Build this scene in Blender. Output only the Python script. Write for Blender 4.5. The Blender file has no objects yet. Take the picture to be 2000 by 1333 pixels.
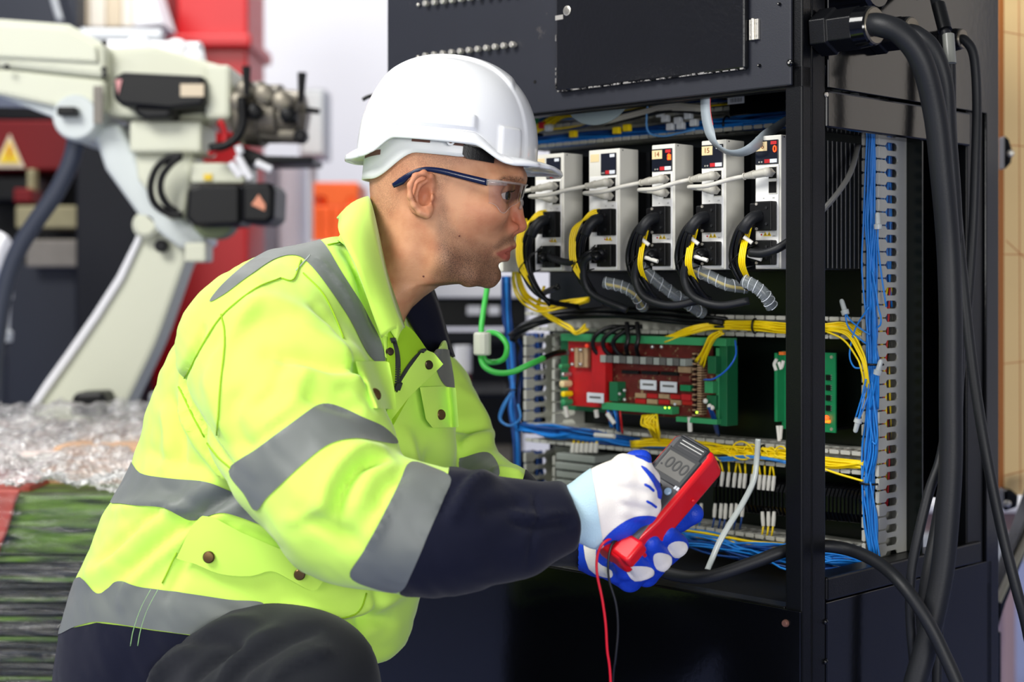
import bpy, bmesh, math, random
import numpy as np
from mathutils import Vector, Matrix, Quaternion
from mathutils.bvhtree import BVHTree

# ------------------------------------------------------------------ camera, world, light, exposure
F, HZ, CZ = 3000.0, 560.0, 1.05          # focal length in pixels, horizon row, camera height
scn = bpy.context.scene
col = scn.collection
cam_d = bpy.data.cameras.new('camera')
cam = bpy.data.objects.new('camera', cam_d); col.objects.link(cam)
cam.location = (0, 0, CZ); cam.rotation_euler = (math.pi/2, 0, 0)
cam_d.sensor_width = 36; cam_d.lens = 54; cam_d.shift_y = (HZ-666.5)/2000
cam_d.clip_start = 0.05
cam_d.dof.use_dof = True; cam_d.dof.focus_distance = 1.80; cam_d.dof.aperture_fstop = 3.4
scn.camera = cam

w = bpy.data.worlds.new('hall_light'); scn.world = w; w.use_nodes = True
w.node_tree.nodes['Background'].inputs[0].default_value = (0.95, 0.97, 1.0, 1)
w.node_tree.nodes['Background'].inputs[1].default_value = 0.20

def area(name, loc, target, sx, sy, power, color=(1, 1, 1)):
    d = bpy.data.lights.new(name, 'AREA'); d.shape = 'RECTANGLE'; d.size = sx; d.size_y = sy
    d.energy = power; d.color = color
    o = bpy.data.objects.new(name, d); col.objects.link(o); o.location = loc
    o.rotation_euler = (Vector(target)-Vector(loc)).to_track_quat('-Z', 'Y').to_euler()
    return o
area('ceiling_light_bank', (-1.7, 0.7, 2.9), (-0.1, 1.9, 1.0), 1.4, 1.0, 88, (1.0, 0.985, 0.95))
area('fill_light', (-1.5, -1.2, 1.6), (0.3, 2.0, 1.05), 1.8, 1.2, 28, (1.0, 0.99, 0.97))
area('fill_light', (0.8, -1.3, 1.12), (0.25, 2.1, 1.15), 1.2, 0.5, 46, (1.0, 0.985, 0.96))  # added frontal fill for the cabinet interior; no window stands there
area('ceiling_light_bank', (-1.2, 4.3, 3.6), (-0.8, 5.6, 0.8), 3.0, 1.5, 112, (1.0, 0.99, 0.97))
area('fill_light', (3.3, 2.48, 2.0), (0.6, 2.1, 1.25), 0.75, 1.2, 2.4, (1.0, 0.87, 0.68))  # added warm light for the side panel to reflect; no window stands there
scn.view_settings.view_transform = 'Standard'
scn.view_settings.look = 'None'
scn.view_settings.gamma = 1.0
scn.view_settings.use_curve_mapping = False
scn.view_settings.exposure = 0.12

# ------------------------------------------------------------------ small helpers
R = random.Random(7)
def P(px, py, Y):
    """a point of the place, Y metres in front of the camera"""
    return Vector(((px-1000)/F*Y, Y, CZ+(HZ-py)/F*Y))

def srgb(r, g, b):
    f = lambda c: (c/255/12.92) if c/255 <= 0.04045 else ((c/255+0.055)/1.055)**2.4
    return (f(r), f(g), f(b), 1)

def mat(name, rgb, rough=0.5, metal=0.0, bump=0.0, bscale=200, var=0.0, vscale=30, coat=0.0,
        trans=0.0, alpha=1.0, emit=None, estr=0.0, sheen=0.0, spec=0.5, wear=None, wear_t=0.62, wscale=25, sss=0.0, ior=1.45):
    m = bpy.data.materials.new(name); m.use_nodes = True
    nt = m.node_tree; b = nt.nodes['Principled BSDF']; L = nt.links
    c = srgb(*rgb)
    b.inputs['Base Color'].default_value = c
    b.inputs['Roughness'].default_value = rough
    b.inputs['Metallic'].default_value = metal
    b.inputs['Specular IOR Level'].default_value = spec
    b.inputs['Coat Weight'].default_value = coat
    b.inputs['Coat Roughness'].default_value = 0.08
    b.inputs['Transmission Weight'].default_value = trans
    b.inputs['Alpha'].default_value = alpha
    b.inputs['IOR'].default_value = ior
    b.inputs['Sheen Weight'].default_value = sheen
    if sss: 
        b.inputs['Subsurface Weight'].default_value = sss
        b.inputs['Subsurface Radius'].default_value = (1.0, 0.35, 0.2)
        b.inputs['Subsurface Scale'].default_value = 0.006
    if emit:
        b.inputs['Emission Color'].default_value = srgb(*emit); b.inputs['Emission Strength'].default_value = estr
    tc = None
    if var or bump or wear:
        tc = nt.nodes.new('ShaderNodeTexCoord')
    last = None
    if var:
        n = nt.nodes.new('ShaderNodeTexNoise'); n.inputs['Scale'].default_value = vscale; n.inputs['Detail'].default_value = 5
        L.new(tc.outputs['Object'], n.inputs['Vector'])
        mx = nt.nodes.new('ShaderNodeMix'); mx.data_type = 'RGBA'
        mx.inputs[6].default_value = [min(1, x*(1-var)) for x in c[:3]]+[1]
        mx.inputs[7].default_value = [min(1, x*(1+var)) for x in c[:3]]+[1]
        L.new(n.outputs['Fac'], mx.inputs[0]); last = mx.outputs[2]
    if wear:
        n = nt.nodes.new('ShaderNodeTexNoise'); n.inputs['Scale'].default_value = wscale; n.inputs['Detail'].default_value = 8
        n.inputs['Roughness'].default_value = 0.7
        L.new(tc.outputs['Object'], n.inputs['Vector'])
        rp = nt.nodes.new('ShaderNodeValToRGB'); rp.color_ramp.elements[0].position = wear_t; rp.color_ramp.elements[1].position = wear_t+0.06
        L.new(n.outputs['Fac'], rp.inputs[0])
        mx = nt.nodes.new('ShaderNodeMix'); mx.data_type = 'RGBA'
        mx.inputs[6].default_value = c; mx.inputs[7].default_value = srgb(*wear)
        if last: L.new(last, mx.inputs[6])
        L.new(rp.outputs[0], mx.inputs[0]); last = mx.outputs[2]
    if last: L.new(last, b.inputs['Base Color'])
    if bump:
        n = nt.nodes.new('ShaderNodeTexNoise'); n.inputs['Scale'].default_value = bscale; n.inputs['Detail'].default_value = 4
        L.new(tc.outputs['Object'], n.inputs['Vector'])
        bp = nt.nodes.new('ShaderNodeBump'); bp.inputs['Strength'].default_value = bump; bp.inputs['Distance'].default_value = 0.002
        L.new(n.outputs['Fac'], bp.inputs['Height']); L.new(bp.outputs[0], b.inputs['Normal'])
    return m

M = {}
def mk(key, *a, **k):
    M[key] = mat(key, *a, **k)

def tag(o, label, cat, group=None):
    o['label'] = label; o['category'] = cat
    if group: o['group'] = group
    return o

def thing(name, label, cat, loc, group=None):
    o = bpy.data.objects.new(name, None); col.objects.link(o)
    o.empty_display_size = 0.02; o.location = loc
    tag(o, label, cat, group)
    o['_w'] = list(loc)
    return o

def worldloc(o):
    return Vector(o['_w']) if (o is not None and '_w' in o) else Vector((0, 0, 0))

def link_mesh(name, me, m, parent=None, origin=None, smooth=False, bevel=0, label=None, seg=2, subsurf=0, solid=0, kind=None):
    """me is in world coordinates; origin = where its own origin goes"""
    n = len(me.vertices)
    if parent is not None:
        origin = worldloc(parent)
    elif origin is None:
        co = np.empty(n*3, dtype=np.float32); me.vertices.foreach_get('co', co); co = co.reshape(-1, 3)
        lo, hi = co.min(0), co.max(0)
        origin = Vector(((lo[0]+hi[0])/2, (lo[1]+hi[1])/2, lo[2]))
    origin = Vector(origin)
    me.transform(Matrix.Translation(-origin))
    if isinstance(m, (list, tuple)):
        for x in m: me.materials.append(x)
    else:
        me.materials.append(m)
    o = bpy.data.objects.new(name, me); col.objects.link(o)
    if parent is not None: o.parent = parent
    else: o.location = origin
    o['_w'] = list(origin)
    if smooth:
        me.polygons.foreach_set('use_smooth', [True]*len(me.polygons))
        if smooth == 'auto': me.set_sharp_from_angle(angle=math.radians(38))
    if solid:
        s = o.modifiers.new('solid', 'SOLIDIFY'); s.thickness = solid; s.offset = 0
    if bevel:
        s = o.modifiers.new('bevel', 'BEVEL'); s.width = bevel; s.segments = seg; s.limit_method = 'ANGLE'; s.angle_limit = math.radians(40)
        s.harden_normals = False
    if subsurf:
        s = o.modifiers.new('sub', 'SUBSURF'); s.levels = s.render_levels = subsurf
    if label: o['label'] = label
    if kind: o['kind'] = kind
    return o

def catmull(pts, n):
    pts = [Vector(p) for p in pts]
    if len(pts) == 2:
        return [pts[0].lerp(pts[1], i/n) for i in range(n+1)]
    q = [pts[0]*2-pts[1]]+pts+[pts[-1]*2-pts[-2]]
    out = []
    for i in range(1, len(q)-2):
        p0, p1, p2, p3 = q[i-1:i+3]
        for j in range(n):
            t = j/n
            out.append(0.5*((2*p1)+(p2-p0)*t+(2*p0-5*p1+4*p2-p3)*t*t+(3*p1-p0-3*p2+p3)*t**3))
    out.append(pts[-1]); return out

class MB:
    def __init__(s): s.v = []; s.f = []; s.weld = False
    def add(s, vs, fs):
        k = len(s.v); s.v += [tuple(x) for x in vs]; s.f += [tuple(i+k for i in f) for f in fs]; return s
    def hexa(s, p):
        return s.add(p, [(0, 3, 2, 1), (4, 5, 6, 7), (0, 1, 5, 4), (1, 2, 6, 5), (2, 3, 7, 6), (3, 0, 4, 7)])
    def box(s, lo, hi, T=None):
        x0, y0, z0 = lo; x1, y1, z1 = hi
        p = [(x0, y0, z0), (x1, y0, z0), (x1, y1, z0), (x0, y1, z0), (x0, y0, z1), (x1, y0, z1), (x1, y1, z1), (x0, y1, z1)]
        if T: p = [T(*q) for q in p]
        return s.hexa(p)
    def tube(s, pts, r, seg=8, n=6, cap=True, flat=1.0, up=None):
        """r may be a number or a list along the control points; flat squashes the section"""
        ctrl = [Vector(p) for p in pts]
        path = catmull(ctrl, n) if n > 1 else ctrl
        N = len(path)
        if isinstance(r, (int, float)): rr = [r]*N
        else: rr = list(np.interp(np.linspace(0, len(r)-1, N), range(len(r)), r))
        tan = [(path[min(i+1, N-1)]-path[max(i-1, 0)]).normalized() for i in range(N)]
        a = Vector(up) if up is not None else (Vector((0, 0, 1)) if abs(tan[0].z) < 0.9 else Vector((1, 0, 0)))
        nrm = (a-tan[0]*a.dot(tan[0])).normalized()
        vs = []
        for i in range(N):
            nrm = (nrm-tan[i]*nrm.dot(tan[i])).normalized()
            bn = tan[i].cross(nrm)
            for k in range(seg):
                t = 2*math.pi*k/seg
                vs.append(path[i]+nrm*(math.cos(t)*rr[i]*flat)+bn*(math.sin(t)*rr[i]))
        fs = []
        for i in range(N-1):
            for k in range(seg):
                k2 = (k+1) % seg
                fs.append((i*seg+k, i*seg+k2, (i+1)*seg+k2, (i+1)*seg+k))
        if cap:
            fs.append(tuple(reversed(range(seg)))); fs.append(tuple((N-1)*seg+k for k in range(seg)))
        return s.add(vs, fs)
    def cyl(s, a, b, r, seg=16, r2=None):
        a, b = Vector(a), Vector(b)
        return s.tube([a, b], [r, r if r2 is None else r2], seg=seg, n=1)
    def lathe(s, a, axis, prof, seg=24):
        """prof: (distance along axis, radius)"""
        a = Vector(a); ax = Vector(axis).normalized()
        u = ax.orthogonal().normalized(); v = ax.cross(u)
        vs = []; fs = []
        for d, r in prof:
            for k in range(seg):
                t = 2*math.pi*k/seg
                vs.append(a+ax*d+(u*math.cos(t)+v*math.sin(t))*max(r, 1e-5))
        n = len(prof)
        for i in range(n-1):
            for k in range(seg):
                k2 = (k+1) % seg
                fs.append((i*seg+k, i*seg+k2, (i+1)*seg+k2, (i+1)*seg+k))
        fs.append(tuple(reversed(range(seg)))); fs.append(tuple((n-1)*seg+k for k in range(seg)))
        return s.add(vs, fs)
    def prism(s, poly, ext):
        """poly: 3-D points of a flat outline; ext: vector"""
        n = len(poly); e = Vector(ext)
        vs = [Vector(p) for p in poly]+[Vector(p)+e for p in poly]
        fs = [tuple(range(n)), tuple(reversed(range(n, 2*n)))]+[(i, i+n, (i+1) % n+n, (i+1) % n) for i in range(n)]
        return s.add(vs, fs)
    def ball(s, c, r, seg=12, rings=8, T=None):
        c = Vector(c)
        if isinstance(r, (int, float)): r = (r, r, r)
        vs = [c+Vector((0, 0, r[2]))]; fs = []
        for i in range(1, rings):
            ph = math.pi*i/rings
            for k in range(seg):
                t = 2*math.pi*k/seg
                vs.append(c+Vector((r[0]*math.sin(ph)*math.cos(t), r[1]*math.sin(ph)*math.sin(t), r[2]*math.cos(ph))))
        vs.append(c-Vector((0, 0, r[2])))
        for k in range(seg): fs.append((0, 1+k, 1+(k+1) % seg))
        for i in range(rings-2):
            for k in range(seg):
                a = 1+i*seg; fs.append((a+k, a+seg+k, a+seg+(k+1) % seg, a+(k+1) % seg))
        a = 1+(rings-2)*seg
        for k in range(seg): fs.append((a+k, len(vs)-1, a+(k+1) % seg))
        return s.add(vs, fs)
    def build(s, name, m, parent=None, weld=False, **kw):
        me = bpy.data.meshes.new(name); me.from_pydata(s.v, [], s.f)
        bm = bmesh.new(); bm.from_mesh(me)
        if weld: bmesh.ops.remove_doubles(bm, verts=bm.verts, dist=weld)
        bmesh.ops.recalc_face_normals(bm, faces=bm.faces)
        bm.to_mesh(me); bm.free()
        return link_mesh(name, me, m, parent, **kw)

def text(name, body, loc, right, up, size, m, parent, ext=0.0002):
    """flat lettering standing at loc, reading along right"""
    cu = bpy.data.curves.new(name, 'FONT'); cu.body = body; cu.size = size; cu.extrude = ext
    cu.align_x = 'CENTER'; cu.align_y = 'CENTER'; cu.resolution_u = 3; cu.fill_mode = 'BOTH'
    o = bpy.data.objects.new(name, cu); col.objects.link(o)
    r = Vector(right).normalized(); u = Vector(up).normalized(); n = r.cross(u)
    mt = Matrix((r, u, n)).transposed().to_4x4()
    base = worldloc(parent)
    mt.translation = Vector(loc)-base
    o.parent = parent; o.matrix_local = mt
    me = bpy.data.meshes.new_from_object(o); me.name = name; me.materials.clear(); me.materials.append(m)
    q = bpy.data.objects.new(name, me); col.objects.link(q); q.parent = parent; q.matrix_local = mt
    bpy.data.objects.remove(o); return q

# ------------------------------------------------------------------ distance-field modelling
def surface_nets(f, lo, hi, h, margin=2.5):
    lo = np.array(lo, float); hi = np.array(hi, float)
    n = np.ceil((hi-lo)/h).astype(int)+1
    c = 4; nc = np.ceil(n/c).astype(int)+1
    ax = [lo[i]+np.arange(nc[i])*h*c for i in range(3)]
    G = np.stack(np.meshgrid(*ax, indexing='ij'), -1).reshape(-1, 3)
    vc = f(G).reshape(nc)
    # trilinear upsample
    fi = [np.clip(np.arange(n[i])/c, 0, nc[i]-1.0001) for i in range(3)]
    ii = [np.floor(x).astype(int) for x in fi]; tt = [x-np.floor(x) for x in fi]
    a = vc[ii[0]]*(1-tt[0])[:, None, None]+vc[np.minimum(ii[0]+1, nc[0]-1)]*tt[0][:, None, None]
    a = a[:, ii[1]]*(1-tt[1])[None, :, None]+a[:, np.minimum(ii[1]+1, nc[1]-1)]*tt[1][None, :, None]
    a = a[:, :, ii[2]]*(1-tt[2])[None, None, :]+a[:, :, np.minimum(ii[2]+1, nc[2]-1)]*tt[2][None, None, :]
    V = a
    msk = np.abs(V) < margin*h*c
    idx = np.nonzero(msk)
    pts = np.stack([lo[i]+idx[i]*h for i in range(3)], -1)
    vals = np.empty(len(pts))
    for k in range(0, len(pts), 400000): vals[k:k+400000] = f(pts[k:k+400000])
    V[msk] = vals
    S = V < 0
    # cell vertices
    cs = np.zeros(tuple(n-1), np.uint8)
    for dx in (0, 1):
        for dy in (0, 1):
            for dz in (0, 1):
                cs += S[dx:n[0]-1+dx, dy:n[1]-1+dy, dz:n[2]-1+dz]
    act = (cs > 0) & (cs < 8)
    ci = np.stack(np.nonzero(act), -1)
    vid = -np.ones(tuple(n-1), np.int64); vid[act] = np.arange(len(ci))
    acc = np.zeros((len(ci), 3)); cnt = np.zeros(len(ci))
    corners = [(x, y, z) for x in (0, 1) for y in (0, 1) for z in (0, 1)]
    for p in corners:
        for d in range(3):
            if p[d] == 1: continue
            q = list(p); q[d] = 1
            va = V[ci[:, 0]+p[0], ci[:, 1]+p[1], ci[:, 2]+p[2]]; vb = V[ci[:, 0]+q[0], ci[:, 1]+q[1], ci[:, 2]+q[2]]
            x = (va < 0) != (vb < 0)
            t = np.where(x, va/np.where(x, va-vb, 1), 0)
            pos = np.array(p, float)[None]+np.zeros((len(ci), 3)); pos[:, d] += t
            acc += pos*x[:, None]; cnt += x
    verts = lo+(ci+acc/np.maximum(cnt, 1)[:, None])*h
    faces = []
    for d in range(3):
        u, v = [(1, 2), (2, 0), (0, 1)][d]
        sl = [slice(0, n[i]) for i in range(3)]; sl2 = list(sl)
        A = S.take(np.arange(0, n[d]-1), axis=d); B = S.take(np.arange(1, n[d]), axis=d)
        E = np.stack(np.nonzero(A != B), -1)
        ok = (E[:, u] > 0) & (E[:, v] > 0) & (E[:, u] < n[u]-1) & (E[:, v] < n[v]-1)
        E = E[ok]; flip = A[tuple(E.T)]
        def g(du, dv):
            e = E.copy(); e[:, u] -= du; e[:, v] -= dv; return vid[tuple(e.T)]
        q = np.stack([g(1, 1), g(0, 1), g(0, 0), g(1, 0)], -1)
        q = np.where(flip[:, None], q, q[:, ::-1]); faces.append(q)
    Fc = np.concatenate(faces); Fc = Fc[(Fc >= 0).all(1)]
    return verts, Fc

def relax(V, Fc, it=2, lam=0.5):
    n = len(V)
    e = np.concatenate([Fc[:, [0, 1]], Fc[:, [1, 2]], Fc[:, [2, 3]], Fc[:, [3, 0]]]) if Fc.shape[1] == 4 else np.concatenate([Fc[:, [0, 1]], Fc[:, [1, 2]], Fc[:, [2, 0]]])
    deg = np.bincount(e[:, 0], minlength=n)+np.bincount(e[:, 1], minlength=n)
    for _ in range(it):
        s = np.zeros_like(V)
        for k in range(3):
            s[:, k] = np.bincount(e[:, 0], V[e[:, 1], k], n)+np.bincount(e[:, 1], V[e[:, 0], k], n)
        V = V+lam*(s/np.maximum(deg, 1)[:, None]-V)
    return V

def normals(V, Fc):
    a = V[Fc[:, 2]]-V[Fc[:, 0]]; b = V[Fc[:, 3 if Fc.shape[1] == 4 else 1]]-V[Fc[:, 1 if Fc.shape[1] == 4 else 0]]
    fn = np.cross(a, b) if Fc.shape[1] == 4 else np.cross(V[Fc[:, 1]]-V[Fc[:, 0]], V[Fc[:, 2]]-V[Fc[:, 0]])
    N = np.zeros_like(V)
    for j in range(Fc.shape[1]):
        for k in range(3): N[:, k] += np.bincount(Fc[:, j], fn[:, k], len(V))
    return N/np.maximum(np.linalg.norm(N, axis=1), 1e-12)[:, None]

def np_mesh(name, V, Fc):
    me = bpy.data.meshes.new(name)
    nv, nf, k = len(V), len(Fc), Fc.shape[1]
    me.vertices.add(nv); me.vertices.foreach_set('co', np.ascontiguousarray(V, np.float32).ravel())
    me.loops.add(nf*k); me.loops.foreach_set('vertex_index', np.ascontiguousarray(Fc, np.int32).ravel())
    me.polygons.add(nf); me.polygons.foreach_set('loop_start', np.arange(0, nf*k, k, dtype=np.int32))
    me.polygons.foreach_set('loop_total', np.full(nf, k, dtype=np.int32))
    me.update(calc_edges=True); me.validate(); return me

def tris(Fc):
    return np.concatenate([Fc[:, [0, 1, 2]], Fc[:, [0, 2, 3]]]) if Fc.shape[1] == 4 else Fc

def clip(V, T, val, extra=None):
    """keep the part of the triangles where val > 0, cut exactly along the zero line. extra: arrays carried along"""
    V = np.asarray(V); ins = val > 0
    k = ins[T].sum(1)
    full = T[k == 3]
    newV = [V]; ex = [[e] for e in (extra or [])]
    base = len(V); out = [full]
    for cnt in (1, 2):
        S = T[k == cnt]
        if not len(S): continue
        m = ins[S]
        pick = m.argmax(1) if cnt == 1 else (~m).argmax(1)
        a = S[np.arange(len(S)), pick]; b = S[np.arange(len(S)), (pick+1) % 3]; c = S[np.arange(len(S)), (pick+2) % 3]
        def cut(i, j):
            nonlocal base
            t = (val[i]/(val[i]-val[j]))[:, None]
            newV.append(V[i]+(V[j]-V[i])*t)
            for q in ex:
                A = q[0]; q.append(A[i]+(A[j]-A[i])*(t if A.ndim > 1 else t[:, 0]))
            ids = np.arange(base, base+len(i)); base += len(i); return ids
        ab = cut(a, b); ac = cut(a, c)
        if cnt == 1: out.append(np.stack([a, ab, ac], -1))
        else:
            out.append(np.stack([ab, b, c], -1)); out.append(np.stack([ab, c, ac], -1))
    VV = np.concatenate(newV); TT = np.concatenate(out)
    EX = [np.concatenate(q) for q in ex]
    # weld duplicates and drop unused
    key = np.round(VV/1e-6).astype(np.int64)
    used = np.unique(TT); sub = key[used]
    _, first, inv = np.unique(sub, axis=0, return_index=True, return_inverse=True)
    inv = inv.reshape(-1)
    remap = -np.ones(len(VV), np.int64); remap[used] = inv
    TT = remap[TT]; TT = TT[(TT[:, 0] != TT[:, 1]) & (TT[:, 1] != TT[:, 2]) & (TT[:, 0] != TT[:, 2])]
    sel = used[first]
    return VV[sel], TT, [q[sel] for q in EX]

def poly_sd(poly, x, y):
    """signed distance (+ inside) to a polygon"""
    p = np.array(poly, float); d = np.full(len(x), 1e9); ins = np.zeros(len(x), bool)
    for i in range(len(p)):
        a = p[i]; b = p[(i+1) % len(p)]; e = b-a
        t = np.clip(((x-a[0])*e[0]+(y-a[1])*e[1])/max(e@e, 1e-9), 0, 1)
        d = np.minimum(d, np.hypot(x-a[0]-t*e[0], y-a[1]-t*e[1]))
        c = ((a[1] > y) != (b[1] > y))
        with np.errstate(divide='ignore', invalid='ignore'):
            ins ^= c & (x < (b[0]-a[0])*(y-a[1])/(b[1]-a[1]+1e-12)+a[0])
    return np.where(ins, d, -d)

def smooth_poly(pts, n=6):
    q = [Vector((p[0], p[1], 0)) for p in pts]; out = []; N = len(q)
    for i in range(N):
        p0, p1, p2, p3 = q[i-1], q[i], q[(i+1) % N], q[(i+2) % N]
        for j in range(n):
            t = j/n
            v = 0.5*((2*p1)+(p2-p0)*t+(2*p0-5*p1+4*p2-p3)*t*t+(3*p1-p0-3*p2+p3)*t**3); out.append((v.x, v.y))
    return out

def pix(V):
    return 1000+F*V[:, 0]/V[:, 1], HZ-F*(V[:, 2]-CZ)/V[:, 1]

def smin(a, b, k):
    h = np.maximum(k-np.abs(a-b), 0)/k
    return np.minimum(a, b)-h*h*k*0.25
def smax(a, b, k): return -smin(-a, -b, k)

def sd_cone(p, a, b, r1, r2, sy=1.0):
    """round cone from a to b"""
    a = np.array(a, float); b = np.array(b, float); s = np.array([1, sy, 1.0])
    q = (p-a)*s; ba = (b-a)*s; l2 = ba@ba
    t = np.clip((q@ba)/l2, 0, 1)
    return np.linalg.norm(q-t[:, None]*ba, axis=1)-(r1+(r2-r1)*t)
def sd_chain(p, pts, rs, k=0.01, sy=1.0):
    d = None
    for i in range(len(pts)-1):
        e = sd_cone(p, pts[i], pts[i+1], rs[i], rs[i+1], sy)
        d = e if d is None else (smin(d, e, k) if k else np.minimum(d, e))
    return d
def sd_ell(p, c, r, rot=0.0, axis='y'):
    q = p-np.array(c, float)
    if rot:
        cs, sn = math.cos(rot), math.sin(rot)
        if axis == 'y': q = np.stack([q[:, 0]*cs+q[:, 2]*sn, q[:, 1], -q[:, 0]*sn+q[:, 2]*cs], -1)
        elif axis == 'z': q = np.stack([q[:, 0]*cs+q[:, 1]*sn, -q[:, 0]*sn+q[:, 1]*cs, q[:, 2]], -1)
    r = np.array(r, float)
    k0 = np.linalg.norm(q/r, axis=1); k1 = np.linalg.norm(q/(r*r), axis=1)
    return k0*(k0-1)/np.maximum(k1, 1e-9)
def sd_box(p, c, half, rnd, A=None):
    q = p-np.array(c, float)
    if A is not None: q = q@np.array(A, float).T     # rows of A are the box axes
    q = np.abs(q)-np.array(half, float)+rnd
    return np.linalg.norm(np.maximum(q, 0), axis=1)+np.minimum(q.max(1), 0)-rnd
# ------------------------------------------------------------------ materials
mk('black_paint', (6, 7, 10), 0.34, bump=0.1, bscale=700, spec=0.35, wear=(48, 50, 54), wear_t=.70, wscale=90)
mk('black_gloss', (7, 8, 11), 0.12, bump=0.03, bscale=120, spec=0.5)
mk('grey_sheet', (32, 34, 42), 0.45, var=0.15, vscale=9, bump=0.05, bscale=500, wear=(70, 66, 66), wear_t=0.66, wscale=14)
mk('door_paint', (13, 14, 18), 0.22, var=0.2, vscale=14, bump=0.25, bscale=160, wear=(150, 150, 150), wear_t=0.735, wscale=60)
mk('chipped_edge', (150, 148, 145), 0.5, metal=0.6, wear=(25, 25, 28), wear_t=0.5, wscale=120)
mk('hole', (3, 3, 4), 0.9)
mk('steel', (214, 210, 200), 0.3, metal=0.7, bump=0.1, bscale=300)
mk('backplate', (6, 13, 9), 0.25, var=0.7, vscale=6)
mk('duct', (176, 176, 168), 0.55, bump=0.05)
mk('blue_wire', (24, 122, 208), 0.38)
mk('deepblue_wire', (14, 62, 130), 0.4)
mk('yellow_wire', (246, 214, 10), 0.38)
mk('black_cable', (9, 10, 13), 0.36, spec=.4, bump=0.15, bscale=700)
mk('rubber', (20, 22, 26), 0.5, spec=.4, var=0.15, vscale=30, bump=0.08, bscale=500)
mk('white_cable', (200, 197, 187), 0.45)
mk('plug_grey', (184, 181, 170), 0.5)
mk('drive_white', (218, 216, 206), 0.5, bump=0.05, bscale=1500)
mk('drive_face', (238, 238, 236), 0.42)
mk('screen_black', (20, 24, 36), 0.15)
mk('black_plastic', (9, 10, 13), 0.36, spec=.35, bump=0.1, bscale=900)
mk('label_yellow', (226, 204, 156), 0.6)
mk('label_white', (215, 220, 226), 0.5)
mk('label_red', (190, 30, 38), 0.5)
mk('led_red', (255, 60, 20), 0.5, emit=(255, 50, 12), estr=6.0)
mk('led_orange', (255, 90, 20), 0.5, emit=(255, 80, 14), estr=5.0)
mk('led_green', (150, 255, 80), 0.5, emit=(190, 255, 60), estr=2.5)
mk('led_dim', (200, 60, 30), 0.5, emit=(190, 40, 14), estr=0.6)
mk('warn_yellow', (235, 200, 30), 0.5)
mk('ink', (40, 40, 44), 0.7)
mk('ink_brown', (140, 80, 40), 0.7)
mk('spiral', (150, 158, 162), 0.25, alpha=0.42, bump=0.3, bscale=60)
mk('clear_strap', (205, 212, 210), 0.22, alpha=0.7, bump=0.4, bscale=50)
mk('ribbon_grey', (146, 156, 162), 0.5, bump=0.1, bscale=1200)
mk('pcb_red', (178, 22, 26), 0.4, var=0.25, vscale=50)
mk('pcb_dark', (96, 30, 28), 0.45, var=0.5, vscale=90, wear=(150, 130, 95), wear_t=0.58, wscale=110)
mk('pcb_green', (20, 128, 78), 0.4, var=0.15, vscale=60)
mk('rail_green', (54, 148, 94), 0.45)
mk('rail_green_dark', (20, 98, 60), 0.45)
mk('component_tan', (168, 140, 108), 0.5, var=0.3, vscale=120)
mk('component_grey', (96, 96, 94), 0.45)
mk('cap_silver', (200, 200, 198), 0.3, metal=0.8)
mk('connector_grey', (150, 156, 150), 0.5, bump=0.1)
mk('green_cable', (66, 186, 78), 0.42)
mk('ferrite', (206, 208, 196), 0.5, bump=0.1)
mk('wire_white', (218, 216, 208), 0.45)
mk('fin_black', (20, 22, 25), 0.45)
mk('tray_black', (6, 7, 9), 0.6, spec=0.2)
# ------------------------------------------------------------------ electrical cabinet
S2 = math.sqrt(0.5)
Y0 = 1.75
CX0 = Vector((567/F*Y0, Y0, 0))
UD = Vector((-S2, S2, 0)); VD = Vector((S2, S2, 0)); ZD = Vector((0, 0, 1))
def C(u, v, z): return CX0+UD*u+VD*v+ZD*z          # cabinet frame: u along its front, v into it
def cu(px, v):
    t = (px-1000)/F
    return (CX0.x+S2*v-t*(Y0+S2*v))/(S2*(1+t))
def cv(px, u):
    t = (px-1000)/F
    return (t*(Y0+S2*u)-(CX0.x-S2*u))/(S2*(1-t))
def cz(py, u, v): return CZ+(HZ-py)/F*(Y0+S2*(u+v))
def CF(px, py, v):
    u = cu(px, v); return C(u, v, cz(py, u, v))
def CS(px, py, u):
    v = cv(px, u); return C(u, v, cz(py, u, v))
def cbox(mb, u0, u1, v0, v1, z0, z1): return mb.box((u0, v0, z0), (u1, v1, z1), T=C)

UW = 0.722; VW = 0.462; ZT = 1.62
cab = thing('electrical_cabinet', 'black steel electrical cabinet with open front and side full of wiring', 'cabinet', C(UW/2, VW/2, 0))
zp = cz(165, 0, 0)
zr0 = cz(1187, 0, 0); zr1 = cz(1140, 0, 0)
def part(mb, name, m, bevel=0.0012, parent=cab, **k): return mb.build(name, m, parent, bevel=bevel, **k)
# posts
part(cbox(MB(), 0.0, 0.0235, 0.0, 0.0185, 0, ZT), 'post', M['black_paint'], 0.002)
part(cbox(MB(), 0.0, 0.0235, 0.0195, 0.0475, 0, ZT), 'post', M['black_paint'], 0.002)
part(cbox(MB(), -0.001, 0.024, cv(1925, 0), VW, 0, ZT), 'post', M['black_gloss'], 0.002)
part(cbox(MB(), 0.003, 0.03, cv(1893, 0), cv(1925, 0)-0.001, 0, ZT), 'post', M['black_paint'], 0.002)
part(cbox(MB(), UW-0.03, UW, 0.0, 0.03, 0, ZT), 'post', M['black_paint'], 0.002)
part(cbox(MB(), UW-0.03, UW, VW-0.03, VW, 0, ZT), 'post', M['black_paint'], 0.002)
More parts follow.
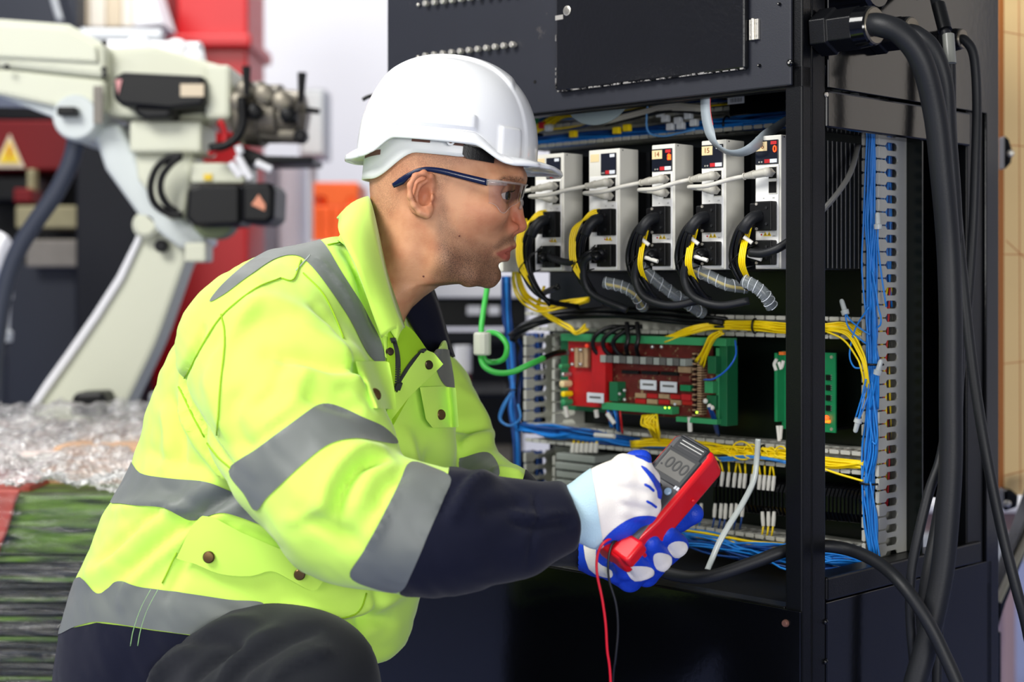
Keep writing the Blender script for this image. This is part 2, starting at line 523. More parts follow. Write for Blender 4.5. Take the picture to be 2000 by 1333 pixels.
# upper front sheet
part(cbox(MB(), 0.012, UW, -0.005, -0.0005, zp, ZT), 'front_panel', M['grey_sheet'], 0.0015)
part(cbox(MB(), 0.0, UW-0.02, 0.0, 0.02, zp-0.003, zp+0.022), 'top_rail', M['black_paint'])
part(cbox(MB(), 0.026, UW-0.032, 0.022, 0.04, zp+0.022, ZT-0.01), 'inner_panel', M['black_gloss'])
# raised door
DV = -0.014
du0, du1 = cu(1455, DV), cu(1085, DV)
dz0 = cz(180, du1, DV)
dr = part(cbox(MB(), du0, du1, DV, -0.0052, dz0, ZT-0.004), 'access_door', M['door_paint'], 0.003)
e = MB(); 
for k in range(26):
    a = du0+(du1-du0)*(k+R.random()*0.5)/26; b = a+R.uniform(.004, .013)
    cbox(e, a, min(b, du1-.002), DV-0.0004, DV+0.003, dz0-0.0003, dz0+R.uniform(.0008, .0022))
for k in range(5):
    z = dz0+R.uniform(0.0, 0.17); cbox(e, du1-0.0012, du1+0.0003, DV-0.0004, DV+0.002, z, z+R.uniform(.002, .01))
e.build('chipped_paint', M['chipped_edge'], dr)['kind'] = 'stuff'
hc = CF(1108, 21, DV)
n_ = -VD
h = MB(); h.lathe(hc-VD*0.0002, n_, [(0, 0.0056), (0.0006, 0.0064), (0.0012, 0.0052)], 24); h.build('lock_rim', M['steel'], dr, smooth='auto')
h = MB(); h.lathe(hc-VD*0.0009, n_, [(0, 0.0052), (0.0005, 0.0052)], 24); h.build('lock_hole', M['hole'], dr)
h = MB(); cbox(h, cu(1100, DV), cu(1085, DV), DV-0.0006, DV, hc.z-0.010, hc.z-0.004); h.build('scraped_patch', M['steel'], dr)
h = MB(); hu = cu(1474, -.006)
for (a, b) in ((-0.0065, -0.0008), (0.0008, 0.0065)):
    cbox(h, hu+a, hu+b, -0.0085, -0.005, cz(78, hu, -.006), cz(38, hu, -.006))
h.tube([C(hu, -0.0095, cz(79, hu, -.006)), C(hu, -0.0095, cz(37, hu, -.006))], 0.0022, 10, 1)
hg = h.build('hinge', M['steel'], cab, bevel=0.0004)
for dz in (46, 70):
    for du in (-0.004, 0.004):
        s = MB(); s.lathe(C(hu+du, -0.0083, cz(dz, hu, -.006)), n_, [(0, .0016), (.0008, .0013)], 10); s.build('hinge_screw', M['steel'], hg)
# bolts of the sheet
for (px, py, r) in ((1544, 123, .0042), (1484, 128, .002), (1523, 8, .002)):
    s = MB(); s.lathe(CF(px, py, -0.0052), n_, [(0, r), (.0022, r*.95), (.0032, r*.6)], 16); s.build('bolt', M['black_gloss'], cab, smooth='auto')
    s = MB(); s.lathe(CF(px, py, -0.0052)-VD*.0031, n_, [(0, r*.35), (.0006, r*.35)], 6); s.build('bolt_socket', M['steel'], cab)
s = MB(); s.lathe(CF(1045, 160, -0.0051), n_, [(0, .0025), (.0003, .0025)], 16); s.build('screw_hole', M['hole'], cab)
# two rows of standoff screws
for (ax, ay, bx, by, cnt) in ((820, 112, 1007, 88, 12), (820, 10, 1010, -14, 12)):
    for k in range(cnt):
        t = k/(cnt-1)
        p = CF(ax+(bx-ax)*t, ay+(by-ay)*t, -0.0052)
        s = MB()
        if k == 0: s.ball(p-VD*.003, .0028, 10, 6)
        else:
            s.lathe(p, n_, [(0, .0030), (.0035, .0030), (.0036, .0044), (.0085, .0044), (.0095, .0034)], 12)
        s.build('terminal_screw', M['steel'], cab, smooth='auto')
# side: upper sheet, rails
su = -0.002
part(cbox(MB(), -0.003, 0.001, 0.0485, cv(1925, 0)-.001, cz(172, 0, 0.05), ZT), 'side_panel', M['black_gloss'], 0.001)
zt0, zt1 = cz(250, 0, 0.05), cz(174, 0, 0.05)
part(cbox(MB(), -0.002, 0.03, 0.048, cv(1893, 0), zt0, zt1-.0015), 'side_rail', M['black_gloss'], 0.0025)
part(cbox(MB(), -0.002, 0.03, 0.048, cv(1893, 0)+.03, zr0, zr1), 'side_rail', M['black_paint'], 0.0025)
part(cbox(MB(), -0.001, 0.03, 0.048, VW-.02, 0.06, zr0-0.0015), 'side_panel', M['black_gloss'], 0.001)
for (px, py) in ((1612, 70), (1612, 185)):
    s = MB(); s.lathe(C(-.0005, .047, cz(py, 0, .047)), -UD, [(0, .003), (.002, .0026)], 12); s.build('bolt', M['steel'], cab)
for (px, py) in ((1601, 1215), (1598, 1293)):
    s = MB(); s.ball(C(-.0005, .046, cz(py, 0, .047)), .0035, 10, 6); s.build('weld_bead', M['black_gloss'], cab, smooth=True)
# lower front sheet and floor tray
part(cbox(MB(), 0.0, UW+.045, -0.004, -0.0008, 0.05, cz(1195, 0, 0)), 'lower_panel', M['black_gloss'], 0.001)
part(cbox(MB(), 0.024, UW-.02, 0.0, 0.024, zr0-.02, cz(1192, 0, 0)), 'bottom_rail', M['black_paint'])
part(cbox(MB(), 0.024, UW-.03, 0.024, VW-.03, zr0-.012, zr0-.004), 'floor_tray', M['tray_black'])
s = MB(); s.lathe(CF(1535, 1218, -0.0041), n_, [(0, .0045), (.003, .004), (.004, .003)], 16); s.build('bolt', mat('rusty_bolt', (120, 84, 74), .6, metal=.5), cab, smooth='auto')
# back
PV = 0.27
part(cbox(MB(), 0.004, 0.655, PV, PV+.003, zr0, zp+.25), 'mounting_plate', M['backplate'], 0)
part(cbox(MB(), 0.02, UW-.03, VW-.004, VW, cz(985, 0, VW), ZT), 'rear_panel', M['black_paint'], 0)
part(cbox(MB(), 0.0, UW, 0.0, VW, ZT, ZT+.004), 'roof_panel', M['black_paint'], 0)
part(cbox(MB(), UW-.003, UW, 0.03, VW, zp, ZT), 'left_panel', M['grey_sheet'], 0)
# perforated dark strip beside the vertical duct
s = MB()
for k in range(34):
    z = 0.70+k*0.0165; 
    cbox(s, 0.004, 0.0052, 0.32, 0.345, z, z+.006)
s.build('louvre_slots', M['black_gloss'], cab)['kind'] = 'stuff'

# ------------------------------------------------------------------ slotted wiring ducts
def finger_wall(mb, T, length, pitch, depth, th, neck=.0008, slot=.0050, a=.016, b=.044, jit=0):
    """T(s, d, t): s along the duct, d from the open edge (0) to the back, t across the wall"""
    n = int(length/pitch); lips = []
    for i in range(n):
        s0 = i*pitch; s1 = s0+pitch
        j = R.uniform(-jit, jit)
        def pt(s, d):
            return (s, d)
        o = [(s0+neck, j), (s0+neck, a), (s0+slot, a+.004), (s0+slot, b-.004), (s0+slot*.5, b), (s0, b+.0006), (s0, depth),
             (s1, depth), (s1, b+.0006), (s1-slot*.5, b), (s1-slot, b-.004), (s1-slot, a+.004), (s1-neck, a), (s1-neck, j)]
        m_ = len(o)
        vs = [T(x, d, 0) for x, d in o]+[T(x, d, th) for x, d in o]
        fs = [tuple(range(m_)), tuple(reversed(range(m_, 2*m_)))]+[(q, q+m_, (q+1) % m_+m_, (q+1) % m_) for q in range(m_)]
        mb.add(vs, fs)
        lips.append((s0+neck*2, s1-neck*2, j))
    for a0, a1, j in lips:
        mb.box((a0, j-.0002, -.0016), (a1, j+.0034, th+.0016), T=lambda s, d, t: T(s, d, t))
def duct(label, u0, u1, z0, z1, va, vertical=False, pitch=.0165, ja=.0006, group=None):
    d = PV-va
    t = thing('wiring_duct', label, 'cable duct', C((u0+u1)/2, PV, min(z0, z1)), group)
    b = MB(); cbox(b, u0, u1, PV-.003, PV-.0002, z0, z1); b.build('duct_base', M['duct'], t)
    th = .0022
    if vertical:
        for uu in (u0, u1-th):
            w_ = MB(); finger_wall(w_, lambda s, dd, q: C(uu+q, va+dd, z0+s), z1-z0, pitch, d-.003, th, a=d*.27, b=d*.68, jit=ja)
            w_.build('duct_wall', M['duct'], t, weld=1e-5, bevel=.0004, seg=1)
    else:
        for zz in (z0, z1-th):
            w_ = MB(); finger_wall(w_, lambda s, dd, q: C(u0+s, va+dd, zz+q), u1-u0, pitch, d-.003, th, a=d*.27, b=d*.68, jit=ja)
            w_.build('duct_wall', M['duct'], t, weld=1e-5, bevel=.0004, seg=1)
    return t
DA = 0.202
uR0, uR1 = 0.026, 0.0475
VP = .01657
zlo = cz(1090, .026, DA)
duct('tall grey slotted duct holding the long blue wire bundle beside the black post', uR0, uR1, zlo, zlo+VP*33, DA, True, VP)
uL = cu(1022, DA)
zt = lambda py, px=1300, v=DA: cz(py, cu(px, v), v)
rows = {'top': (206, 248), 'mid': (611, 650), 'low': (850, 893), 'bot': (1050, 1098)}
duct('grey slotted duct across the top above the white drives, full of blue wires', uR1+.004, uL+.02, zt(265), zt(222), DA)
duct('uppermost grey slotted duct just under the front sheet', uR1+.004, uL-.02, zt(212), zt(165), DA+.01)
duct('grey slotted duct between the white drives and the red circuit board', uR1+.001, uL+.01, zt(651), zt(616), DA)
duct('grey slotted duct below the red circuit board carrying blue and yellow wires', uR1+.001, uL+.01, zt(888), zt(852), DA)
duct('lowest grey slotted duct above the blue wires on the cabinet floor', uR1+.001, cu(1140, DA), zt(1085), zt(1022), DA)
duct('short grey slotted duct standing left of the red circuit board', cu(1082, DA), cu(1024, DA-.0), zt(848, 1050), zt(652, 1050), DA, True, VP)
duct('short grey slotted duct standing below the blue wires behind the glove', cu(1082, DA), cu(1024, DA), zt(1100, 1050), zt(880, 1050), DA, True, VP)
# ------------------------------------------------------------------ servo drives
DVF = 0.04
zB = cz(526, cu(1475, DVF), DVF); zT_ = cz(267, cu(1475, DVF), DVF)
H = zT_-zB
def disc(mb, c, r, h=.0008, seg=14): mb.lathe(c, n_, [(0, r), (h, r*.96)], seg)
drives = [  # face-left pixel, width, label, lit digit, wide
 (1475, .0375, 'white servo drive beside the black post, red digit 0 lit and tag 16', '0', 0),
 (1370, .0375, 'white servo drive with the grey ribbon cable hanging across its dark display', None, 0),
 (1273, .0375, 'white servo drive in the middle of the row with a glowing orange digit', '8', 0),
 (1150, .054, 'wide white servo drive with dark display, second from the helmet brim', None, 1),
 (1045, .054, 'wide white servo drive partly behind the tip of the white helmet brim', None, 1),
 (930, .054, 'servo drive mostly hidden behind the face, only its edge showing', None, 1),
]
SD = []
for i, (px, wd, lab, dig, wide) in enumerate(drives):
    ul = cu(px, DVF); ur = ul-wd
    t = thing('servo_drive', lab, 'servo drive', C((ul+ur)/2, .15, zB), 'white servo drives in a row')
    SD.append((t, ul, ur))
    fx = lambda a: ul-(ul-ur)*a                       # a: 0 left .. 1 right
    fz = lambda b: zB+H*b
    def face(mb, a0, a1, b0, b1, d0, d1): cbox(mb, fx(a1), fx(a0), DVF-d1, DVF-d0, fz(b0), fz(b1))
    face(b := MB(), 0, 1, 0, 1, -.038, 0); b.build('housing', M['drive_white'], t, bevel=.0012)
    a0 = .42 if wide else .045
    face(b := MB(), .04, .93, .01, .78, 0, .0012); b.build('front_cover', M['drive_face'], t, bevel=.0006)
    face(b := MB(), a0, .90, .785, .965, 0, .0018); dp = b.build('display', M['screen_black'], t, bevel=.0004)
    # labels on the display
    sp = .0019
    if wide: face(b := MB(), .06, .34, .90, .965, 0, .0006); b.build('number_label', M['label_yellow'], t, bevel=.0004)
    else:
        face(b := MB(), .06, .50, .885, .955, sp, sp+.0005); b.build('number_label', M['label_yellow'], dp, bevel=.0004)
        text('number', ['16', '15', '14', '', '', ''][i], C(fx(.27), DVF-sp-.0007, fz(.92)), -UD, ZD, .009, M['ink_brown'], dp)
    la = .64 if not wide else .72
    face(b := MB(), la, .87, .93, .955, sp, sp+.0005); b.build('small_label', M['label_red'] if dig else M['label_white'], dp)
    face(b := MB(), .40 if not wide else .58, .60 if not wide else .70, .793, .822, sp, sp+.0005); b.build('small_label', M['label_red'], dp)
    face(b := MB(), .61 if not wide else .71, .88, .793, .822, sp, sp+.0005); b.build('small_label', M['label_white'], dp)
    for q in (0, 1):
        b = MB(); disc(b, C(fx(.20 + .1*q if not wide else .48+.05*q), DVF-sp, fz(.803)), .0011); b.build('display_button', M['steel'], dp)
    if dig:
        text('digit', dig, C(fx(.80), DVF-sp-.0008, fz(.893)), -UD, ZD, .0115, M['led_red'], dp, .0003)
        if dig == '8':
            face(b := MB(), .74, .87, .872, .912, sp, sp+.0004); b.build('lit_digit', M['led_orange'], dp)
    # sockets
    s0, s1 = (.57, .86) if not wide else (.66, .90)
    for (b0, b1) in ((.676, .760), (.568, .652)):
        face(b := MB(), s0-.02, s1+.02, b0-.008, b1+.008, .001, .002); b.build('socket_rim', M['drive_white'], t, bevel=.0003)
        face(b := MB(), s0, s1, b0, b1, .0018, .0024); b.build('network_socket', M['hole'], t)
    # big black connector, lower black connector
    c0, c1 = (.20, .86) if not wide else (.46, .92)
    if i < 5:
        for (b0, b1, nm) in ((.285, .505, 0), (.03, .215, 1)):
            face(b := MB(), c0, c1, b0, b1, .001, .0125); cn = b.build('connector', M['black_plastic'], t, bevel=.0012)
            face(b := MB(), c0-.22, c0+.04, b0+.03, b1-.01 if nm == 0 else b1-.02, .002, .0105); b.build('connector_shell', M['black_plastic'], cn, bevel=.0015)
            for (aa, bb) in ((c0+.1, b1-.02), (c0+.1, b0+.015), (c1-.18, b1-.05), (c1-.18, b0+.05)):
                b = MB(); disc(b, C(fx(aa), DVF-.0125, fz(bb)), .0018, .0012, 12); b.build('screw', M['steel'] if aa < .5 else M['fin_black'], cn, smooth='auto')
    # warning triangles, lamp and fine print
    tz = .258
    for q, aa in enumerate((.42, .57) if not wide else (.62, .72)):
        s = .0030; c = C(fx(aa), DVF-.0013, fz(tz-.012))
        b = MB(); b.prism([c+UD*s, c-UD*s, c+ZD*s*1.75], -VD*.0003); b.build('warning_triangle', M['warn_yellow'], t)
        s = .0005; c = c+ZD*.0008-VD*.0003
        b = MB(); b.prism([c+UD*s, c-UD*s, c-UD*s+ZD*.0024, c+UD*s+ZD*.0024], -VD*.0001); b.build('triangle_mark', M['ink'], t)
    b = MB(); disc(b, C(fx(.27 if not wide else .55), DVF-.0013, fz(tz)), .0011, .0004); b.build('charge_lamp', M['label_red'], t)
    text('print', 'CHARGE', C(fx(.30 if not wide else .58), DVF-.0014, fz(.275)), -UD, ZD, .0022, M['ink'], t, 0)
    text('print', 'ENC', C(fx(.76), DVF-.0014, fz(.245)), -UD, ZD, .0024, M['ink'], t, 0)
    text('print', '1A', C(fx(.35 if not wide else .58), DVF-.0014, fz(.53)), -UD, ZD, .0024, M['ink'], t, 0)
    text('print', 'I/O', C(fx(.74 if not wide else .80), DVF-.0014, fz(.53)), -UD, ZD, .0024, M['ink'], t, 0)
    b = MB(); b.lathe(C(ur-.0001, DVF+.006, fz(.985)), -UD, [(0, .0009), (.0004, .0009)], 10); b.build('screw_hole', M['hole'], t)
    # finned heat sink behind the housing
    zf0, zf1 = fz(.0), fz(.99)
    b = MB(); cbox(b, ur+.006, ul, DVF+.040, PV-.001, zf0, zf1); hs = b.build('heat_sink', M['fin_black'], t)
    for k in range(11 if i == 0 else 5):
        if i == 0:
            v_ = .105+k*.0098
            b = MB(); cbox(b, ur-.009, ur+.007, v_, v_+.0028, zf0+.001, zf1); b.build('fin', M['fin_black'], hs, bevel=.0005, seg=1)
        else:
            v_ = .10+k*.03
            b = MB(); cbox(b, ur-.001, ur+.007, v_, v_+.003, zf0, zf1); b.build('fin', M['fin_black'], hs)
    if i == 0:
        b = MB(); b.lathe(C(ur-.009, .204, zf0+.006), -UD, [(0, .004), (.002, .0036)], 14); b.build('screw', M['fin_black'], hs)

# grey network patch cables: each with a moulded plug and boot at both ends
def netplug(t, c, dirn, short=False):
    """c: socket centre on the face; the plug leaves along -v and bends to dirn (towards +u)"""
    b = MB()
    b.ball(c-VD*.0125+UD*-.0005, (.0062, .0062, .0058), 16, 10); b.build('strain_knob', M['plug_grey'], t, smooth=True)
    d = dirn.normalized(); s0 = c-VD*.012
    b = MB(); b.tube([c-VD*.001, c-VD*.008], .0055, 4, 1); b.build('plug', M['plug_grey'], t, bevel=.0006)
    b = MB(); b.tube([s0, s0+d*(.006 if short else .010), s0+d*(.011 if short else .016)], [.0066, .0062, .0046 if short else .0056], 12, 2, flat=.8); b.build('plug_body', M['plug_grey'], t, smooth='auto')
    if short: return s0+d*.010, d
    p0 = s0+d*.016; prof = []
    for k in range(7):
        prof += [(k*.0019, .0054-k*.00028), (k*.0019+.0011, .0054-k*.00028), (k*.0019+.0012, .0044-k*.00024), (k*.0019+.0018, .0044-k*.00024)]
    prof += [(.0134, .0044), (.0150, .0044)]
    b = MB(); b.lathe(p0, d, prof, 14); b.build('boot', M['plug_grey'], t, smooth='auto')
    return p0+d*.0145, d
def sock(i, top):
    t, ul, ur = drives_pos[i]; 
    s = .715 if not drives[i][4] else .78
    return C(ul-(ul-ur)*s, DVF-.002, zB+H*(.718 if top else .610))
drives_pos = SD
netl = ['grey network cable looping from the drive beside the post to its neighbour',
        'grey network cable looping between the ribbon-crossed drive and the middle drive',
        'grey network cable looping from the middle drive to the first wide drive',
        'grey network cable looping between the two wide drives under the helmet brim',
        'grey network cable running from the wide drive behind the glasses']
for i in range(5):
    a = sock(i, True); e_ = sock(i+1, False)
    t = thing('network_cable', netl[i], 'cable', a-VD*.02, 'grey network cables between the drives')
    d1 = UD*1.0-ZD*.12-VD*.12
    d2 = UD*1.0+ZD*.12-VD*.1
    p1, d1 = netplug(t, a, d1)
    if i < 4:
        p2, d2 = netplug(t, e_, d2, True)
    else: p2 = e_+UD*.03-VD*.014; d2 = UD
    m1 = p1.lerp(p2, .45)-VD*.012-ZD*.004
    b = MB(); b.tube([p1-d1*.002, p1+d1*.012, p1.lerp(p2, .35)-VD*.010, p1.lerp(p2, .70)-VD*.017-ZD*.001, p2+d2*.008-VD*.016+ZD*.0015, p2+d2*.016-VD*.008+ZD*.0005, p2+d2*.013+VD*.002, p2+d2*.004, p2-d2*.002], .0027, 10, 6)
    b.build('cable', M['white_cable'], t, smooth=True)

# per-drive harness: thick black cables and thin yellow wires looping left and down
def pathpx(pts):   # (px, py, v)
    return [CF(*p) for p in pts]
hlab = ['thick black cable loop of the drive beside the post, gathered in clear spiral wrap',
        'black cable loop with yellow wires below the ribbon-crossed drive',
        'black cable loop left of the middle servo drive',
        'black and yellow cable loop between the two wide drives',
        'black and yellow cable loop behind the mouth and chin']
for i in range(5):
    t_, ul, ur = SD[i]
    px = drives[i][0]; wide = drives[i][4]
    sx = px+(6 if not wide else 20)      # connector left edge
    s = 1.0-.03*i
    topy = 415+i*2
    t = thing('drive_harness', hlab[i], 'cable harness', CF(px-20, 560, .02), 'black cable harnesses of the drives')
    X = lambda d: sx-d*s
    nB = 5 if i in (1, 2) else 4
    for k in range(nB):
        o = (k-nB/2)*5.2; vv = .012+.006*(k % 2)
        b = MB()
        b.tube(pathpx([(X(-2), topy+k*4, .030), (X(16), topy+8+k*3, .018), (X(34)+o*.6, topy+35+k*2, vv), (X(42)+o, topy+75, vv+.004), (X(38)+o, topy+110, vv+.008), (X(18)+o*.7, topy+145, vv+.02)]+
            ([(X(-12), topy+168+k*2, .05)] if i != 0 else [(X(2), topy+150+k*2, .03)])), (.0031), 8, 6)
        b.build('cable', M['black_cable'], t, smooth=True)
    b = MB(); b.tube(pathpx([(X(-4), topy+6, .030), (X(10), topy+10, .020), (X(22), topy+22, .014), (X(30), topy+38, .013)]), [.0070, .0074, .0072, .0066], 12, 5)
    b.build('heat_shrink', M['rubber'], t, smooth=True)
    for k in range(4 if i != 2 else 3):
        o = k*3.4
        b = MB(); b.tube(pathpx(([(X(-2)+o, topy-12+k*3, .034), (X(20)+o*.3, topy-6+k*3, .022), (X(44)-o, topy+24, .014), (X(52)-o, topy+62, .010), (X(46)-o, topy+100, .014), (X(22)-o*.5, topy+140, .03)] if i in (3, 4) else
            [(X(-8)+o, topy-14+k*3, .036), (X(10)+o*.3, topy-6+k*2, .034), (X(14)-o, topy+30, .032), (X(24)-o, topy+70, .012), (X(26)-o, topy+105, .012), (X(10)-o*.5, topy+145, .04)])), .0012, 6, 5)
        b.build('yellow_wire', M['yellow_wire'], t, smooth=True)
    # lower encoder cable
    b = MB()
    if i == 0:
        b.tube(pathpx([(1572, 456, .034), (1548, 468, .030), (1518, 486, .018), (1490, 495, .014), (1465, 494, .014)]), .0052, 10, 5)
    elif i == 3: b.tube(pathpx([(X(0), topy+75, .03), (X(20), topy+80, .02), (X(34), topy+100, .02), (X(20), topy+150, .03), (X(-60), topy+185, .05)]), .0052, 10, 5)
    elif i == 4: b.tube(pathpx([(X(0), 500, .03), (X(-50), 513, .015), (X(-90), 505, .02), (X(-130), 492, .03)]), .0048, 10, 5)
    else: b.tube(pathpx([(X(-4), 492, .03), (X(20), 496, .018), (X(38), 520, .014), (X(40), 550, .016), (X(20), 582, .02), (X(-30), 597, .03), (X(-90), 588, .05)]), .0050, 10, 6)
    b.build('encoder_cable', M['rubber'], t, smooth=True)
    b = MB(); b.tube(pathpx([(X(-3), topy+79, .03), (X(6), topy+80, .022), (X(12), topy+84, .018)]), [.006, .007, .006], 10, 4); b.build('cable_boot', M['black_plastic'], t, smooth=True)
    # thin slack wires and white markers
    for k in range(2):
        b = MB(); b.tube(pathpx([(X(8), topy+58+k*6, .024), (X(28)-k*5, topy+76, .014), (X(48)-k*8, topy+92+k*10, .012), (X(40)-k*8, topy+112, .02), (X(10), topy+104, .03)]), .0008, 6, 5); b.build('thin_wire', M['black_cable'], t, smooth=True)
    if i in (1, 0, 2):
        for (q0, q1) in (((12, 60), (28, 48)), ((-6, 92), (20, 84))):
            b = MB(); b.tube(pathpx([(X(q0[0]), topy+q0[1], .02), (X(q1[0]), topy+q1[1], .016)]), .0026, 10, 1); b.build('wire_marker', M['wire_white'], t, smooth='auto')
    # spiral wrap leading away down to the duct
    ends = [[(1452, 548, .018), (1475, 560, .022), (1495, 578, .03), (1508, 600, .04)],
            [(1340, 520, .03), (1385, 540, .04), (1420, 556, .05), (1460, 562, .07)],
            [(1250, 520, .04), (1290, 555, .06), (1330, 585, .08), (1372, 612, .12)],
            [(1180, 552, .03), (1215, 560, .04), (1240, 575, .05), (1256, 600, .08)],
            [(1090, 560, .05), (1060, 575, .08), (1075, 590, .1), (1130, 600, .14)]][i]
    for k in range(3):
        b = MB(); b.tube([p+UD*(.002*(k-1))+ZD*.002*((k*2) % 3-1) for p in pathpx(ends)], .0022, 6, 5)
        b.build('cable', M['black_cable'] if k else (M['yellow_wire'] if i in (1, 3) else M['black_cable']), t, smooth=True)
    if i < 4:
        b = MB(); b.tube(pathpx(ends), .0078, 14, 8, cap=False); wr = b.build('spiral_wrap', M['spiral'], t, smooth=True)
        path = catmull(pathpx(ends), 24); b = MB(); pts = []
        for q in range(len(path)):
            tq = q*math.pi/5.2; tn = (path[min(q+1, len(path)-1)]-path[max(q-1, 0)]).normalized(); nn = tn.orthogonal().normalized(); bb = tn.cross(nn)
            pts.append(path[q]+(nn*math.cos(tq)+bb*math.sin(tq))*.0079)
        b.tube(pts, .0005, 5, 1); b.build('wrap_edge', M['label_white'], wr, smooth=True)

# grey ribbon cable hanging in front
def ribbon(pts, wid, wdir, name, m, parent=None, th=.0006):
    path = catmull([Vector(p) for p in pts], 10); v = []; f = []
    wd = [Vector(x).normalized() for x in wdir]; n = len(path)
    for i, p in enumerate(path):
        t = i/(n-1)*(len(wd)-1); k = min(int(t), len(wd)-2); d = wd[k].lerp(wd[k+1], t-k).normalized()*wid/2
        v += [p-d, p+d]
    for i in range(n-1): f.append((2*i, 2*i+1, 2*i+3, 2*i+2))
    b = MB(); b.add(v, f)
    return b.build(name, m, parent, smooth=True, solid=th)
rc = thing('ribbon_cable', 'flat grey ribbon cable hanging from above and curving across two drives', 'ribbon cable', CF(1380, 300, .01))
ribbon(pathpx([(1378, 170, .012), (1378, 215, .012), (1384, 250, .010), (1396, 278, .008), (1418, 296, .010), (1445, 299, .014), (1470, 288, .020), (1494, 266, .045), (1515, 250, .09), (1538, 232, .13)]),
    .0145, [UD, UD, UD*.9-ZD*.2, (UD*.4-ZD*.5+VD*.7), (-ZD*.45+VD*.9), (VD*.8-ZD*.5), (VD*.5-ZD*.8), (VD*.7-ZD*.5), (UD*.2-ZD*.3+VD*.8)], 'ribbon', M['ribbon_grey'], rc)
b = MB(); b.tube([p+(-UD)*.0076 for p in pathpx([(1378, 170, .0112), (1378, 215, .0112), (1383, 245, .0096)])], .0004, 5, 5); b.build('red_stripe', M['label_red'], rc)
# grey rounded plate under the front sheet
b = MB(); v_ = .075
cc = CF(1165, 182, v_); pts = []
for k in range(33):
    a = math.pi*k/32
    pts.append(cc+UD*(-math.cos(a))*.060-ZD*math.sin(a)*.043)
b.prism(pts+[cc+UD*.060+ZD*.05, cc-UD*.060+ZD*.05], VD*.003)
tag(b.build('rounded_plate', mat('plate_grey', (140, 154, 158), .5), bevel=.0005), 'smooth grey half-round plate hanging just under the front sheet', 'plate')
# ------------------------------------------------------------------ wire bundles in the ducts
def bundle(label, cat, ctrl, n, r, spread, colm, seed, group=None, name='wire_bundle', wob=1.0, ties=(), wname='wire', seg=5, stuff=False):
    """ctrl: cabinet points; n wires wandering within spread=(across, depth)"""
    rr = random.Random(seed); base = [Vector(p) for p in ctrl]
    t = thing(name, label, cat, base[len(base)//2], group)
    for k in range(n):
        o = [(rr.uniform(-1, 1), rr.uniform(-1, 1)) for _ in base]
        o0 = (rr.uniform(-1, 1), rr.uniform(-1, 1)); pts = []
        for i, p in enumerate(base):
            tn = (base[min(i+1, len(base)-1)]-base[max(i-1, 0)]).normalized()
            s1 = tn.cross(VD).normalized(); s2 = VD
            a = o0[0]*(1-.35*wob)+o[i][0]*.35*wob; c_ = o0[1]*.6+o[i][1]*.4
            sp = spread[i] if isinstance(spread, list) else spread
            pts.append(p+s1*a*sp[0]+s2*c_*sp[1])
        b = MB(); b.tube(pts, r, seg, 5); 
        mm = colm if not isinstance(colm, list) else colm[k % len(colm)]
        b.build(wname, mm, t, smooth=True)
    for (i, rad) in ties:
        p = base[i]; tn = (base[min(i+1, len(base)-1)]-base[max(i-1, 0)]).normalized()
        b = MB(); ring = []
        s1 = tn.cross(VD).normalized()
        for k in range(17):
            a = 2*math.pi*k/16; ring.append(p+s1*math.cos(a)*rad+VD*math.sin(a)*rad*.8)
        b.tube(ring, .0014, 6, 1); b.build('cable_tie', M['black_plastic'], t, smooth=True)
    return t
K = lambda px, py, v: CF(px, py, v)
BW, DB, YW = M['blue_wire'], M['deepblue_wire'], M['yellow_wire']
# the tall blue bundle: hangs down in front of the vertical duct
um = (uR0+uR1)/2
VB = lambda px, py: CF(px, py, .200)
bundle('long bundle of bright blue wires running down beside the tall grey duct', 'wire bundle',
    [VB(1703, 240), VB(1703, 330), VB(1700, 430), VB(1702, 530), VB(1704, 640), VB(1706, 712), VB(1703, 800), VB(1700, 880), VB(1697, 945), VB(1700, 1010), VB(1708, 1085)],
    26, .00115, [(.006, .006), (.006, .008), (.010, .008), (.011, .008), (.0095, .008), (.010, .007), (.0085, .007), (.013, .008), (.0085, .007), (.011, .008), (.007, .006)], BW, 3, wob=1.2, ties=((5, .0125), (8, .0115)), seg=6)
for k, (lab, pts) in enumerate([
    ('blue wire bowing out and back beside the tall blue bundle near the post', [VB(1706, 600), VB(1680, 640), VB(1668, 690), VB(1676, 716), VB(1692, 719)]),
    ('blue wire looping through the slots near the middle of the tall duct', [VB(1712, 530), VB(1718, 560), VB(1724, 600), VB(1729, 620), VB(1728, 634), VB(1722, 640)]),
    ('single blue wire crossing the lower part of the tall duct', [VB(1708, 940), VB(1716, 985), VB(1720, 1040), VB(1727, 1088)]),
    ('blue wire curling beside the duct below the second clear cap', [VB(1712, 745), VB(1716, 790), VB(1722, 840), VB(1720, 866), VB(1712, 862)]),
    ('blue wire slanting to the clear cap beside the small green board', [VB(1700, 740), VB(1692, 775), VB(1680, 815)])]):
    b = MB(); b.tube([p-VD*.010 for p in pts], .00115, 6, 6)
    tag(b.build('blue_wire', BW, smooth=True), lab, 'wire', 'loose blue wires')
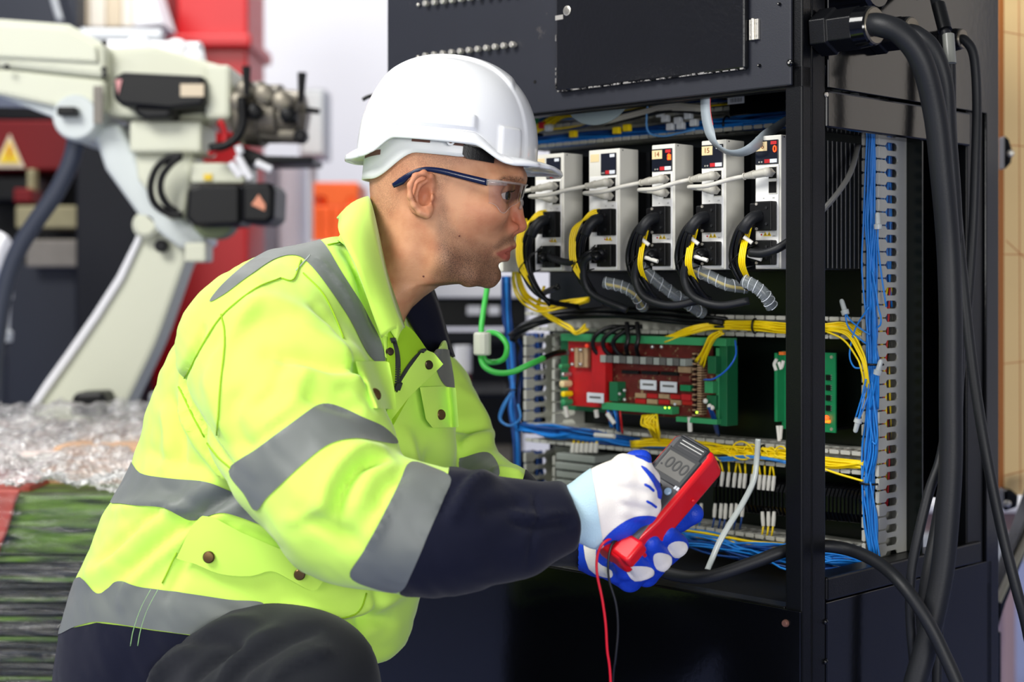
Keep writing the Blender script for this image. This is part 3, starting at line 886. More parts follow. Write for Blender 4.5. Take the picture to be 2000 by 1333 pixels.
# clear crimp caps
def cap(label, a, bq, wires):
    t = thing('crimp_splice', label, 'wire cap', a, 'clear wire caps')
    d = (bq-a).normalized(); L = (bq-a).length
    b = MB(); b.lathe(a, d, [(0, .0048), (L*.28, .0052), (L*.32, .0034), (L*.9, .003), (L, .0018)], 16); b.build('cap', M['clear_strap'], t, smooth='auto')
    for k, w_ in enumerate(wires):
        b = MB(); b.tube([a+d*.004]+w_, .00115, 6, 6); b.build('wire', BW, t, smooth=True)
cap('clear crimp cap on two blue wires standing above the yellow wires', K(1652, 615, .185), K(1643, 585, .185), [[K(1655, 635, .185), K(1670, 655, .19), K(1692, 672, .195)], [K(1660, 625, .185), K(1680, 642, .19), K(1700, 655, .195)]])
cap('clear crimp cap lying against the top of the blue bundle', K(1715, 448, .190), K(1714, 415, .190), [[K(1715, 480, .19), K(1722, 540, .196), K(1731, 600, .2)]])
cap('clear crimp cap halfway down the tall blue bundle', K(1713, 732, .186), K(1721, 703, .186), [[K(1708, 760, .188), K(1700, 800, .194)], [K(1716, 760, .188), K(1715, 800, .196)]])
cap('clear crimp cap dangling left of the blue bundle near the small green board', K(1677, 818, .186), K(1670, 845, .186), [[K(1684, 790, .188), K(1694, 750, .196)], [K(1686, 800, .19), K(1697, 770, .196)]])
# wires inside the vertical duct, seen through the slots
bundle('yellow and dark wires seen through the slots of the tall duct', 'wire bundle', [C(.037, .235, cz(y, .037, .235)) for y in (560, 640, 760, 860, 1000)], 16, .0014, (.007, .014), [YW, YW, M['black_cable'], M['label_red'], YW, DB], 11)
bundle('blue wires seen through the upper slots of the tall duct', 'wire bundle', [C(.037, .235, cz(y, .037, .235)) for y in (248, 330, 450, 600)], 22, .0013, (.007, .015), [BW, DB], 12)
# top duct
bundle('blue wires lying in the duct above the servo drives', 'wire bundle', [K(1000, 283, .215), K(1120, 272, .213), K(1240, 262, .212), K(1330, 252, .212), K(1420, 243, .212), K(1545, 234, .212), K(1690, 228, .22)], 40, .0013, (.010, .012), [BW, BW, DB], 21, ties=((4, .011),))
bundle('yellow wires lying on the uppermost duct behind the grey half-round plate', 'wire bundle', [K(1020, 268, .19), K(1070, 240, .19), K(1110, 222, .2), K(1200, 232, .2), K(1280, 214, .2), K(1340, 210, .21)], 9, .0016, (.006, .008), YW, 22)
crowd = bundle('blue and grey wires crowded under the front sheet', 'wire bundle', [K(1030, 245, .215), K(1120, 238, .215), K(1230, 215, .215), K(1330, 205, .215), K(1420, 196, .215), K(1540, 186, .215)], 22, .0016, (.014, .012), [BW, M['white_cable'], BW, YW, M['white_cable'], DB], 23)
bundle('grey cable bundle held by white ties above the middle drive', 'wire bundle', [K(1180, 240, .18), K(1260, 218, .18), K(1310, 210, .18), K(1370, 212, .18)], 5, .0030, (.007, .004), [M['rubber'], M['white_cable'], M['white_cable']], 24)
b = MB(); b.tube([p-VD*.02 for p in pathpx([(1284, 190, .2), (1282, 255, .2), (1310, 268, .2), (1345, 262, .2), (1375, 255, .2)])], .0015, 6, 6); tag(b.build('blue_wire', mat('pale_blue_wire', (96, 160, 225), .35), smooth=True), 'pale blue wire dropping in a loop beside the ribbon cable', 'wire', 'loose blue wires')
for k, (px, py, cm) in enumerate([(1050, 225, 'label_white'), (1060, 245, 'label_red'), (1072, 250, 'label_white'), (1290, 222, 'label_white'), (1310, 248, 'label_white'), (1330, 246, 'label_white'), (1345, 226, 'label_white'), (1300, 232, 'label_white'), (1120, 262, 'yellow_wire'), (1205, 255, 'yellow_wire'), (1225, 250, 'yellow_wire'), (1325, 236, 'label_white'), (1356, 240, 'label_white'), (1044, 236, 'rail_green')]):
    p = K(px, py, .188); b = MB(); b.box((-.006, -.004, -.005), (.006, .004, .005), T=lambda x, y, z: p+UD*x+VD*y+ZD*z)
    b.build('wire_plug', M[cm], crowd, bevel=.0015)
# black module with a barcode label at top right
t = thing('black_module', 'black module with a small barcode label just under the front sheet', 'electronic module', CF(1480, 215, .17))
b = MB(); cbox(b, cu(1532, .17), cu(1424, .17), .17, .26, CF(1480, 222, .17).z, CF(1480, 150, .17).z); b.build('housing', M['black_gloss'], t, bevel=.001)
b = MB(); cbox(b, cu(1453, .169), cu(1421, .169), .1692, .1698, CF(1437, 203, .17).z, CF(1437, 190, .17).z); lb = b.build('label', M['label_white'], t)
for k in range(12):
    b = MB(); uu = cu(1426+k*2, .169); cbox(b, uu-.0003-(k % 3)*.0002, uu, .1689, .1692, CF(1437, 200, .17).z, CF(1437, 192, .17).z); b.build('bar', M['ink'], lb)
# mid duct
bundle('thick bundle of yellow wires lying in the duct right above the red circuit board', 'wire bundle', [K(1300, 664, .18), K(1350, 645, .18), K(1400, 636, .195), K(1475, 637, .2), K(1540, 641, .2), K(1610, 640, .2), K(1650, 640, .205), K(1680, 660, .205)], 26, .0013, [(.004, .004), (.006, .005), (.006, .006), (.0075, .006), (.0085, .006), (.007, .006), (.007, .006), (.008, .006)], YW, 31, ties=((3, .0095), (5, .0085)))
bundle('yellow wires dropping from the duct onto the right end of the red board', 'wire bundle', [K(1410, 648, .17), K(1392, 662, .168), K(1377, 685, .17), K(1367, 712, .178)], 10, .0013, [(.004, .004), (.005, .004), (.006, .003), (.008, .004)], YW, 32)
bundle('yellow wires bending down from the duct to the blue bundle', 'wire bundle', [K(1612, 643, .19), K(1655, 652, .19), K(1680, 690, .19), K(1690, 720, .19), K(1697, 780, .2)], 6, .0013, [(.004, .004), (.014, .004), (.010, .004), (.007, .003), (.005, .003)], YW, 33, wob=.3)
bundle('black cables lying along the left half of the middle duct', 'wire bundle', [K(1000, 660, .16), K(1020, 640, .16), K(1080, 622, .17), K(1180, 614, .18), K(1300, 622, .19), K(1420, 630, .2)], 14, .0032, (.010, .012), M['black_cable'], 34)
bundle('yellow wires draped in loops left of the drives behind the chin', 'wire bundle', [K(1030, 430, .06), K(1018, 480, .07), K(1012, 530, .08), K(1025, 575, .09), K(1060, 600, .12), K(1110, 590, .15), K(1150, 585, .16)], 6, .0016, [(.006, .006), (.008, .006), (.01, .008), (.012, .01), (.012, .01), (.01, .008), (.004, .004)], YW, 35)
bundle('yellow wires hanging in a curl under the left end of the middle duct', 'wire bundle', [K(1060, 560, .12), K(1048, 600, .13), K(1070, 622, .14), K(1110, 640, .15), K(1125, 652, .15), K(1145, 640, .16)], 4, .0016, (.007, .005), YW, 36)
for k in range(5):
    x = 1160+k*20
    b = MB(); b.tube(pathpx([(x+70-k*8, 640-k*1, .19), (x+30, 640+k, .175), (x+4, 655+k*2, .165), (x-2, 675, .165), (x+12, 694, .175), (x+55-k*5, 705, .2)] if k < 3 else [(x+4, 630, .17), (x+7, 660, .165), (x+3, 680, .165), (x+8, 700, .19)]), .0034, 8, 6)
    tag(b.build('black_cable', M['black_cable'], smooth=True), ['leftmost of the three glossy black cables arching into the red circuit board', 'middle one of three glossy black cables arching into the red circuit board', 'rightmost of the three glossy black cables arching into the red circuit board', 'short black cable dropping into the red board beside the arching ones', 'short black cable dropping into the red board nearest the yellow wires'][k], 'cable', 'black cables over the red board' if k < 3 else 'short black cables over the red board')
# low duct
bundle('blue wires lying in the left half of the duct below the red board', 'wire bundle', [K(1020, 832, .2), K(1080, 843, .2), K(1140, 850, .2), K(1220, 862, .21), K(1330, 874, .215)], 44, .0015, [(.007, .010), (.011, .012), (.010, .012), (.008, .010), (.004, .008)], [BW, BW, DB], 41, wob=1.6)
heap = bundle('yellow wires heaped in the duct below the red board', 'wire bundle', [K(1235, 868, .205), K(1300, 864, .2), K(1380, 876, .2), K(1430, 880, .2), K(1490, 884, .2), K(1560, 892, .2), K(1625, 905, .2), K(1690, 908, .2)], 26, .0013, [(.006, .006), (.006, .008), (.010, .008), (.009, .008), (.010, .006), (.007, .006), (.008, .006), (.007, .006)], YW, 42, wob=1.8, ties=((4, .0095),))
bundle('few blue wires crossing the duct behind the clear plastic strap', 'wire bundle', [K(1405, 897, .195), K(1450, 894, .195), K(1490, 895, .195), K(1540, 903, .195)], 5, .0012, (.003, .004), mat('sky_wire', (60, 140, 220), .4), 43)
b = MB(); b.tube(pathpx([(1605, 915, .19), (1640, 927, .19), (1685, 940, .19)]), .0015, 6, 6); tag(b.build('yellow_wire', YW, smooth=True), 'single yellow wire slanting from the post to the tie on the blue bundle', 'wire')
for k in range(7):
    rr = random.Random(k+70); cx_, cy_, v_ = 1412+k*19, 884+rr.uniform(-4, 5), .199-rr.random()*.01; r_ = rr.uniform(.006, .012)
    c = K(cx_, cy_, v_); b = MB(); b.tube([c+UD*math.cos(a)*r_*1.5+ZD*math.sin(a)*r_+VD*.002*math.sin(2*a) for a in [2*math.pi*q/14 for q in range(14)]], .0012, 6, 2, cap=True)
    b.build('wire_coil', YW, heap, smooth=True)
# bundle under the board with white ferrules
bundle('yellow wires curling from the bottom edge of the red board into the duct', 'wire bundle', [K(1272, 810, .176), K(1270, 826, .172), K(1278, 840, .176), K(1284, 860, .2)], 18, .0014, [(.020, .003), (.019, .006), (.016, .006), (.014, .004)], YW, 44)
# bottom duct and floor
bundle('blue wires spread over the cabinet floor under the lowest duct', 'wire bundle', [K(1330, 1050, .18), K(1400, 1066, .17), K(1480, 1080, .16), K(1560, 1090, .15), K(1640, 1098, .17), K(1700, 1100, .2)], 36, .0014, [(.012, .02), (.014, .02), (.017, .03), (.018, .03), (.014, .03), (.006, .01)], [BW, BW, DB], 51, wob=1.6)
bundle('few yellow wires among the blue ones below the meter', 'wire bundle', [K(1330, 1040, .18), K(1390, 1050, .18), K(1460, 1064, .18), K(1540, 1070, .2)], 6, .0014, (.005, .01), YW, 52)
# left end: blue bundle outside the short ducts
bundle('blurred blue wire bundle hanging left of the short grey ducts', 'wire bundle', [K(988, 540, .2), K(990, 620, .2), K(996, 700, .2), K(1000, 762, .2), K(1000, 800, .2), K(1008, 860, .2), K(1010, 930, .2)], 16, .0017, [(.008, .008), (.010, .008), (.010, .008), (.004, .004), (.009, .008), (.006, .006), (.005, .006)], [BW, DB], 61, ties=((3, .009),))
for k in range(2):
    b = MB(); b.tube(pathpx([(998, 768, .195), (985-k*4, 795, .19), (978-k*2, 820, .19), (996, 832, .19), (1016, 818, .19), (1012, 790, .19)]), .0016, 6, 6); tag(b.build('blue_wire', mat('mid_blue', (60, 130, 200), .4), smooth=True), ['inner', 'outer'][k]+' blue wire loop hanging below the tie of the blurred blue bundle', 'wire', 'blue wire loops')
for (pa, pb, lab_) in ((652, 846, 'dark blue wires filling the short duct left of the red board'), (882, 1096, 'dark blue wires filling the short duct below the blue wires')):
    xs = [(1036+1.2*k, pa+(pb-pa)*k/4) for k in range(5)]
    bundle(lab_, 'wire bundle', [CF(x, y, .238) for x, y in xs], 46, .0025, (.015, .026), [DB, M['black_cable'], DB], 171+pa, wob=.5)
# green cable with its ferrite core
t = thing('green_cable', 'bright green cable coiled once through a pale ferrite core', 'cable', CF(950, 670, .02))
b = MB(); b.tube(pathpx([(952, 560, .05), (944, 610, .03), (940, 650, .02), (945, 700, .02), (965, 708, .03), (985, 700, .03), (990, 675, .03), (975, 655, .03), (958, 650, .03), (945, 655, .03)]), .0040, 10, 7); b.build('cable', M['green_cable'], t, smooth=True)
b = MB(); b.tube(pathpx([(938, 692, .012), (945, 715, .01), (968, 728, .012), (1000, 727, .02), (1035, 712, .04), (1062, 700, .07)]), .0043, 10, 7); b.build('cable', M['green_cable'], t, smooth=True)
b = MB(); b.tube(pathpx([(1060, 701, .068), (1080, 692, .09), (1102, 688, .12)]), .0042, 10, 5); b.build('black_sleeve', M['black_cable'], t, smooth=True)
b = MB(); c = CF(942, 672, .012); X_ = lambda x, y, z: c+UD*x+VD*y+ZD*z
b.lathe(c-ZD*.016, ZD, [(0, .010), (.002, .0125), (.030, .0125), (.032, .010)], 12); b.build('ferrite_core', M['ferrite'], t, bevel=.001)

# ------------------------------------------------------------------ red circuit board on its green carrier
BV = .185
bt = thing('circuit_board', 'red circuit board on a green carrier crowded with components and wires', 'circuit board', CF(1260, 810, BV))
def bb(nm, px0, py0, px1, py1, v0, v1, m, par=bt, bevel=.0005, **k):
    ua, ub = cu(px1, v0), cu(px0, v0); um_ = (ua+ub)/2
    ref = 1260
    b = MB(); 
    def z(py, px): return cz(py, cu(px, v0), v0)
    # rows are level in space: take the height at the left edge
    z0 = z(py1, px0); z1 = z(py0, px0)
    cbox(b, ua, ub, v0, v1, z0, z1); return b.build(nm, m, par, bevel=bevel, **k)
bb('carrier', 1095, 655, 1420, 800, .200, .206, M['rail_green_dark'])
bb('carrier_rail', 1095, 652, 1418, 666, .176, .200, M['rail_green'])
bb('carrier_rail', 1405, 676, 1420, 832, .180, .204, M['rail_green_dark'])
bb('carrier_rail', 1398, 680, 1404, 820, .178, .204, M['rail_green'])
bb('board', 1110, 662, 1186, 792, .186, .190, M['pcb_red'])
bb('board', 1187, 700, 1400, 806, .190, .194, M['pcb_dark'])
bb('board', 1186, 664, 1392, 712, .192, .195, M['pcb_dark'])
bb('red_plate', 1156, 676, 1182, 786, .170, .186, M['pcb_red'])
bb('terminal_strip', 1175, 786, 1312, 800, .170, .186, M['rail_green'])
bb('terminal_strip', 1320, 814, 1400, 824, .170, .186, M['rail_green'])
for k in range(13): bb('terminal_block', 1172+k*13, 694+k*0.6, 1182+k*13, 708+k*0.6, .166, .184, M['component_grey'] if k % 2 else M['connector_grey'])
for k in range(3):
    bb('chip', 1214+k*38, 723+k*1.4, 1246+k*38, 730+k*1.4, .184, .190, M['black_plastic'])
    bb('chip', 1122+k*9, 680, 1129+k*9, 718, .178, .186, M['component_tan'])
for k, (a, b_, c_, d_) in enumerate([(1250, 742, 1281, 761), (1289, 745, 1321, 766), (1146, 767, 1178, 786)]):
    lb = bb('paper_label', a, b_, c_, d_, .180 if k < 2 else .166, .182 if k < 2 else .168, M['label_white'])
    bb('print', a+5, b_+7, c_-5, b_+11, .1796 if k < 2 else .1656, .180 if k < 2 else .166, M['component_grey'], lb, bevel=0)
bb('relay', 1190, 746, 1206, 784, .172, .190, M['rail_green_dark'])
for k in range(5):
    for j in range(2): bb('component', 1240+k*23, 768+j*11+k*.8, 1260+k*23, 777+j*11+k*.8, .186, .190, M['pcb_red'] if (j+k) % 2 else M['component_tan'])
for k in range(4): bb('component', 1324+2*k, 716+k*18, 1348, 728+k*18, .182, .190, [M['component_tan'], M['pcb_dark'], M['pcb_green'], M['label_red']][k])
for k in range(26): bb('pin', 1352, 690+k*5, 1358, 692.5+k*5, .180, .190, M['black_plastic'] if k % 2 else M['component_tan'], bevel=0)
for k in range(24): bb('pin', 1362, 692+k*5, 1370, 695+k*5, .178, .190, M['component_tan'], bevel=0)
bb('relay', 1382, 696, 1398, 730, .168, .190, M['rail_green_dark']); bb('relay', 1376, 745, 1392, 768, .166, .190, M['rail_green']); bb('relay', 1380, 772, 1398, 800, .172, .190, M['rail_green_dark'])
for (px, py) in ((1204, 762), (1220, 763), (1207, 780), (1220, 781), (1118, 684), (1134, 684), (1118, 712), (1134, 712), (1210, 770), (1274, 678), (1292, 678)):
    b = MB(); b.ball(CF(px, py, .176), .0028, 10, 8); b.build('capacitor', M['cap_silver'], bt, smooth=True)
for (px, py, m_, r) in ((1102, 750, 'label_yellow', .0050), (1104, 770, 'yellow_wire', .0042), (1104, 786, 'rail_green', .0045), (1098, 690, 'component_grey', .004), (1103, 732, 'cap_silver', .003), (1099, 716, 'rail_green', .0035)):
    b = MB(); b.lathe(CF(px, py, .172), VD, [(-.006, r*.6), (-.005, r), (.012, r)], 14); b.build('capacitor', M[m_], bt, smooth='auto')
for (px, py, m_, r) in ((1299, 797, 'led_green', .0014), (1307, 797, 'led_green', .0014), (1361, 806, 'led_green', .0016), (1146, 676, 'led_dim', .003), (1318, 790, 'label_white', .002)):
    b = MB(); b.ball(CF(px, py, .165), r, 10, 8); b.build('lamp', M[m_], bt, smooth=True)
# green wire-ends and white wire markers below the board
for k, (x0, y0, x1, y1) in enumerate([(1104, 794, 1108, 815), (1164, 802, 1166, 815), (1186, 808, 1200, 828), (1347, 815, 1348, 843), (1162, 850, 1200, 853)]):
    b = MB(); b.tube(pathpx([(x0, y0, .172), (x1, y1, .175)]), .0034, 10, 1); tag(b.build('wire_marker', M['wire_white'], smooth='auto'), ['white wire marker under the left end of the red board', 'short white wire marker beside the blue wires under the red board', 'slanting white wire marker between blue and red wires under the board', 'upright white wire marker under the green lamp of the board', 'white wire marker lying on the blue wires of the low duct'][k], 'wire marker')
bundle('blue and red wires dropping from the left bottom edge of the red board', 'wire bundle', [K(1196, 800, .175), K(1200, 815, .176), K(1204, 840, .19)], 9, .0016, (.018, .004), [BW, DB, M['label_red'], DB], 45, wob=.2)
b = MB(); b.tube(pathpx([(1375, 742, .16), (1395, 740, .15), (1420, 722, .145), (1437, 695, .15), (1436, 665, .17)]), .0014, 6, 7); tag(b.build('blue_wire', mat('board_blue', (30, 96, 200), .4), smooth=True), 'single blue wire arching around the green end of the red board', 'wire', 'loose blue wires')
bundle('dark blue wires falling from the right corner of the red board', 'wire bundle', [K(1386, 796, .16), K(1394, 815, .17), K(1402, 850, .2)], 5, .0016, (.003, .003), DB, 46, wob=.3)
for (x, y) in ((1378, 784), (1386, 794), (1391, 797)):
    b = MB(); b.ball(CF(x, y, .162), .0036, 8, 6); b.build('wire_end', M['wire_white'], bt, smooth=True)

# small green board behind the post
gt = thing('relay_board', 'narrow green circuit board with a glowing red lamp behind the black post', 'circuit board', CF(1580, 845, .23))
u0_ = cu(1632, .23); u1_ = cu(1527, .23)
zg0, zg1 = cz(846, u0_, .23), cz(690, u0_, .23)
b = MB(); cbox(b, u0_, u1_, .230, .2325, zg0, zg1); b.build('board', M['pcb_green'], gt)
b = MB(); cbox(b, u0_, u1_, .2327, .262, zg0+.003, zg0+.006); b.build('standoff', M['black_plastic'], gt)
for k in range(4):
    py = 735+k*20
    b = MB(); cbox(b, cu(1622, .228), cu(1613, .228), .2275, .230, cz(py+9, u0_, .23), cz(py-2, u0_, .23)); ch = b.build('chip', M['black_plastic'], gt)
    for q in range(3):
        b = MB(); cbox(b, cu(1623, .228), cu(1620, .228), .2285, .230, cz(py+8-q*4, u0_, .23), cz(py+6-q*4, u0_, .23)); b.build('chip_leg', M['cap_silver'], ch)
for py in (698, 839):
    b = MB(); b.lathe(CF(1624, py, .230), n_, [(0, .0024), (.001, .002)], 12); b.build('screw', M['steel'], gt)
b = MB(); b.ball(CF(1614, 817, .226), .0034, 12, 8); b.build('lamp', M['led_red'], gt, smooth=True)
b = MB(); cbox(b, cu(1620, .228), cu(1610, .228), .226, .230, cz(827, u0_, .23), cz(822, u0_, .23)); b.build('lamp', M['led_orange'], gt)
b = MB(); cbox(b, u1_-.003, u1_+.0015, .215, .230, zg0+.01, zg1-.002); b.build('terminal_strip', M['pcb_green'], gt, bevel=.0005)
for k, (x, y, x2, y2) in enumerate([(1517, 702, 1512, 712), (1512, 712, 1516, 724), (1521, 708, 1526, 722), (1530, 705, 1527, 718), (1519, 832, 1522, 862), (1526, 832, 1524, 858)]):
    b = MB(); b.tube(pathpx([(x, y, .205), (x2, y2, .205)]), .0024, 8, 1); b.build('wire_marker', M['wire_white'], gt, smooth='auto')
b = MB(); cbox(b, cu(1532, .21), cu(1523, .21), .208, .222, cz(693, u1_, .21), cz(687, u1_, .21)); b.build('orange_clip', M['led_orange'] if 0 else mat('orange_clip', (225, 110, 40), .5), gt)

# grey terminal stack behind the glove
tt_ = thing('terminal_stack', 'blurred light grey terminal blocks behind the white glove', 'terminal block', CF(1130, 940, .2))
for k in range(4):
    py = 884+k*17
    b = MB(); cbox(b, cu(1165, .2), cu(1090+(2 if k % 2 else 0), .2), .195-.004*(k % 2), .25, cz(py+14, cu(1090, .2), .2), cz(py, cu(1090, .2), .2)); b.build('terminal_block', M['connector_grey'], tt_, bevel=.002)
for k in range(6):
    b = MB(); b.tube(pathpx([(1118+k*9, 884, .2), (1120+k*9, 866, .2)]), .0036, 8, 1); tb = b.build('ferrule', M['wire_white'], tt_, smooth='auto')
    b = MB(); b.tube(pathpx([(1120+k*9, 868, .2), (1124+k*9, 845, .21)]), .0015, 6, 1); b.build('wire', YW, tt_)

# black terminal row with marked wires
tr = thing('terminal_row', 'long row of black terminal blocks with white wire markers above and below', 'terminal block', CF(1480, 1000, .21))
for k in range(40):
    px = 1405+k*7.6
    if px > 1690: break
    u_ = cu(px, .215); zc = cz(965+(px-1405)*.085, u_, .215)
    b = MB()
    b.prism([C(u_, .245, zc-.026), C(u_, .212, zc-.022), C(u_, .206, zc-.010), C(u_, .206, zc+.010), C(u_, .212, zc+.020), C(u_, .245, zc+.024)], UD*.0042)
    tb = b.build('terminal_block', M['black_gloss'], tr, bevel=.0007, seg=1)
    b = MB(); b.lathe(C(u_+.002, .2122, zc+.015), n_+ZD*.4, [(0, .0014), (.0006, .0014)], 8); b.build('terminal_screw', M['steel'] if k % 3 == 0 else M['black_plastic'], tb)
b = MB(); cbox(b, cu(1688, .25), cu(1400, .25), .2455, .25, tr.location.z+.008, tr.location.z+.030); b.build('din_rail', M['black_paint'], tr)
def ferr(x, y0, x2, y1, m_w, xw, yw, k):
    v_ = .207
    b = MB(); b.tube(pathpx([(x, y0, v_), (x2, y1, v_)]), [.0024, .0028, .0022], 8, 2); b.build('wire_marker', M['wire_white'], tr, smooth='auto')
    b = MB(); b.tube(pathpx([(x, y0, v_), (x*.6+xw*.4, y0*.5+yw*.5, v_-.002), (xw, yw, v_+.005)]), .0013, 6, 4); b.build('wire', m_w, tr, smooth=True)
for k, x in enumerate([1412, 1424, 1436, 1447, 1456, 1470, 1485, 1494, 1503, 1512]):
    ferr(x, 922+(x-1412)*.08, x-3, 950+(x-1412)*.09, YW, x-6+(k % 3)*5, 900, k)
for k, x in enumerate([1368, 1395, 1407, 1416, 1427, 1437, 1449]):
    ferr(x, 1014-abs(k-3)*1.5, x+2, 984, DB if k else BW, x-4, 1034, k)
for k, x in enumerate([1491, 1501, 1510]):
    ferr(x, 1028, x+(k-1)*2, 1000, YW, x-4, 1052, k)

# clear plastic strap hanging in front of the terminals
cs = thing('plastic_strap', 'clear plastic strap hanging in a curve in front of the black terminals', 'strap', CF(1450, 1000, .06))
ribbon([CF(*p) for p in [(1481, 858, .10), (1478, 900, .10), (1472, 940, .09), (1450, 985, .08), (1425, 1025, .07), (1405, 1060, .06), (1392, 1090, .05), (1382, 1113, .045)]], .0075, [UD, UD, UD+ZD*.2, UD*.9+ZD*.4, UD*.9+ZD*.4, UD*.9+ZD*.3, UD], 'strap', M['clear_strap'], cs, th=.002)

# ------------------------------------------------------------------ thick black cables of the cabinet side
def gland(t, u, v, z, r, ln=.05):
    a = C(u, v, z)
    b = MB(); b.lathe(a, -UD, [(0, r*1.25), (ln*.3, r*1.25), (ln*.3+.0005, r*1.12), (ln*.75, r*1.12)], 6); b.build('gland_nut', M['black_plastic'], t, bevel=.002)
    b = MB(); b.lathe(a-UD*ln*.75, -UD, [(0, r*1.08), (ln*.22, r*1.02), (ln*.25, r*.92)], 24); b.build('gland_cap', M['black_gloss'], t, smooth='auto')
    b = MB(); b.lathe(a-UD*ln*.99, -UD, [(0, r*.93), (.0015, r*.97), (.003, r*.90), (.0028, r*.62)], 24); b.build('gland_ring', mat('gland_ring', (110, 104, 92), .3, metal=.6), t, smooth='auto')
def bigc(label, pts, r, gl=None, name='thick_cable', m=None, group='thick black cables down the cabinet side'):
    P3 = [P(x, y, Y) for x, y, Y in pts]
    t = thing(name, label, 'cable', P3[-1], group)
    b = MB(); b.tube(P3, r, 16, 8); b.build('cable', m or M['rubber'], t, smooth=True)
    if gl: gland(t, *gl)
    return t
def gl_at(px, py, yy, r, ln):
    # where a gland that ends at this pixel starts on the side sheet
    X_ = (px-1000)/F*yy; z = CZ+(HZ-py)/F*yy
    q = Vector((X_, yy, 0))-CX0; u = q.dot(UD); v = q.dot(VD)
    return (-.003, v, z, r, -u-.003)
t = bigc('thickest black cable curving out of the top left gland and down the side', [(1700, 48, 1.72), (1722, 50, 1.70), (1760, 66, 1.69), (1800, 120, 1.69), (1826, 220, 1.70), (1840, 340, 1.71), (1852, 480, 1.72), (1857, 620, 1.72), (1857, 760, 1.72), (1857, 900, 1.72), (1850, 1020, 1.72), (1838, 1130, 1.72), (1812, 1250, 1.72), (1770, 1420, 1.72), (1750, 1700, 1.72), (1780, 2350, 1.75)], .0132, gl_at(1708, 50, 1.72, .022, .05))
bigc('second black cable from the top, running down behind the thickest one', [(1775, 62, 1.82), (1792, 68, 1.80), (1822, 95, 1.79), (1845, 160, 1.79), (1852, 260, 1.80), (1862, 400, 1.81), (1868, 600, 1.81), (1866, 760, 1.81), (1856, 900, 1.80), (1834, 1030, 1.79), (1812, 1150, 1.78), (1800, 1333, 1.78), (1800, 2300, 1.80)], .0098, gl_at(1780, 62, 1.82, .018, .04))
bigc('black cable leaving the round gland nearest the cabinet rear edge', [(1874, 76, 1.95), (1886, 80, 1.94), (1902, 110, 1.935), (1908, 200, 1.935), (1905, 330, 1.93), (1900, 460, 1.93), (1890, 600, 1.92), (1872, 760, 1.90), (1862, 900, 1.88), (1850, 1100, 1.86), (1830, 1333, 1.85), (1830, 2255, 1.85)], .0060, gl_at(1878, 76, 1.95, .013, .03))
t = bigc('thin black cable with a taped pale sleeve that runs to the lower right corner', [(1820, -30, 1.90), (1832, 20, 1.86), (1846, 60, 1.84), (1856, 120, 1.83), (1858, 240, 1.83), (1866, 380, 1.82), (1880, 540, 1.80), (1900, 720, 1.78), (1925, 880, 1.76), (1955, 1030, 1.75), (1985, 1150, 1.74), (2010, 1250, 1.74), (2050, 1500, 1.74), (2060, 2360, 1.74)], .0062)
b = MB(); b.tube([P(1852, 68, 1.832), P(1856, 125, 1.824)], .0072, 14, 1); b.build('tape', mat('pale_tape', (120, 122, 116), .3), t, smooth='auto')
b = MB(); b.tube([P(1833, 10, 1.858), P(1846, 60, 1.838)], .0085, 14, 1); b.build('sleeve', M['black_plastic'], t, smooth='auto')
b = MB(); b.lathe(P(1815, -40, 1.93), P(1822, -6, 1.90)-P(1815, -40, 1.93), [(0, .017), (.018, .017), (.020, .013)], 8); b.build('gland_nut', M['black_gloss'], t, bevel=.002)
bigc('slack black cable bulging left of the others above the lower rail', [(1852, 820, 1.76), (1836, 900, 1.75), (1815, 960, 1.745), (1795, 1040, 1.74), (1780, 1120, 1.74), (1778, 1200, 1.74), (1785, 1290, 1.74), (1800, 1420, 1.74), (1815, 2340, 1.76)], .0058)
bigc('black cable curving from behind the post down over the side rail to the floor', [(1250, 1100, 1.90), (1310, 1122, 1.84), (1380, 1128, 1.80), (1470, 1100, 1.79), (1530, 1078, 1.79), (1600, 1067, 1.80), (1660, 1075, 1.79), (1715, 1100, 1.75), (1760, 1140, 1.71), (1800, 1195, 1.69), (1840, 1270, 1.68), (1880, 1370, 1.67), (1905, 1520, 1.67), (1915, 2430, 1.67)], [.0075]*14)
b = MB(); b.lathe(C(-.003, .10, cz(-22, 0, .1)), -UD, [(0, .030), (.03, .030), (.034, .026)], 24); tag(b.build('cable_gland', M['black_gloss'], smooth='auto'), 'big black round gland cut by the top of the picture above the thickest cable', 'cable gland')
# grey lead in front of the heat sink
b = MB(); b.tube(pathpx([(1582, 432, .075), (1608, 410, .075), (1640, 372, .09), (1662, 335, .12), (1676, 285, .17)]), .0034, 10, 6); tag(b.build('grey_lead', mat('grey_lead', (92, 92, 90), .5), smooth=True), 'grey lead bowing across the black heat sink right of the post', 'cable')
# ------------------------------------------------------------------ the hall behind
mk('hall_white', (236, 236, 240), .7, var=.03, vscale=2)
mk('epoxy_blue', (112, 124, 176), .35, var=.1, vscale=3)
mk('machine_red', (184, 10, 20), .4, var=.08, vscale=4)
mk('machine_darkred', (112, 12, 18), .5, spec=.3)
mk('navy_steel', (13, 16, 26), .5, spec=.3)
mk('slate', (32, 37, 50), .5, var=.1, vscale=5)
mk('beige_card', (214, 198, 172), .7)
mk('beige_light', (234, 226, 212), .7)
mk('robot_ivory', (214, 216, 196), .42, var=.03, vscale=6)
mk('robot_pale', (205, 212, 212), .4)
mk('motor_black', (7, 8, 11), .42, spec=.3)
mk('hose_slate', (48, 54, 70), .55)
mk('orange_crate', (238, 96, 20), .5)
mk('gearbox', (124, 118, 106), .4, metal=.55, var=.35, vscale=25, bump=.4, bscale=60)
mk('olive_grey', (150, 142, 108), .6, var=.15)
mk('warm_grey', (128, 122, 114), .6, var=.2)
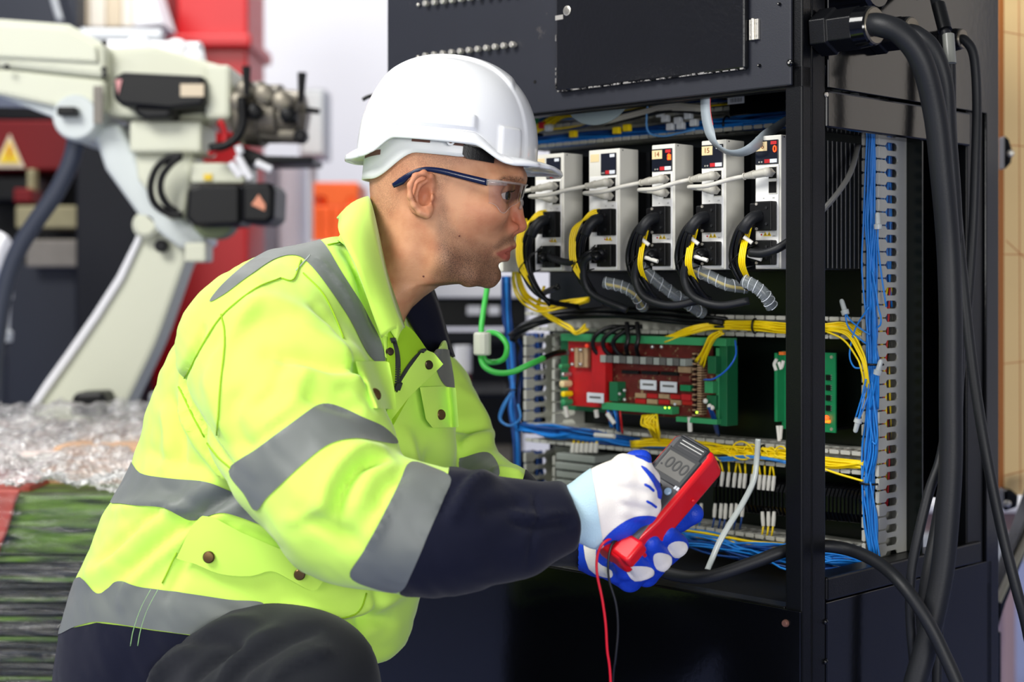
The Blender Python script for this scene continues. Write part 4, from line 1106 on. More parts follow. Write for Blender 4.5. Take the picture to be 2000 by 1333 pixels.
mk('pale_grey', (184, 188, 192), .5)
mk('mesh_grey', (150, 150, 158), .6)
def struct(b, name, m, **k):
    o = b.build(name, m, **k); o['kind'] = 'structure'; return o
struct(MB().box((-5, -3, -.05), (5, 7.2, 0)), 'floor', M['epoxy_blue'])
struct(MB().box((-5, 7.0, 0), (5, 7.2, 4.6)), 'wall_back', M['hall_white'])
struct(MB().box((-5.2, -3, 0), (-5, 7.2, 4.6)), 'wall_left', M['hall_white'])
struct(MB().box((5, -3, 0), (5.2, 7.2, 4.6)), 'wall_right', M['hall_white'])
def slab(name, poly, Y, depth, m, parent=None, bevel=.006, **k):
    """a solid with this outline, its front face at distance Y"""
    b = MB(); b.prism([P(x, y, Y) for x, y in poly], Vector((0, depth, 0)))
    return b.build(name, m, parent, bevel=bevel, **k)
def rect(x0, y0, x1, y1): return [(x0, y0), (x1, y0), (x1, y1), (x0, y1)]
def fl(x, Y): return HZ+CZ*F/Y        # pixel row of the floor at distance Y
# red machine frame
t = thing('red_press', 'tall red steel machine column with a slanting brace behind the robot', 'machine', P(410, fl(0, 5.2), 5.2))
slab('column', rect(345, -200, 484, fl(0, 5.2)), 5.2, .35, M['machine_red'], t, .01)
slab('collar', rect(335, 66, 490, 92), 5.16, .45, M['machine_red'], t, .01)
slab('brace', [(230, -60), (380, -60), (412, 60), (335, 104)], 5.3, .2, M['machine_darkred'], t)
slab('lower_guard', [(362, 420), (484, 420), (484, 768), (288, 768), (292, 690), (330, 560)], 5.0, .18, M['machine_red'], t, .01)
slab('base', rect(200, 768, 520, fl(0, 4.9)), 4.9, .6, M['navy_steel'], t, .01)
# dark cabinet and machines at left
t = thing('dark_locker', 'tall dark navy steel locker behind the ivory robot arm', 'cabinet', P(215, fl(0, 4.5), 4.5))
slab('body', rect(148, 185, 268, fl(0, 4.5)), 4.5, .2, M['navy_steel'], t)
t = thing('slate_machine', 'dark slate machine housing with a red band and warning sign at the far left', 'machine', P(60, fl(0, 4.7), 4.7))
slab('upper_box', rect(-120, -80, 150, 120), 4.7, .5, M['slate'], t)
slab('red_band', rect(-120, 235, 147, 332), 4.66, .4, M['machine_darkred'], t)
slab('gap_box', rect(-120, 120, 147, 235), 4.9, .3, M['navy_steel'], t)
slab('body', rect(-120, 515, 150, fl(0, 4.7)), 4.7, .5, M['slate'], t)
slab('recess', rect(-120, 332, 150, 515), 4.95, .25, M['motor_black'], t)
slab('tray', rect(30, 402, 150, 446), 4.6, .2, M['olive_grey'], t)
slab('tray', rect(50, 468, 150, 522), 4.6, .2, M['warm_grey'], t)
slab('tray', rect(-60, 345, 70, 392), 4.7, .2, M['motor_black'], t)
slab('red_block', rect(26, 368, 62, 396), 4.6, .1, M['machine_darkred'], t)
slab('bracket', rect(52, 330, 66, 392), 4.62, .05, M['olive_grey'], t)
sg = slab('warning_sign', [(18, 262), (47, 328), (-12, 328)], 4.64, .01, M['beige_card'], t, .001)
slab('warning_triangle', [(18, 274), (38, 318), (-3, 318)], 4.637, .002, M['warn_yellow'], sg, 0)
slab('bolt_mark', [(17, 285), (21, 285), (20, 308), (16, 308)], 4.634, .002, M['label_red'], sg, 0)
b = MB(); b.tube([P(96, -40, 4.6), P(108, 10, 4.6), P(118, 42, 4.6)], .010, 8, 4); tag(b.build('hanging_wire', M['pale_grey'], smooth=True), 'pale wire hanging in front of the slate machine top', 'wire')
# beige cartons and pale roll
for k, (x0, x1, m_) in enumerate([(153, 172, 'beige_card'), (173, 205, 'beige_light'), (206, 236, 'beige_card'), (237, 258, 'beige_light')]):
    tag(slab('carton', rect(x0, -60, x1, 54), 4.8, .3, M[m_]), ['beige carton at the end nearest the slate machine', 'paler carton second from the slate machine', 'beige carton third from the slate machine', 'pale carton at the end nearest the red brace'][k]+', above the robot', 'box', 'upright cartons above the robot')
tag(slab('slanting_sheet', [(259, -40), (290, -40), (318, 48), (259, 54)], 4.82, .2, M['hall_white']), 'white slanting panel between the cartons and the red brace', 'panel')
b = MB(); b.tube([P(160, 78, 4.4), P(318, 80, 4.4)], .034, 18, 1); o = b.build('white_roll', M['pale_grey'], smooth='auto'); tag(o, 'pale horizontal roll lying behind the top of the robot', 'roll')
t = thing('roll_shelf', 'narrow steel shelf that carries the pale roll and cartons', 'shelf', P(230, 100, 4.4))
slab('shelf_board', rect(140, 103, 345, 112), 4.3, .7, M['navy_steel'], t)
# white machine end at the very left
t = thing('white_pump', 'small white pump housing cut by the left edge of the picture', 'pump', P(0, 690, 3.9))
b = MB(); b.lathe(P(-40, 500, 3.9), (1, 0, 0), [(0, .06), (.05, .062), (.07, .05), (.078, .02)], 20); b.build('housing', M['hall_white'], t, smooth='auto')
b = MB(); b.lathe(P(2, 545, 3.9), (0, 0, -1), [(0, .03), (.05, .03), (.055, .024), (.13, .022), (.135, .030), (.16, .028)], 16); b.build('outlet', M['pale_grey'], t, smooth='auto')
b = MB(); b.tube([P(2, 660, 3.9), P(2, 800, 3.9), P(0, 1400, 3.9)], .02, 10, 2); b.build('pipe', M['slate'], t, smooth=True)
# things on and before the white wall
t = thing('wall_box', 'pale grey electric box behind the metal gearbox of the robot', 'box', P(616, 310, 5.6))
slab('box', rect(585, 172, 634, 308), 5.6, .2, M['pale_grey'], t); slab('lid', rect(588, 178, 630, 302), 5.58, .02, M['robot_pale'], t)
slab('post', rect(604, 308, 616, fl(0, 5.65)), 5.65, .05, M['pale_grey'], t)
t = thing('grey_cylinder', 'blurred grey and white cylinder standing under the robot tool', 'cylinder', P(545, fl(0, 5.4), 5.4))
b = MB(); b.tube([P(520, 330, 5.9), P(520, fl(0, 5.9), 5.9)], .055, 20, 1); b.build('grey_drum', M['mesh_grey'], t, smooth='auto')
b = MB(); b.tube([P(572, 325, 5.9), P(572, fl(0, 5.9), 5.9)], .055, 20, 1); b.build('white_drum', M['hall_white'], t, smooth='auto')
t = thing('orange_crate', 'bright orange plastic crate in front of the white wall', 'crate', P(656, 470, 5.3))
slab('back', rect(612, 356, 700, 470), 5.55, .02, M['orange_crate'], t)
slab('front', [(612, 356), (700, 360), (700, 385), (680, 385), (676, 402), (640, 402), (636, 384), (612, 382)], 5.25, .02, M['orange_crate'], t, .003)
slab('front', rect(612, 402, 700, 470), 5.25, .02, M['orange_crate'], t)
slab('side', rect(612, 356, 616, 470), 5.25, .3, M['orange_crate'], t); slab('side', rect(696, 358, 700, 470), 5.25, .3, M['orange_crate'], t)
for k in range(4): slab('rib', rect(622+k*20, 404, 626+k*20, 470), 5.235, .015, M['orange_crate'], t, .002)
slab('base', rect(612, 466, 700, 472), 5.25, .3, M['orange_crate'], t)
tag(slab('crate_stand', rect(600, 472, 715, fl(0, 5.2)), 5.2, .4, M['pale_grey']), 'pale stand under the orange crate behind the jacket', 'stand')
# bench behind the cabinet
t = thing('work_bench', 'black work bench with a bright white top seen between chin and cabinet', 'bench', P(930, fl(0, 4.0), 4.0))
slab('top', rect(800, 548, 1030, 582), 3.9, .75, M['hall_white'], t, .004)
slab('apron', rect(800, 584, 1030, 640), 3.95, .7, M['motor_black'], t, .004)
slab('rail', rect(800, 648, 1030, 672), 3.93, .04, M['navy_steel'], t, .004)
slab('leg', rect(800, 640, 822, fl(0, 3.95)), 3.95, .06, M['motor_black'], t, .004)
slab('leg', rect(1000, 640, 1022, fl(0, 3.95)), 3.95, .06, M['motor_black'], t, .004)
slab('back_board', rect(800, 672, 1022, fl(0, 4.3)-60), 4.4, .03, M['navy_steel'], t, .004)
slab('lower_shelf', rect(806, 900, 1018, 912), 4.0, .4, M['warm_grey'], t, .004)
for k, (x0, x1) in enumerate(((912, 940), (954, 976))):
    tag(slab('white_tag', rect(x0, 598, x1, 616), 3.93, .015, M['hall_white'], None, .003), ['longer white tag on the black bench apron beside the collar', 'shorter white tag on the black bench apron beside the green cable'][k], 'tag')
t = thing('white_cup', 'white beaker with a red foot beside the navy collar', 'cup', P(903, 760, 3.75))
b = MB(); b.tube([P(903, 676, 3.75), P(903, 728, 3.75)], .022, 16, 1); b.build('beaker', M['hall_white'], t, smooth='auto')
b = MB(); b.tube([P(904, 730, 3.75), P(904, 765, 3.75)], .018, 16, 1); b.build('foot', M['machine_darkred'], t, smooth='auto')
tag(slab('cup_ledge', rect(860, 765, 990, 775), 3.6, .35, M['motor_black']), 'black ledge carrying the white beaker in front of the bench', 'shelf')

# ------------------------------------------------------------------ robot arm
RY = 3.2
rb = thing('robot_arm', 'large ivory industrial robot arm with black motors behind the worker', 'robot', P(150, fl(0, 3.4), 3.4))
iv, pw, mb_ = M['robot_ivory'], M['robot_pale'], M['motor_black']
slab('forearm_housing', [(-160, 38), (0, 36), (132, 46), (200, 84), (205, 92), (205, 152), (0, 130), (-160, 118)], RY, .30, iv, rb, .012)
slab('forearm_cover', [(-160, 44), (0, 48), (128, 56), (188, 90), (190, 122), (0, 112), (-160, 104)], RY-.012, .02, iv, rb, .006)
slab('forearm_housing', [(-160, 120), (0, 132), (205, 154), (206, 215), (168, 222), (0, 186), (-160, 160)], RY+.015, .27, iv, rb, .01)
slab('forearm_keel', [(-160, 186), (0, 190), (100, 228), (112, 246), (180, 268), (210, 200), (60, 176)], RY+.04, .2, pw, rb, .012)
b = MB(); b.lathe(P(146, 228, RY+.01), (0, 1, 0), [(0, .046), (.02, .050), (.22, .050), (.24, .044)], 28); b.build('elbow_bearing', pw, rb, smooth='auto', bevel=.003)
slab('dark_label', rect(182, 168, 200, 242), RY-.004, .006, M['warm_grey'], rb, .001)
slab('cable_plug', rect(110, 208, 148, 226), RY-.02, .03, mb_, rb, .004)
for (x, y) in ((14, 131), (205, 84), (205, 147), (204, 136)):
    b = MB(); b.lathe(P(x, y, RY-.013), (0, -1, 0), [(0, .006), (.004, .006)], 12); b.build('bolt', mb_, rb)
slab('wrist_housing', [(206, 92), (300, 88), (392, 116), (450, 132), (450, 232), (400, 238), (300, 232), (206, 226)], RY+.05, .24, iv, rb, .014)
b = MB(); b.tube([P(212, 128, RY+.16), P(392, 132, RY+.16)], .056, 24, 1); b.build('wrist_barrel', M['hall_white'], rb, smooth='auto')
slab('cap_block', rect(400, 126, 450, 232), RY-.03, .2, iv, rb, .01)
for (x, y, r) in ((270, 96, .03), (345, 102, .03), (380, 118, .025)):
    b = MB(); b.ball(P(x, y, RY+.12), r, 14, 10); b.build('cast_lug', M['hall_white'], rb, smooth=True)
m1 = slab('motor', [(222, 150), (240, 140), (398, 148), (400, 206), (330, 214), (236, 206), (220, 192)], RY-.06, .12, mb_, rb, .008)
slab('rating_plate', rect(352, 164, 398, 189), RY-.064, .006, M['beige_card'], m1, .001)
slab('warning_mark', [(225, 156), (238, 155), (231, 184)], RY-.064, .006, mat('pink_mark', (214, 150, 150), .6), m1, 0)
slab('motor_plug', [(262, 206), (338, 208), (332, 232), (282, 234), (262, 222)], RY-.05, .09, mb_, m1, .008)
slab('link_plate', rect(252, 236, 394, 298), RY+.0, .16, iv, rb, .008)
slab('link_plate', [(262, 300), (378, 300), (372, 352), (360, 420), (330, 432), (268, 350)], RY+.03, .12, iv, rb, .008)
slab('cast_arm', [(150, 255), (230, 240), (262, 300), (300, 385), (372, 440), (402, 462), (402, 480), (352, 486), (318, 462), (268, 418), (205, 330), (186, 274)], RY+.06, .14, pw, rb, .014)
slab('bracket', [(360, 474), (402, 474), (402, 512), (360, 512)], RY, .08, iv, rb, .005)
m2 = slab('motor', [(366, 368), (390, 360), (470, 360), (470, 440), (380, 444), (362, 426)], RY-.05, .14, mb_, rb, .008)
slab('motor_cap', [(470, 358), (530, 356), (537, 372), (535, 424), (524, 438), (470, 436)], RY-.07, .17, mb_, m2, .01)
slab('warning_mark', [(505, 380), (518, 400), (517, 412), (491, 400)], RY-.075, .006, mat('orange_mark', (224, 150, 120), .6), m2, 0)
slab('motor_bracket', rect(372, 318, 478, 358), RY+.0, .16, iv, rb, .006)
slab('yellow_label', rect(398, 340, 414, 352), RY-.004, .004, M['warn_yellow'], rb, 0)
b = MB(); b.lathe(P(415, 424, RY+.02), (0, 1, 0), [(0, .046), (.08, .046)], 24); b.build('flange', mat('flange_green', (120, 132, 96), .5), rb, smooth='auto', bevel=.003)  # dull grey-green flange disc
# big curved lower arm
L_ = [(292, 388), (262, 470), (228, 540), (180, 615), (128, 690), (85, 750), (45, 810), (10, 880)]
R_ = [(232, 880), (242, 808), (268, 750), (305, 672), (335, 590), (356, 530), (366, 500), (372, 430)]
slab('lower_arm', smooth_poly(L_+R_, 3), RY+.10, .11, iv, rb, .02)
slab('lower_arm_lip', [(296, 388), (302, 392), (274, 472), (240, 546), (192, 622), (140, 698), (96, 760), (60, 812), (44, 812), (84, 750), (127, 690), (179, 615), (227, 540), (262, 470)], RY+.085, .03, M['hall_white'], rb, .004)
b = MB(); b.lathe(P(318, 481, RY+.09), (0, -1, 0), [(0, .014), (.02, .014), (.024, .010)], 16); b.build('pin', mb_, rb, smooth='auto')
b = MB(); b.lathe(P(290, 440, RY+.09), (0, -1, 0), [(0, .03), (.02, .03), (.03, .02)], 16); b.build('boss', iv, rb, smooth='auto')
b = MB(); b.tube([P(120, 850, RY+.2), P(120, fl(0, 3.4), 3.4)], .20, 28, 1); b.build('base_column', iv, rb, smooth='auto')
slab('base_motor', [(140, 775), (150, 768), (200, 766), (208, 790), (214, 812), (136, 812)], RY+.02, .1, mb_, rb, .008)
slab('base_motor', rect(290, 768, 330, 800), RY+.5, .1, M['pale_grey'], rb, .008)
for pts in ([(356, 305), (330, 308), (305, 330), (294, 365), (302, 398), (330, 418), (356, 420)], [(350, 308), (334, 320), (316, 346), (314, 376), (328, 402), (345, 414)]):
    b = MB(); b.tube([P(x, y, RY-.03) for x, y in pts], .0075, 10, 6); b.build('motor_cable', M['motor_black'], rb, smooth=True)
b = MB(); b.tube([P(150, 262, RY+.1), P(140, 310, RY+.1), P(112, 372, RY+.1), (P(68, 436, RY+.1)), P(34, 492, RY+.1), P(10, 560, RY+.1), P(-4, 640, RY+.1), P(-20, 760, RY+.1)], .019, 16, 6); b.build('hose', M['hose_slate'], rb, smooth=True)
# gearbox tool held at the wrist
gb = thing('gearbox_tool', 'grimy metal gearbox with two black handles mounted on the robot wrist', 'tool', P(530, 318, RY))
b = MB(); b.lathe(P(462, 224, RY+.05), (1, -.15, 0), [(0, .05), (.012, .066), (.06, .070), (.062, .062), (.10, .062), (.102, .052), (.145, .048), (.15, .03)], 22); b.build('gear_housing', M['gearbox'], gb, smooth='auto', bevel=.002)
slab('clamp_plate', [(470, 178), (590, 182), (600, 214), (590, 276), (480, 272), (462, 230)], RY+.0, .08, M['gearbox'], gb, .012)
for (x, y, r) in ((484, 176, .020), (520, 186, .022), (555, 200, .022), (500, 220, .018), (566, 226, .018), (470, 200, .02), (590, 268, .015)):
    b = MB(); b.lathe(P(x, y, RY-.01), (0, -1, 0), [(0, r), (.03, r*.95), (.034, r*.6)], 12); b.build('cap_screw', M['gearbox'] if r > .019 else mb_, gb, smooth='auto')
for (x0, y0, x1, y1) in ((482, 176, 481, 130), (588, 190, 590, 142)):
    b = MB(); b.tube([P(x0, y0+10, RY-.05), P(x1, y1, RY-.05)], [.006, .0095], 12, 1); b.build('handle', mb_, gb, smooth='auto')
for (x, y) in ((510, 222), (566, 226)):
    slab('recess', rect(x-14, y-12, x+14, y+16), RY-.015, .03, mb_, gb, .004)
b = MB(); b.tube([P(596, 214, RY), P(624, 218, RY)], .006, 10, 1); b.build('stub_shaft', mb_, gb)
slab('cradle', [(462, 290), (470, 284), (520, 304), (612, 306), (612, 318), (470, 320)], RY-.02, .16, mb_, gb, .005)
for k, (pts, m_, r) in enumerate([([(472, 190), (474, 240), (462, 268), (440, 284), (410, 290)], 'motor_black', .010), ([(430, 235), (440, 262), (434, 285), (408, 302)], 'machine_red', .006), ([(425, 240), (448, 275), (462, 290)], 'machine_darkred', .005)]):
    b = MB(); b.tube([P(x, y, RY-.05) for x, y in pts], r, 8, 5); b.build('lead', M[m_], gb, smooth=True)
for (a, b_, c_, d_) in ((464, 305, 490, 350), (500, 318, 530, 332), (450, 318, 470, 345), (465, 285, 470, 300)):
    b = MB(); b.tube([P(a, b_, RY-.06), P(c_, d_, RY-.06)], .008, 8, 1); b.build('white_clip', M['hall_white'], gb, smooth='auto')

# ------------------------------------------------------------------ right edge: beige board, strut
t = thing('marked_board', 'tall beige board with faint red grid lines beside the cabinet', 'board', P(2050, 975, 2.5))
mk('beige_board', (240, 206, 144), .6, var=.05, vscale=8)
mk('board_edge', (176, 104, 36), .6)
slab('board', [(1961, -200), (2200, -200), (2200, 965), (1961, 968)], 2.5, .018, M['beige_board'], t, 0)
slab('edge_strip', [(1952, -200), (1961, -200), (1961, 968), (1952, 968)], 2.5, .020, M['board_edge'], t, 0)
slab('stand_leg', rect(2050, 930, 2070, fl(0, 2.53)), 2.53, .03, M['black_gloss'], t, .002)
slab('stand_leg', rect(2170, 930, 2190, fl(0, 2.53)), 2.53, .03, M['black_gloss'], t, .002)
lm = mat('grid_line', (196, 110, 60), .7)
for (x0, y0, x1, y1) in ((1961, 62, 2060, 80), (1961, 283, 2060, 290), (1961, 497, 2060, 498), (1961, 711, 2060, 700), (1961, 930, 2060, 905), (1990, -60, 1993, 960), (1965, 470, 2010, 512)):
    b = MB(); b.tube([P(x0, y0, 2.4995), P(x1, y1, 2.4995)], .0006, 4, 1); b.build('grid_line', lm, t)
for (poly, bx, by) in (([(1963, 264), (1972, 272), (1979, 296), (1976, 318), (1963, 332)], 1973, 300), ([(1962, 958), (1975, 956), (1990, 968), (1988, 992), (1962, 1000)], 1967, 984)):
    c_ = thing('board_clamp', 'black clamp with steel bolt, '+('upper one on the beige board edge' if by < 500 else 'lower one at the beige board foot'), 'clamp', P(bx, by, 2.46), 'black clamps of the beige board')
    slab('jaw', poly, 2.46, .035, M['black_gloss'], c_, .004)
    b = MB(); b.lathe(P(bx, by, 2.46), (0, -1, 0), [(0, .0055), (.004, .0055), (.006, .003)], 12); b.build('bolt', M['steel'], c_, smooth='auto')
b = MB(); st = thing('steel_strut', 'black diagonal steel strut at the lower right of the cabinet', 'strut', P(1960, 1200, 2.35))
slab('channel', [(2030, 940), (2060, 940), (1965, 1180), (1950, 1230), (1950, 1160)], 2.35, .05, M['black_gloss'], st, .003)
slab('flange', [(2030, 1000), (2036, 1004), (1956, 1180), (1950, 1176)], 2.33, .02, mat('flange_grey', (120, 118, 104), .4, metal=.4), st, .001)
slab('foot', rect(1945, 1235, 1956, fl(0, 2.4)), 2.4, .04, M['black_gloss'], st, .002)
t = thing('low_bench', 'low white bench with mauve panel seen past the cabinet corner', 'bench', P(1950, fl(0, 3.6), 3.6))
slab('top', rect(1780, 985, 2200, 1002), 3.6, .5, M['hall_white'], t)
slab('panel', rect(1780, 1002, 2200, 1045), 3.65, .4, mat('mauve', (126, 104, 110), .6), t)
slab('foot', rect(1780, 1045, 2200, 1100), 3.6, .4, M['pale_grey'], t)
slab('leg', rect(1960, 1100, 1985, fl(0, 3.6)), 3.6, .1, mat('mauve_pale', (176, 150, 156), .6), t)
slab('leg', rect(2170, 1100, 2195, fl(0, 3.6)), 3.6, .1, M['pale_grey'], t)

# ------------------------------------------------------------------ wrapped load at left
mk('load_green', (52, 84, 12), .45, var=.75, vscale=26)
mk('load_black', (16, 22, 16), .5)
mk('load_red', (176, 72, 60), .5, var=.45, vscale=22)
mk('load_pink', (222, 204, 198), .5, var=.2, vscale=8)
mk('load_orange', (204, 160, 122), .5, var=.3, vscale=9)
_nt = M['load_green'].node_tree; _n = [n for n in _nt.nodes if n.type == 'TEX_NOISE'][0]; _t = [n for n in _nt.nodes if n.type == 'TEX_COORD'][0]
_mp = _nt.nodes.new('ShaderNodeMapping'); _mp.inputs['Scale'].default_value = (.35, 1, 3.2); _mp.inputs['Rotation'].default_value = (0, -.35, 0)
_nt.links.new(_t.outputs['Object'], _mp.inputs[0]); _nt.links.new(_mp.outputs[0], _n.inputs['Vector'])
_rp = _nt.nodes.new('ShaderNodeMapRange'); _rp.inputs[1].default_value = .38; _rp.inputs[2].default_value = .66
_mx = [n for n in _nt.nodes if n.type == 'MIX'][0]; _nt.links.new(_n.outputs['Fac'], _rp.inputs[0]); _nt.links.new(_rp.outputs[0], _mx.inputs[0])
_mx.inputs[6].default_value = srgb(10, 22, 8); _mx.inputs[7].default_value = srgb(98, 138, 30)
ld = thing('wrapped_load', 'plastic wrapped stack of dark green sheets with crinkled clear film on top', 'wrapped pallet', P(100, fl(0, 2.7), 2.7))
rr = random.Random(5)
slab('sheet_block', [(-260, 968), (280, 970), (279, 1084), (-260, 1084)], 2.4, .62, M['load_green'], ld, .004)
y = 1086; k = 0
while y < 1500:
    h_ = 13 if y > 1090 else 15
    j0, j1 = rr.uniform(-4, 4), rr.uniform(-5, 5)
    slab('sheet', [(-260+j0, y), (278+j1, y+4), (278+j1, y+h_-2), (-260+j0, y+h_-3)], 2.4+rr.uniform(-.0015, .0025), .62, M['load_green'] if k % 3 == 0 else M['load_black'], ld, .001)
    y += h_; k += 1
slab('base_block', rect(-250, 1500, 270, fl(0, 2.42)), 2.42, .6, M['load_black'], ld)
for (x0, y0, x1, y1, Y, m_) in ((-260, 925, 60, 965, 2.45, 'load_red'), (40, 950, 200, 968, 2.43, 'load_red'), (60, 900, 278, 950, 2.55, 'load_orange'), (-100, 862, 120, 905, 2.7, 'load_pink'), (100, 850, 285, 905, 2.72, 'load_orange'), (140, 815, 300, 850, 2.95, 'load_pink'), (-260, 815, 120, 860, 2.95, 'load_pink')):
    slab('package', rect(x0, y0+22, x1, y1+14), Y, .2, M[m_], ld, .01)
slab('red_corner', [(-200, 955), (40, 958), (28, 984), (22, 1010), (12, 1042), (2, 1064), (-6, 1090), (-200, 1110)], 2.385, .01, M['load_red'], ld, .004)
# crinkled clear film over the load
def film_mat():
    m = bpy.data.materials.new('stretch_film'); m.use_nodes = True; nt = m.node_tree; L = nt.links
    for n in list(nt.nodes): nt.nodes.remove(n)
    out = nt.nodes.new('ShaderNodeOutputMaterial')
    tr = nt.nodes.new('ShaderNodeBsdfTransparent'); gl = nt.nodes.new('ShaderNodeBsdfGlossy'); df = nt.nodes.new('ShaderNodeBsdfDiffuse')
    gl.inputs['Roughness'].default_value = .12; gl.inputs['Color'].default_value = (.8, .8, .8, 1)
    df.inputs['Color'].default_value = (.72, .70, .69, 1)
    tc = nt.nodes.new('ShaderNodeTexCoord')
    n1 = nt.nodes.new('ShaderNodeTexNoise'); n1.inputs['Scale'].default_value = 15; n1.inputs['Detail'].default_value = 9; n1.inputs['Distortion'].default_value = 2.2
    L.new(tc.outputs['Object'], n1.inputs['Vector'])
    bp = nt.nodes.new('ShaderNodeBump'); bp.inputs['Strength'].default_value = 1.0; bp.inputs['Distance'].default_value = .02
    L.new(n1.outputs['Fac'], bp.inputs['Height'])
    for s in (gl, df): L.new(bp.outputs[0], s.inputs['Normal'])
    rp = nt.nodes.new('ShaderNodeValToRGB'); rp.color_ramp.elements[0].position = .42; rp.color_ramp.elements[1].position = .66
    rp.color_ramp.elements[0].color = (.05, .05, .05, 1); rp.color_ramp.elements[1].color = (.62, .62, .62, 1)
    L.new(n1.outputs['Fac'], rp.inputs[0])
    m1 = nt.nodes.new('ShaderNodeMixShader'); L.new(rp.outputs[0], m1.inputs[0]); L.new(tr.outputs[0], m1.inputs[1]); L.new(df.outputs[0], m1.inputs[2])
    m2 = nt.nodes.new('ShaderNodeMixShader'); m2.inputs[0].default_value = .38; L.new(m1.outputs[0], m2.inputs[1]); L.new(gl.outputs[0], m2.inputs[2])
    L.new(m2.outputs[0], out.inputs[0]); return m
FM = film_mat()
from mathutils import noise as mnoise
def sheetmesh(name, f, nu, nv, m, parent):
    v = [f(i/nu, j/nv) for j in range(nv+1) for i in range(nu+1)]
    fc = [(j*(nu+1)+i, j*(nu+1)+i+1, (j+1)*(nu+1)+i+1, (j+1)*(nu+1)+i) for j in range(nv) for i in range(nu)]
    b = MB(); b.add(v, fc); return b.build(name, m, parent, smooth=True)
def topf(s, t):
    px = -200+490*s; Y = 2.39+.75*t
    base = 946+(786-946)*t
    p = P(px, base, Y)
    q = Vector((p.x*16, Y*16, 0))
    return p+Vector((0, 0, .020*mnoise.noise(q*.8)+.020*abs(mnoise.noise(q*1.6))+.009*abs(mnoise.noise(q*4.1+Vector((q.y*1.5, 0, 0))))+.003*abs(mnoise.noise(q*9))-.008))
sheetmesh('top_film', topf, 260, 230, FM, ld)
FM2 = FM.copy(); FM2.name = 'side_film'
for n in FM2.node_tree.nodes:
    if n.type == 'VALTORGB': n.color_ramp.elements[0].color = (.0, .0, .0, 1); n.color_ramp.elements[1].color = (.09, .09, .08, 1); n.color_ramp.elements[0].position = .5
    if n.type == 'MIX_SHADER' and not n.inputs[0].is_linked: n.inputs[0].default_value = .06
mp = FM2.node_tree.nodes.new('ShaderNodeMapping'); mp.inputs['Scale'].default_value = (.25, 1, 2.2); mp.inputs['Rotation'].default_value = (0, .3, 0)
tcn = [n for n in FM2.node_tree.nodes if n.type == 'TEX_COORD'][0]; nn_ = [n for n in FM2.node_tree.nodes if n.type == 'TEX_NOISE'][0]
FM2.node_tree.links.new(tcn.outputs['Object'], mp.inputs[0]); FM2.node_tree.links.new(mp.outputs[0], nn_.inputs['Vector'])
def sidef(s, t):
    px = -200+484*s; py = 962+420*t
    p = P(px, py, 2.375)
    return p+Vector((0, .006*mnoise.noise(Vector((p.x*9, 0, p.z*40)))+.004*mnoise.noise(Vector((p.x*30, 0, p.z*90+p.x*30))), 0))
sheetmesh('side_film', sidef, 140, 110, FM2, ld)
# ------------------------------------------------------------------ the worker
YH, YB = 1.88, 1.90
def A3(p): return np.array([p.x, p.y, p.z])
def PX(p, Y=YH):      # plane coordinates of points in a frontal plane at distance Y
    return 1000+F*p[:, 0]/Y, HZ-F*(p[:, 2]-CZ)/Y
man = thing('person', 'crouching man in lime hi-vis jacket and dark trousers peering into the open cabinet', 'person', P(480, fl(0, 1.85), 1.85))

# --- head and neck: one surface
HK = np.array([ # row, back, mid, front, half width, front exponent
 (196, 845, 862, 885, .010, 2.0), (205, 800, 860, 935, .040, 2.0), (225, 757, 855, 978, .062, 2.1), (250, 736, 852, 1003, .072, 2.1), (285, 726, 850, 1019, .076, 2.2),
 (320, 723, 848, 1021, .077, 2.3), (345, 722, 848, 1020, .077, 2.3), (362, 722, 848, 1015, .077, 2.2), (380, 723, 848, 1006, .076, 2.1), (400, 724, 850, 999, .075, 2.0),
 (430, 728, 850, 998, .073, 1.95), (460, 731, 850, 1001, .070, 1.85), (478, 732, 850, 999, .068, 1.75), (495, 731, 850, 988, .066, 1.7), (512, 729, 848, 977, .063, 1.7),
 (530, 726, 842, 971, .060, 1.7), (545, 722, 835, 963, .057, 1.7), (552, 719, 828, 940, .055, 1.75), (558, 717, 815, 860, .054, 1.9), (566, 714, 795, 848, .054, 2.0), (580, 708, 775, 828, .054, 2.0),
 (600, 698, 755, 806, .055, 2.0), (620, 688, 738, 788, .058, 2.0), (650, 670, 720, 770, .064, 2.0), (690, 640, 700, 760, .08, 2.0), (730, 600, 690, 770, .09, 2)])
def head_base(p):
    x, y = PX(p)
    g = [np.interp(y, HK[:, 0], HK[:, i]) for i in range(1, 6)]
    s = YH/F
    a = np.where(x > g[1], g[2]-g[1], g[1]-g[0])*s
    q = np.abs(x-g[1])*s/a; r = np.abs(p[:, 1]-YH)/g[3]
    e = np.where(x > g[1], g[4], 2.1)
    n = (q**e+r**e)**(1/e)
    d = (n-1)*np.minimum(a, g[3])*.9
    d = np.maximum(d, (196-y)*s)
    return np.maximum(d, (y-725)*s)
def Q(px, py, off=0.0): return A3(P(px, py, YH+off))
